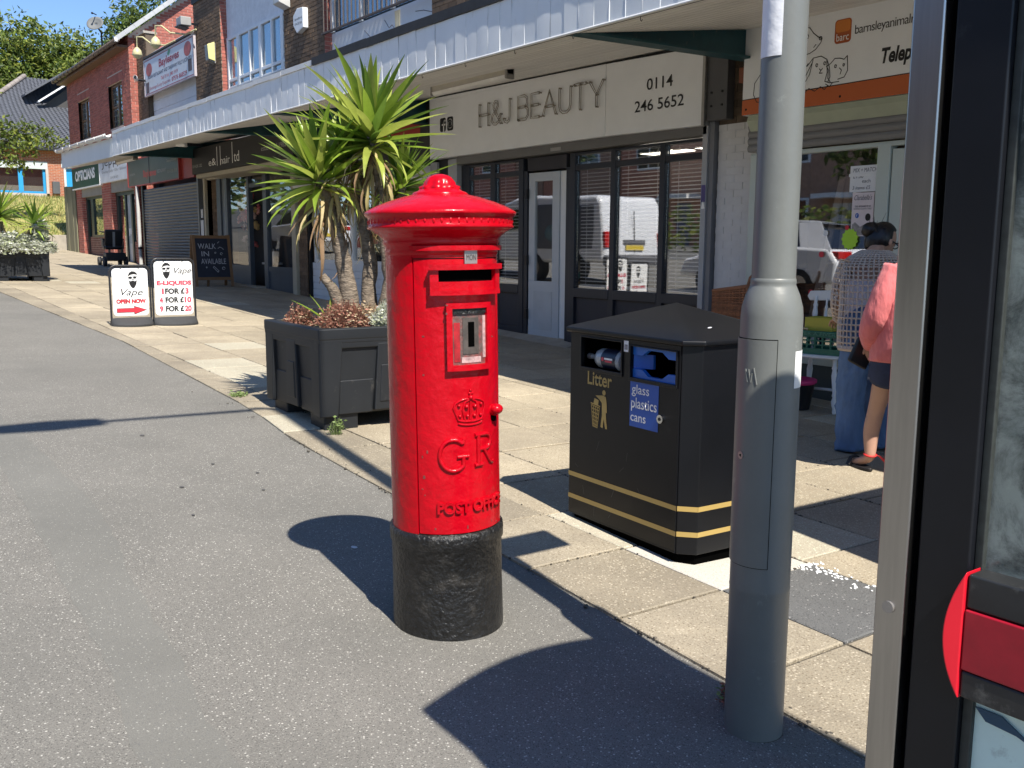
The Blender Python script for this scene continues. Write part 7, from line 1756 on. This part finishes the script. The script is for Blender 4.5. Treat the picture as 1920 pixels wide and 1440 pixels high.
ebox('lintel_panel', lin, fb, WX-.28, WX+.02, wy0-.1, wy1+.1, wz1, 5.2); ebox('lintel_panel', lin, fb, WX-.28, WX+.02, dy0-.1, dy1+.1, 4.98, 5.3)
sur = mat('buff surround', (.46, .40, .36), .7)
for a in ((wy0-.12, wy0, wz0-.15, wz1), (wy1, wy1+.12, wz0-.15, wz1), (wy0-.12, wy1+.12, wz0-.16, wz0)): ebox('surround', sur, fb, WX-.2, WX+.03, *a)
wn = ebox('window', dark_room, fb, WX-.3, WX-.25, wy0, wy1, wz0, wz1)
ebox('blind', mat('cream roller blind', (.45, .43, .35), .8), wn, WX-.24, WX-.23, wy0, wy1, wz0, wz0+.36)
ebox('pane', pane_m, wn, WX-.16, WX-.15, wy0, wy1, wz0, wz1)
for a in ((wy0, wy0+.09, wz0, wz1), (wy1-.11, wy1, wz0, wz1), ((wy0+wy1)/2-.08, (wy0+wy1)/2+.12, wz0, wz1), (wy0, wy1, wz0, wz0+.1)): ebox('frame', cy, wn, WX-.14, WX-.08 + .003*(a[1]-a[0] > 1), *a)
dr = ebox('door', cy, fb, WX-.2, WX-.12, dy0+.1, dy1, 2.9, 4.98); ebox('door_frame', lin, dr, WX-.2, WX+.02, dy0, dy0+.1, 2.9, 4.98); ebox('porthole', white_upvc, dr, WX-.12, WX-.10, 10.3, 10.52, 4.45, 4.65); ebox('door_panel', mat('lighter blue', (.05, .38, .7), .4), dr, WX-.12, WX-.11, 10.02, 10.3, 3.2, 3.75)
lbx = thing('letter_box', 'dark grey box fixed on the orange brick wall beside the blue door', 'letter box', (WX+.1, 9.6, 3.85)); ebox('box', mat('grey box', (.09, .095, .10), .5), lbx, WX+.01, WX+.22, 9.36, 9.68, 3.72, 4.30, .02)
slate = mat('grey slate', (.085, .09, .105), .6, var=.22, vs=5, bump=.6, bs=10)
ebox('gutter', mat('black gutter', (.02, .02, .022), .5), fb, WX-.1, WX+.45, 4.2, 24, 5.72, 5.86)
def slates(p0, p1, p2, p3, nu, nv, name='roof'):
    """sloping roof of real lapped slates between two bottom and two top corners"""
    p0, p1, p2, p3 = map(V, (p0, p1, p2, p3)); b = MB(); nr_ = (p1-p0).cross(p3-p0).normalized()
    if nr_.z < 0: nr_ = -nr_
    for j in range(nv):
        for i in range(nu):
            o_ = .5*(j % 2)/nu
            q = [(i/nu + o_ + .002, j/nv), ((i+1)/nu + o_ - .002, j/nv), ((i+1)/nu + o_ - .002, (j+1.15)/nv), (i/nu + o_ + .002, (j+1.15)/nv)]
            pts = [p0.lerp(p1, min(1, u)).lerp(p3.lerp(p2, min(1, u)), min(1, v)) for u, v in q]
            hh = .009 + rr.uniform(0, .004)
            b.add([pts[0]+nr_*hh, pts[1]+nr_*hh, pts[2]+nr_*.004, pts[3]+nr_*.004, pts[0], pts[1]], [(0, 1, 2, 3), (4, 5, 1, 0)])
    b.build(name, slate, fb, kind='stuff')
slates((WX+.45, 4.6, 5.85), (WX+.45, 24, 5.85), (WX-6.5, 24, 10.0), (WX-6.5, 9.6, 10.0), 84, 46)
MB().prism([(WX+.4, 4.6, 5.8), (WX+.4, 24, 5.8), (WX-6.5, 24, 9.95), (WX-6.5, 9.6, 9.95)], (0, 0, -.1)).build('roof_deck', slate, fb)
MB().prism([(WX+.4, 4.6, 5.8), (WX-6.5, 9.6, 9.95), (WX-14, 4.6, 5.8)], (0, 0, -.1)).build('hip_slope', slate, fb)
for k in range(22):
    f_ = k/22; p = V((WX+.45, 4.6, 5.9)).lerp(V((WX-6.5, 9.6, 10.06)), f_); q = V((WX+.45, 4.6, 5.9)).lerp(V((WX-6.5, 9.6, 10.06)), (k+.94)/22); MB().tube([p, q], .13, 6).build('hip_tile', mat('grey brown hip tile', (.24, .21, .19), .8, rnd=.15), fb)
MB().beam((WX-3.2, 9.55, 8.35), (WX-3.2, 12.2, 10.25), .08, .42, (1, 0, 0)).build('barge_board', white_upvc, fb)
MB().prism([(WX-3.2, 9.0, 8.62), (WX-3.2, 12.3, 10.85), (WX-9, 12.3, 10.85), (WX-9, 9.0, 8.62)], (0, 0, .1)).build('gablet_roof', slate, fb)
MB().prism([(WX-3.5, 9.8, 8.2), (WX-3.5, 12.6, 8.2), (WX-3.5, 12.6, 10.4)], (-.2, 0, 0)).build('gablet_wall', dark_room, fb); ebox('gablet_window', cy, fb, WX-3.45, WX-3.4, 11.2, 12.5, 8.55, 8.75)

# ------------------------------------------------------------------ trees
LT_ = [[mat('tree leaf %s%d' % (k, i), c, .5, isl=.35, trans=.35) for i, c in enumerate(cs)] for k, cs in (('a', ((.14, .19, .03), (.24, .27, .045), (.07, .11, .02))), ('b', ((.10, .15, .03), (.17, .22, .04), (.05, .085, .02))))]
def tree(label, base, h, blobs, n, leaf, mats, seed, grp='trees beyond the parade', tr=.3):
    r2 = random.Random(seed); base = V(base)
    if base.x < -55: blobs = [((c[0], c[1], c[2] + (0 if c[1] < 16 and c[2] > 9.5 else .3)), r_*1.05) for c, r_ in blobs]
    t = thing('tree', label, 'tree', base, group=grp)
    b = MB(); top = V((base.x, base.y, base.z + h*.55)); b.tube([base - V((0, 0, .3)), base.lerp(top, .5) + V((.1, .1, 0)), top], [tr, tr*.75, tr*.45], 10)
    for c, r_ in blobs:
        c = V(c); s = base.lerp(top, r2.uniform(.6, 1)); b.tube([s, s.lerp(c, .5) + V((0, 0, .2)), c], [tr*.4, tr*.25, tr*.08], 6)
        for k in range(5):
            d = V((r2.gauss(0, 1), r2.gauss(0, 1), r2.gauss(.2, .8))).normalized(); b.tube([c, c + d*r_*.85], [tr*.12, tr*.03], 5)
    b.build('trunk', mat('tree bark', (.10, .085, .065), .9, var=.3, vs=8, bump=1, bs=14), t)
    cr_ = MB(); vol = [r_**2 for _, r_ in blobs]; tot = sum(vol)
    for (c, r_), vv in zip(blobs, vol):
        c = V(c); cl = int(n*vv/tot/9) + 1
        for q in range(cl):
            d = V((r2.gauss(0, 1), r2.gauss(0, 1), r2.gauss(0, 1))).normalized()
            rad = r_*(r2.random()**.45)*(1 + .35*noise.noise(d*2.3 + c*.4))
            cc = c + V((d.x, d.y, d.z*.85))*rad; sp = leaf*r2.uniform(1.2, 2.2)
            for k in range(9):
                p = cc + V((r2.gauss(0, sp), r2.gauss(0, sp), r2.gauss(0, sp*.6)))
                nrm = (d*.5 + V((r2.gauss(0, .7), r2.gauss(0, .7), r2.gauss(.5, .6)))).normalized(); e, g = basis(nrm); a = r2.uniform(0, pi); u = e*cos(a) + g*sin(a); v = nrm.cross(u); l = leaf*r2.uniform(.6, 1.15)
                cr_.add([p - u*l, p + v*l*.42 - nrm*l*.12, p + u*l, p - v*l*.42 - nrm*l*.12], [(0, 1, 2), (0, 2, 3)], r2.choice((0, 0, 1, 2)))
    cr_.build('crown', mats, t, kind='stuff')
    return t
gzb = 3.4
tree('tall green tree with two crown tops at the far left behind the slate roof', (-63, 9.0, gzb), 9, [((-62, 10.2, 12.6), 2.0), ((-62, 8.6, 11.0), 2.3), ((-61.5, 11.0, 10.3), 2.3), ((-62, 7.2, 9.0), 2.4), ((-61, 9.6, 8.2), 2.6), ((-62, 5.4, 8.0), 2.4), ((-61, 10.9, 6.8), 2.0), ((-62, 6.6, 11.2), 1.6)], 17000, .19, LT_[0], 1)
tree('green tree left of the sky gap next to the satellite dish', (-63, 13, gzb), 9, [((-63, 13.6, 12.4), 1.9), ((-62, 12.6, 10.6), 2.3), ((-62, 14.2, 9.6), 2.4), ((-61.5, 12.6, 8.4), 2.3), ((-62.5, 12.5, 12.0), 1.6), ((-62, 15.2, 11.0), 1.7)], 14000, .19, LT_[0], 2)
tree('large darker green tree rising behind the red brick gable roof', (-60, 19, gzb), 11, [((-60, 17.6, 13.4), 2.6), ((-60, 16.2, 12.2), 2.0), ((-60, 20.0, 14.6), 3.2), ((-60, 18.0, 10.4), 3.0), ((-60, 16.4, 9.6), 2.3), ((-61, 22.5, 13), 3), ((-60, 15.3, 11.8), 1.6), ((-60, 16.4, 13.6), 1.8), ((-60, 14.6, 10.2), 1.5)], 19000, .19, LT_[1], 3)
tree('leafy tree whose drooping branches enter from the left edge in front of the slate roof', (-41, 3.2, 2.2), 5.5, [((-40.5, 4.9, 5.7), 1.3), ((-40, 6.2, 5.35), .7), ((-39.8, 6.8, 5.0), .5), ((-40, 5.9, 4.6), .5), ((-40, 7.4, 5.4), .4), ((-40, 7.9, 5.2), .25), ((-40.5, 3.8, 6.6), 1.9), ((-40, 6.4, 4.3), .35), ((-40, 6.9, 5.65), .5), ((-40, 5.4, 5.0), .7)], 4400, .115, LT_[0], 4, tr=.2)
MB()
bk_ = MB()
for i in range(6000):
    y = rr.uniform(-20, 40); z = 3.4 + 5.2*rr.random()**.7 + .9*noise.noise(V((y*.3, 0, 0))); x = -70 + rr.uniform(-2, 2)
    nrm = V((1, rr.gauss(0, .7), rr.gauss(.5, .6))).normalized(); e, g = basis(nrm); l = .32
    bk_.add([V((x, y, z)) - e*l, V((x, y, z)) + g*l*.5, V((x, y, z)) + e*l, V((x, y, z)) - g*l*.5], [(0, 1, 2, 3)], rr.randrange(3))
bk_.build('distant_wood', LT_[1], None, kind='stuff')

# ------------------------------------------------------------------ what the shop windows reflect: parked vehicles and houses across the road
vanw = mat('white van paint', (.74, .75, .77), .3, coat=.5, var=.02); tyre = mat('tyre', (.02, .02, .02), .8); dgl = mat('dark vehicle glass', (.01, .012, .015), .08, coat=.5); rl = mat('red lamp', (.5, .01, .01), .2); chrome = mat('chrome')
def wheels(t, xs, ys, r_, z):
    for x in xs:
        for y, s_ in ys:
            wh = MB().tube([(x, y - .1*s_, z+r_), (x, y + .1*s_, z+r_)], r_, 20).build('wheel', tyre, t, .02); MB().tube([(x, y + .10*s_, z+r_), (x, y + .108*s_, z+r_)], r_*.62, 16).build('rim', steel, wh)
vx_, vy_ = -15.6, .35; vz = gz(vx_ - 2, vy_)
van = thing('parked_van', 'white panel van parked on the road beyond the left edge of the picture', 'van', (vx_, vy_, vz))
pr = [(0, .45), (.0, .9), (-.12, 1.75), (-.25, 1.92), (-3.2, 1.97), (-3.7, 1.85), (-4.35, 1.15), (-5.1, .95), (-5.25, .45)]
MB().prism([(vx_+u, vy_-.9, vz+v) for u, v in pr], (0, 1.8, 0)).build('body', vanw, van, .09, seg=3)
ebox('bumper', mat('grey bumper', (.1, .1, .11), .6), van, vx_-.05, vx_+.12, vy_-.88, vy_+.88, vz+.38, vz+.62, .04)
for s_ in (-1, 1):
    ebox('rear_lamp', rl, van, vx_-.06, vx_+.03, vy_+s_*.80-.07, vy_+s_*.80+.07, vz+.78, vz+1.12, .01); ebox('side_window', dgl, van, vx_-4.0, vx_-3.1, vy_+s_*.902-.01, vy_+s_*.902+.01, vz+1.2, vz+1.7)
ebox('side_panel', mat('grey side trim', (.12, .13, .15), .4), van, vx_-2.9, vx_-.35, vy_+.898, vy_+.912, vz+.75, vz+1.72, .02)
ebox('door_seam', mat('black void'), van, vx_-.01, vx_+.012, vy_-.006, vy_+.006, vz+.65, vz+1.6); ebox('number_plate', mat('yellow plate', (.65, .48, .05), .5), van, vx_+.0, vx_+.03, vy_-.26, vy_+.26, vz+.72, vz+.83); ebox('plate_recess', mat('grey bumper'), van, vx_, vx_+.015, vy_-.32, vy_+.32, vz+.84, vz+.95); ebox('brake_lamp', mat('grey bumper'), van, vx_-.22, vx_-.14, vy_-.12, vy_+.12, vz+1.68, vz+1.78)
wheels(van, (vx_-.95, vx_-4.3), ((vy_-.82, -1), (vy_+.82, 1)), .33, vz)
def car(label, x, y, mt, grp='cars parked on the road'):
    z = gz(x-2, y); t = thing('parked_car', label, 'car', (x, y, z), group=grp)
    low = [(0, .35), (.02, .75), (-.15, .98), (-1.2, 1.02), (-3.0, .98), (-4.1, .75), (-4.25, .4)]
    MB().prism([(x+u, y-.88, z+v) for u, v in low], (0, 1.76, 0)).build('body', mt, t, .08, seg=3)
    cab = [(-.15, .96), (-.55, 1.42), (-1.6, 1.48), (-2.3, 1.42), (-3.1, .96)]
    vs = [(x+u, y-(.82 if v < 1 else .62), z+v) for u, v in cab] + [(x+u, y+(.82 if v < 1 else .62), z+v) for u, v in cab]
    MB().add(vs, [(0, 1, 2, 3, 4), (9, 8, 7, 6, 5)] + [(i, 5+i, 6+i, i+1) for i in range(4)] + [(4, 9, 5, 0)]).build('cabin', dgl, t, .03)
    rf = [(-.45, 1.40), (-1.6, 1.495), (-2.35, 1.40)]; MB().add([(x+u, y-.63, z+v) for u, v in rf] + [(x+u, y+.63, z+v) for u, v in rf], [(0, 1, 4, 3), (1, 2, 5, 4)]).build('roof_panel', mt, t)
    for s_ in (-1, 1):
        MB().prism([(x+u, y+s_*(.835 if v < 1 else .63), z+v) for u, v in ((-.1, .95), (-.75, .97), (-.95, 1.43), (-.5, 1.43))], (0, s_*.012, 0)).build('rear_pillar', mt, t)
        ebox('rear_lamp', rl, t, x-.16, x+.02, y+s_*.62-.2, y+s_*.62+.2, z+.80, z+.93, .02)
    ebox('number_plate', mat('yellow plate'), t, x, x+.035, y-.26, y+.26, z+.55, z+.66)
    wheels(t, (x-.75, x-3.4), ((y-.80, -1), (y+.80, 1)), .31, z)
car('white hatchback parked nearest on the road outside the left edge of the picture', -9.9, -.45, vanw); car('white hatchback parked farthest along the road left of the picture', -31.5, .1, vanw); car('red hatchback parked on the road behind the white van', -24.5, -.3, mat('red car paint', (.45, .03, .02), .3, coat=.5))
wall_b = [mat('house brown brick', (.36, .21, .14), .85, var=.3, vs=5), mat('house red brick', (.46, .19, .12), .85, var=.3, vs=5)]
for k in range(8):
    x = -62 + k*9.5; y = -20; z = gz(x, y)
    t = thing('terraced_house', '%s brick house %s across the road behind the camera' % (('brown', 'red')[k % 2], ('at the far end', 'second from the far end', 'third from the far end', 'fourth from the far end', 'fourth from the near end', 'third from the near end', 'second from the near end', 'at the near end')[k]), 'house', (x, y, z), group='houses across the road')
    ebox('wall', wall_b[k % 2], t, x-4.7, x+4.7, y-8, y, z-.5, z+6.2); MB().prism([(x-4.75, y+.4, z+6.1), (x-4.75, y-4, z+9.2), (x-4.75, y-8.4, z+6.1)], (9.5, 0, 0)).build('roof', tile_dk, t)
    for wx in (-2.6, 2.2):
        for wz in (1.0, 3.8):
            wn = ebox('window', white_upvc, t, x+wx-.9, x+wx+.9, y, y+.04, z+wz, z+wz+1.3); ebox('pane', dgl, wn, x+wx-.8, x+wx-.05, y+.04, y+.05, z+wz+.1, z+wz+1.2); ebox('pane', dgl, wn, x+wx+.05, x+wx+.8, y+.04, y+.05, z+wz+.1, z+wz+1.2)
    ebox('door', mat('house door %d' % (k % 2), ((.5, .5, .5), (.1, .12, .2))[k % 2], .5), t, x-.45, x+.45, y, y+.05, z-.1, z+2); ebox('porch', white_upvc, t, x-1.0, x+1.0, y, y+.9, z+2.2, z+2.4)
hg = MB()
for i in range(5200):
    x = rr.uniform(-62, 8); y = -15 + rr.gauss(0, .35); z = gz(x, y) + rr.random()*1.7*(1 + .25*noise.noise(V((x*.4, 0, 0)))); nrm = V((rr.gauss(0, .6), 1, rr.gauss(.4, .5))).normalized(); e, g = basis(nrm); l = .16
    hg.add([V((x, y, z)) - e*l, V((x, y, z)) + g*l*.5, V((x, y, z)) + e*l, V((x, y, z)) - g*l*.5], [(0, 1, 2, 3)], rr.randrange(3))
tag(hg.build('hedge', LT_[0], None), 'clipped green hedge along the front gardens across the road behind the camera', 'hedge')
for i, (x, s_) in enumerate(((-34, 1.2), (-18, 1.0), (-3, 1.1))):
    tree(('tallest roadside tree across the road behind the camera', 'slim roadside tree across the road behind the camera', 'near roadside tree across the road behind the camera')[i], (x, -13, gz(x, -13)), 6*s_, [((x, -13, 5*s_ + gz(x, -13)), 1.9*s_), ((x+1, -12.6, 4.2*s_ + gz(x, -13)), 1.4*s_), ((x-1, -13.3, 4*s_ + gz(x, -13)), 1.4*s_)], 1300, .2, LT_[1], 20+i, 'roadside trees behind the camera')
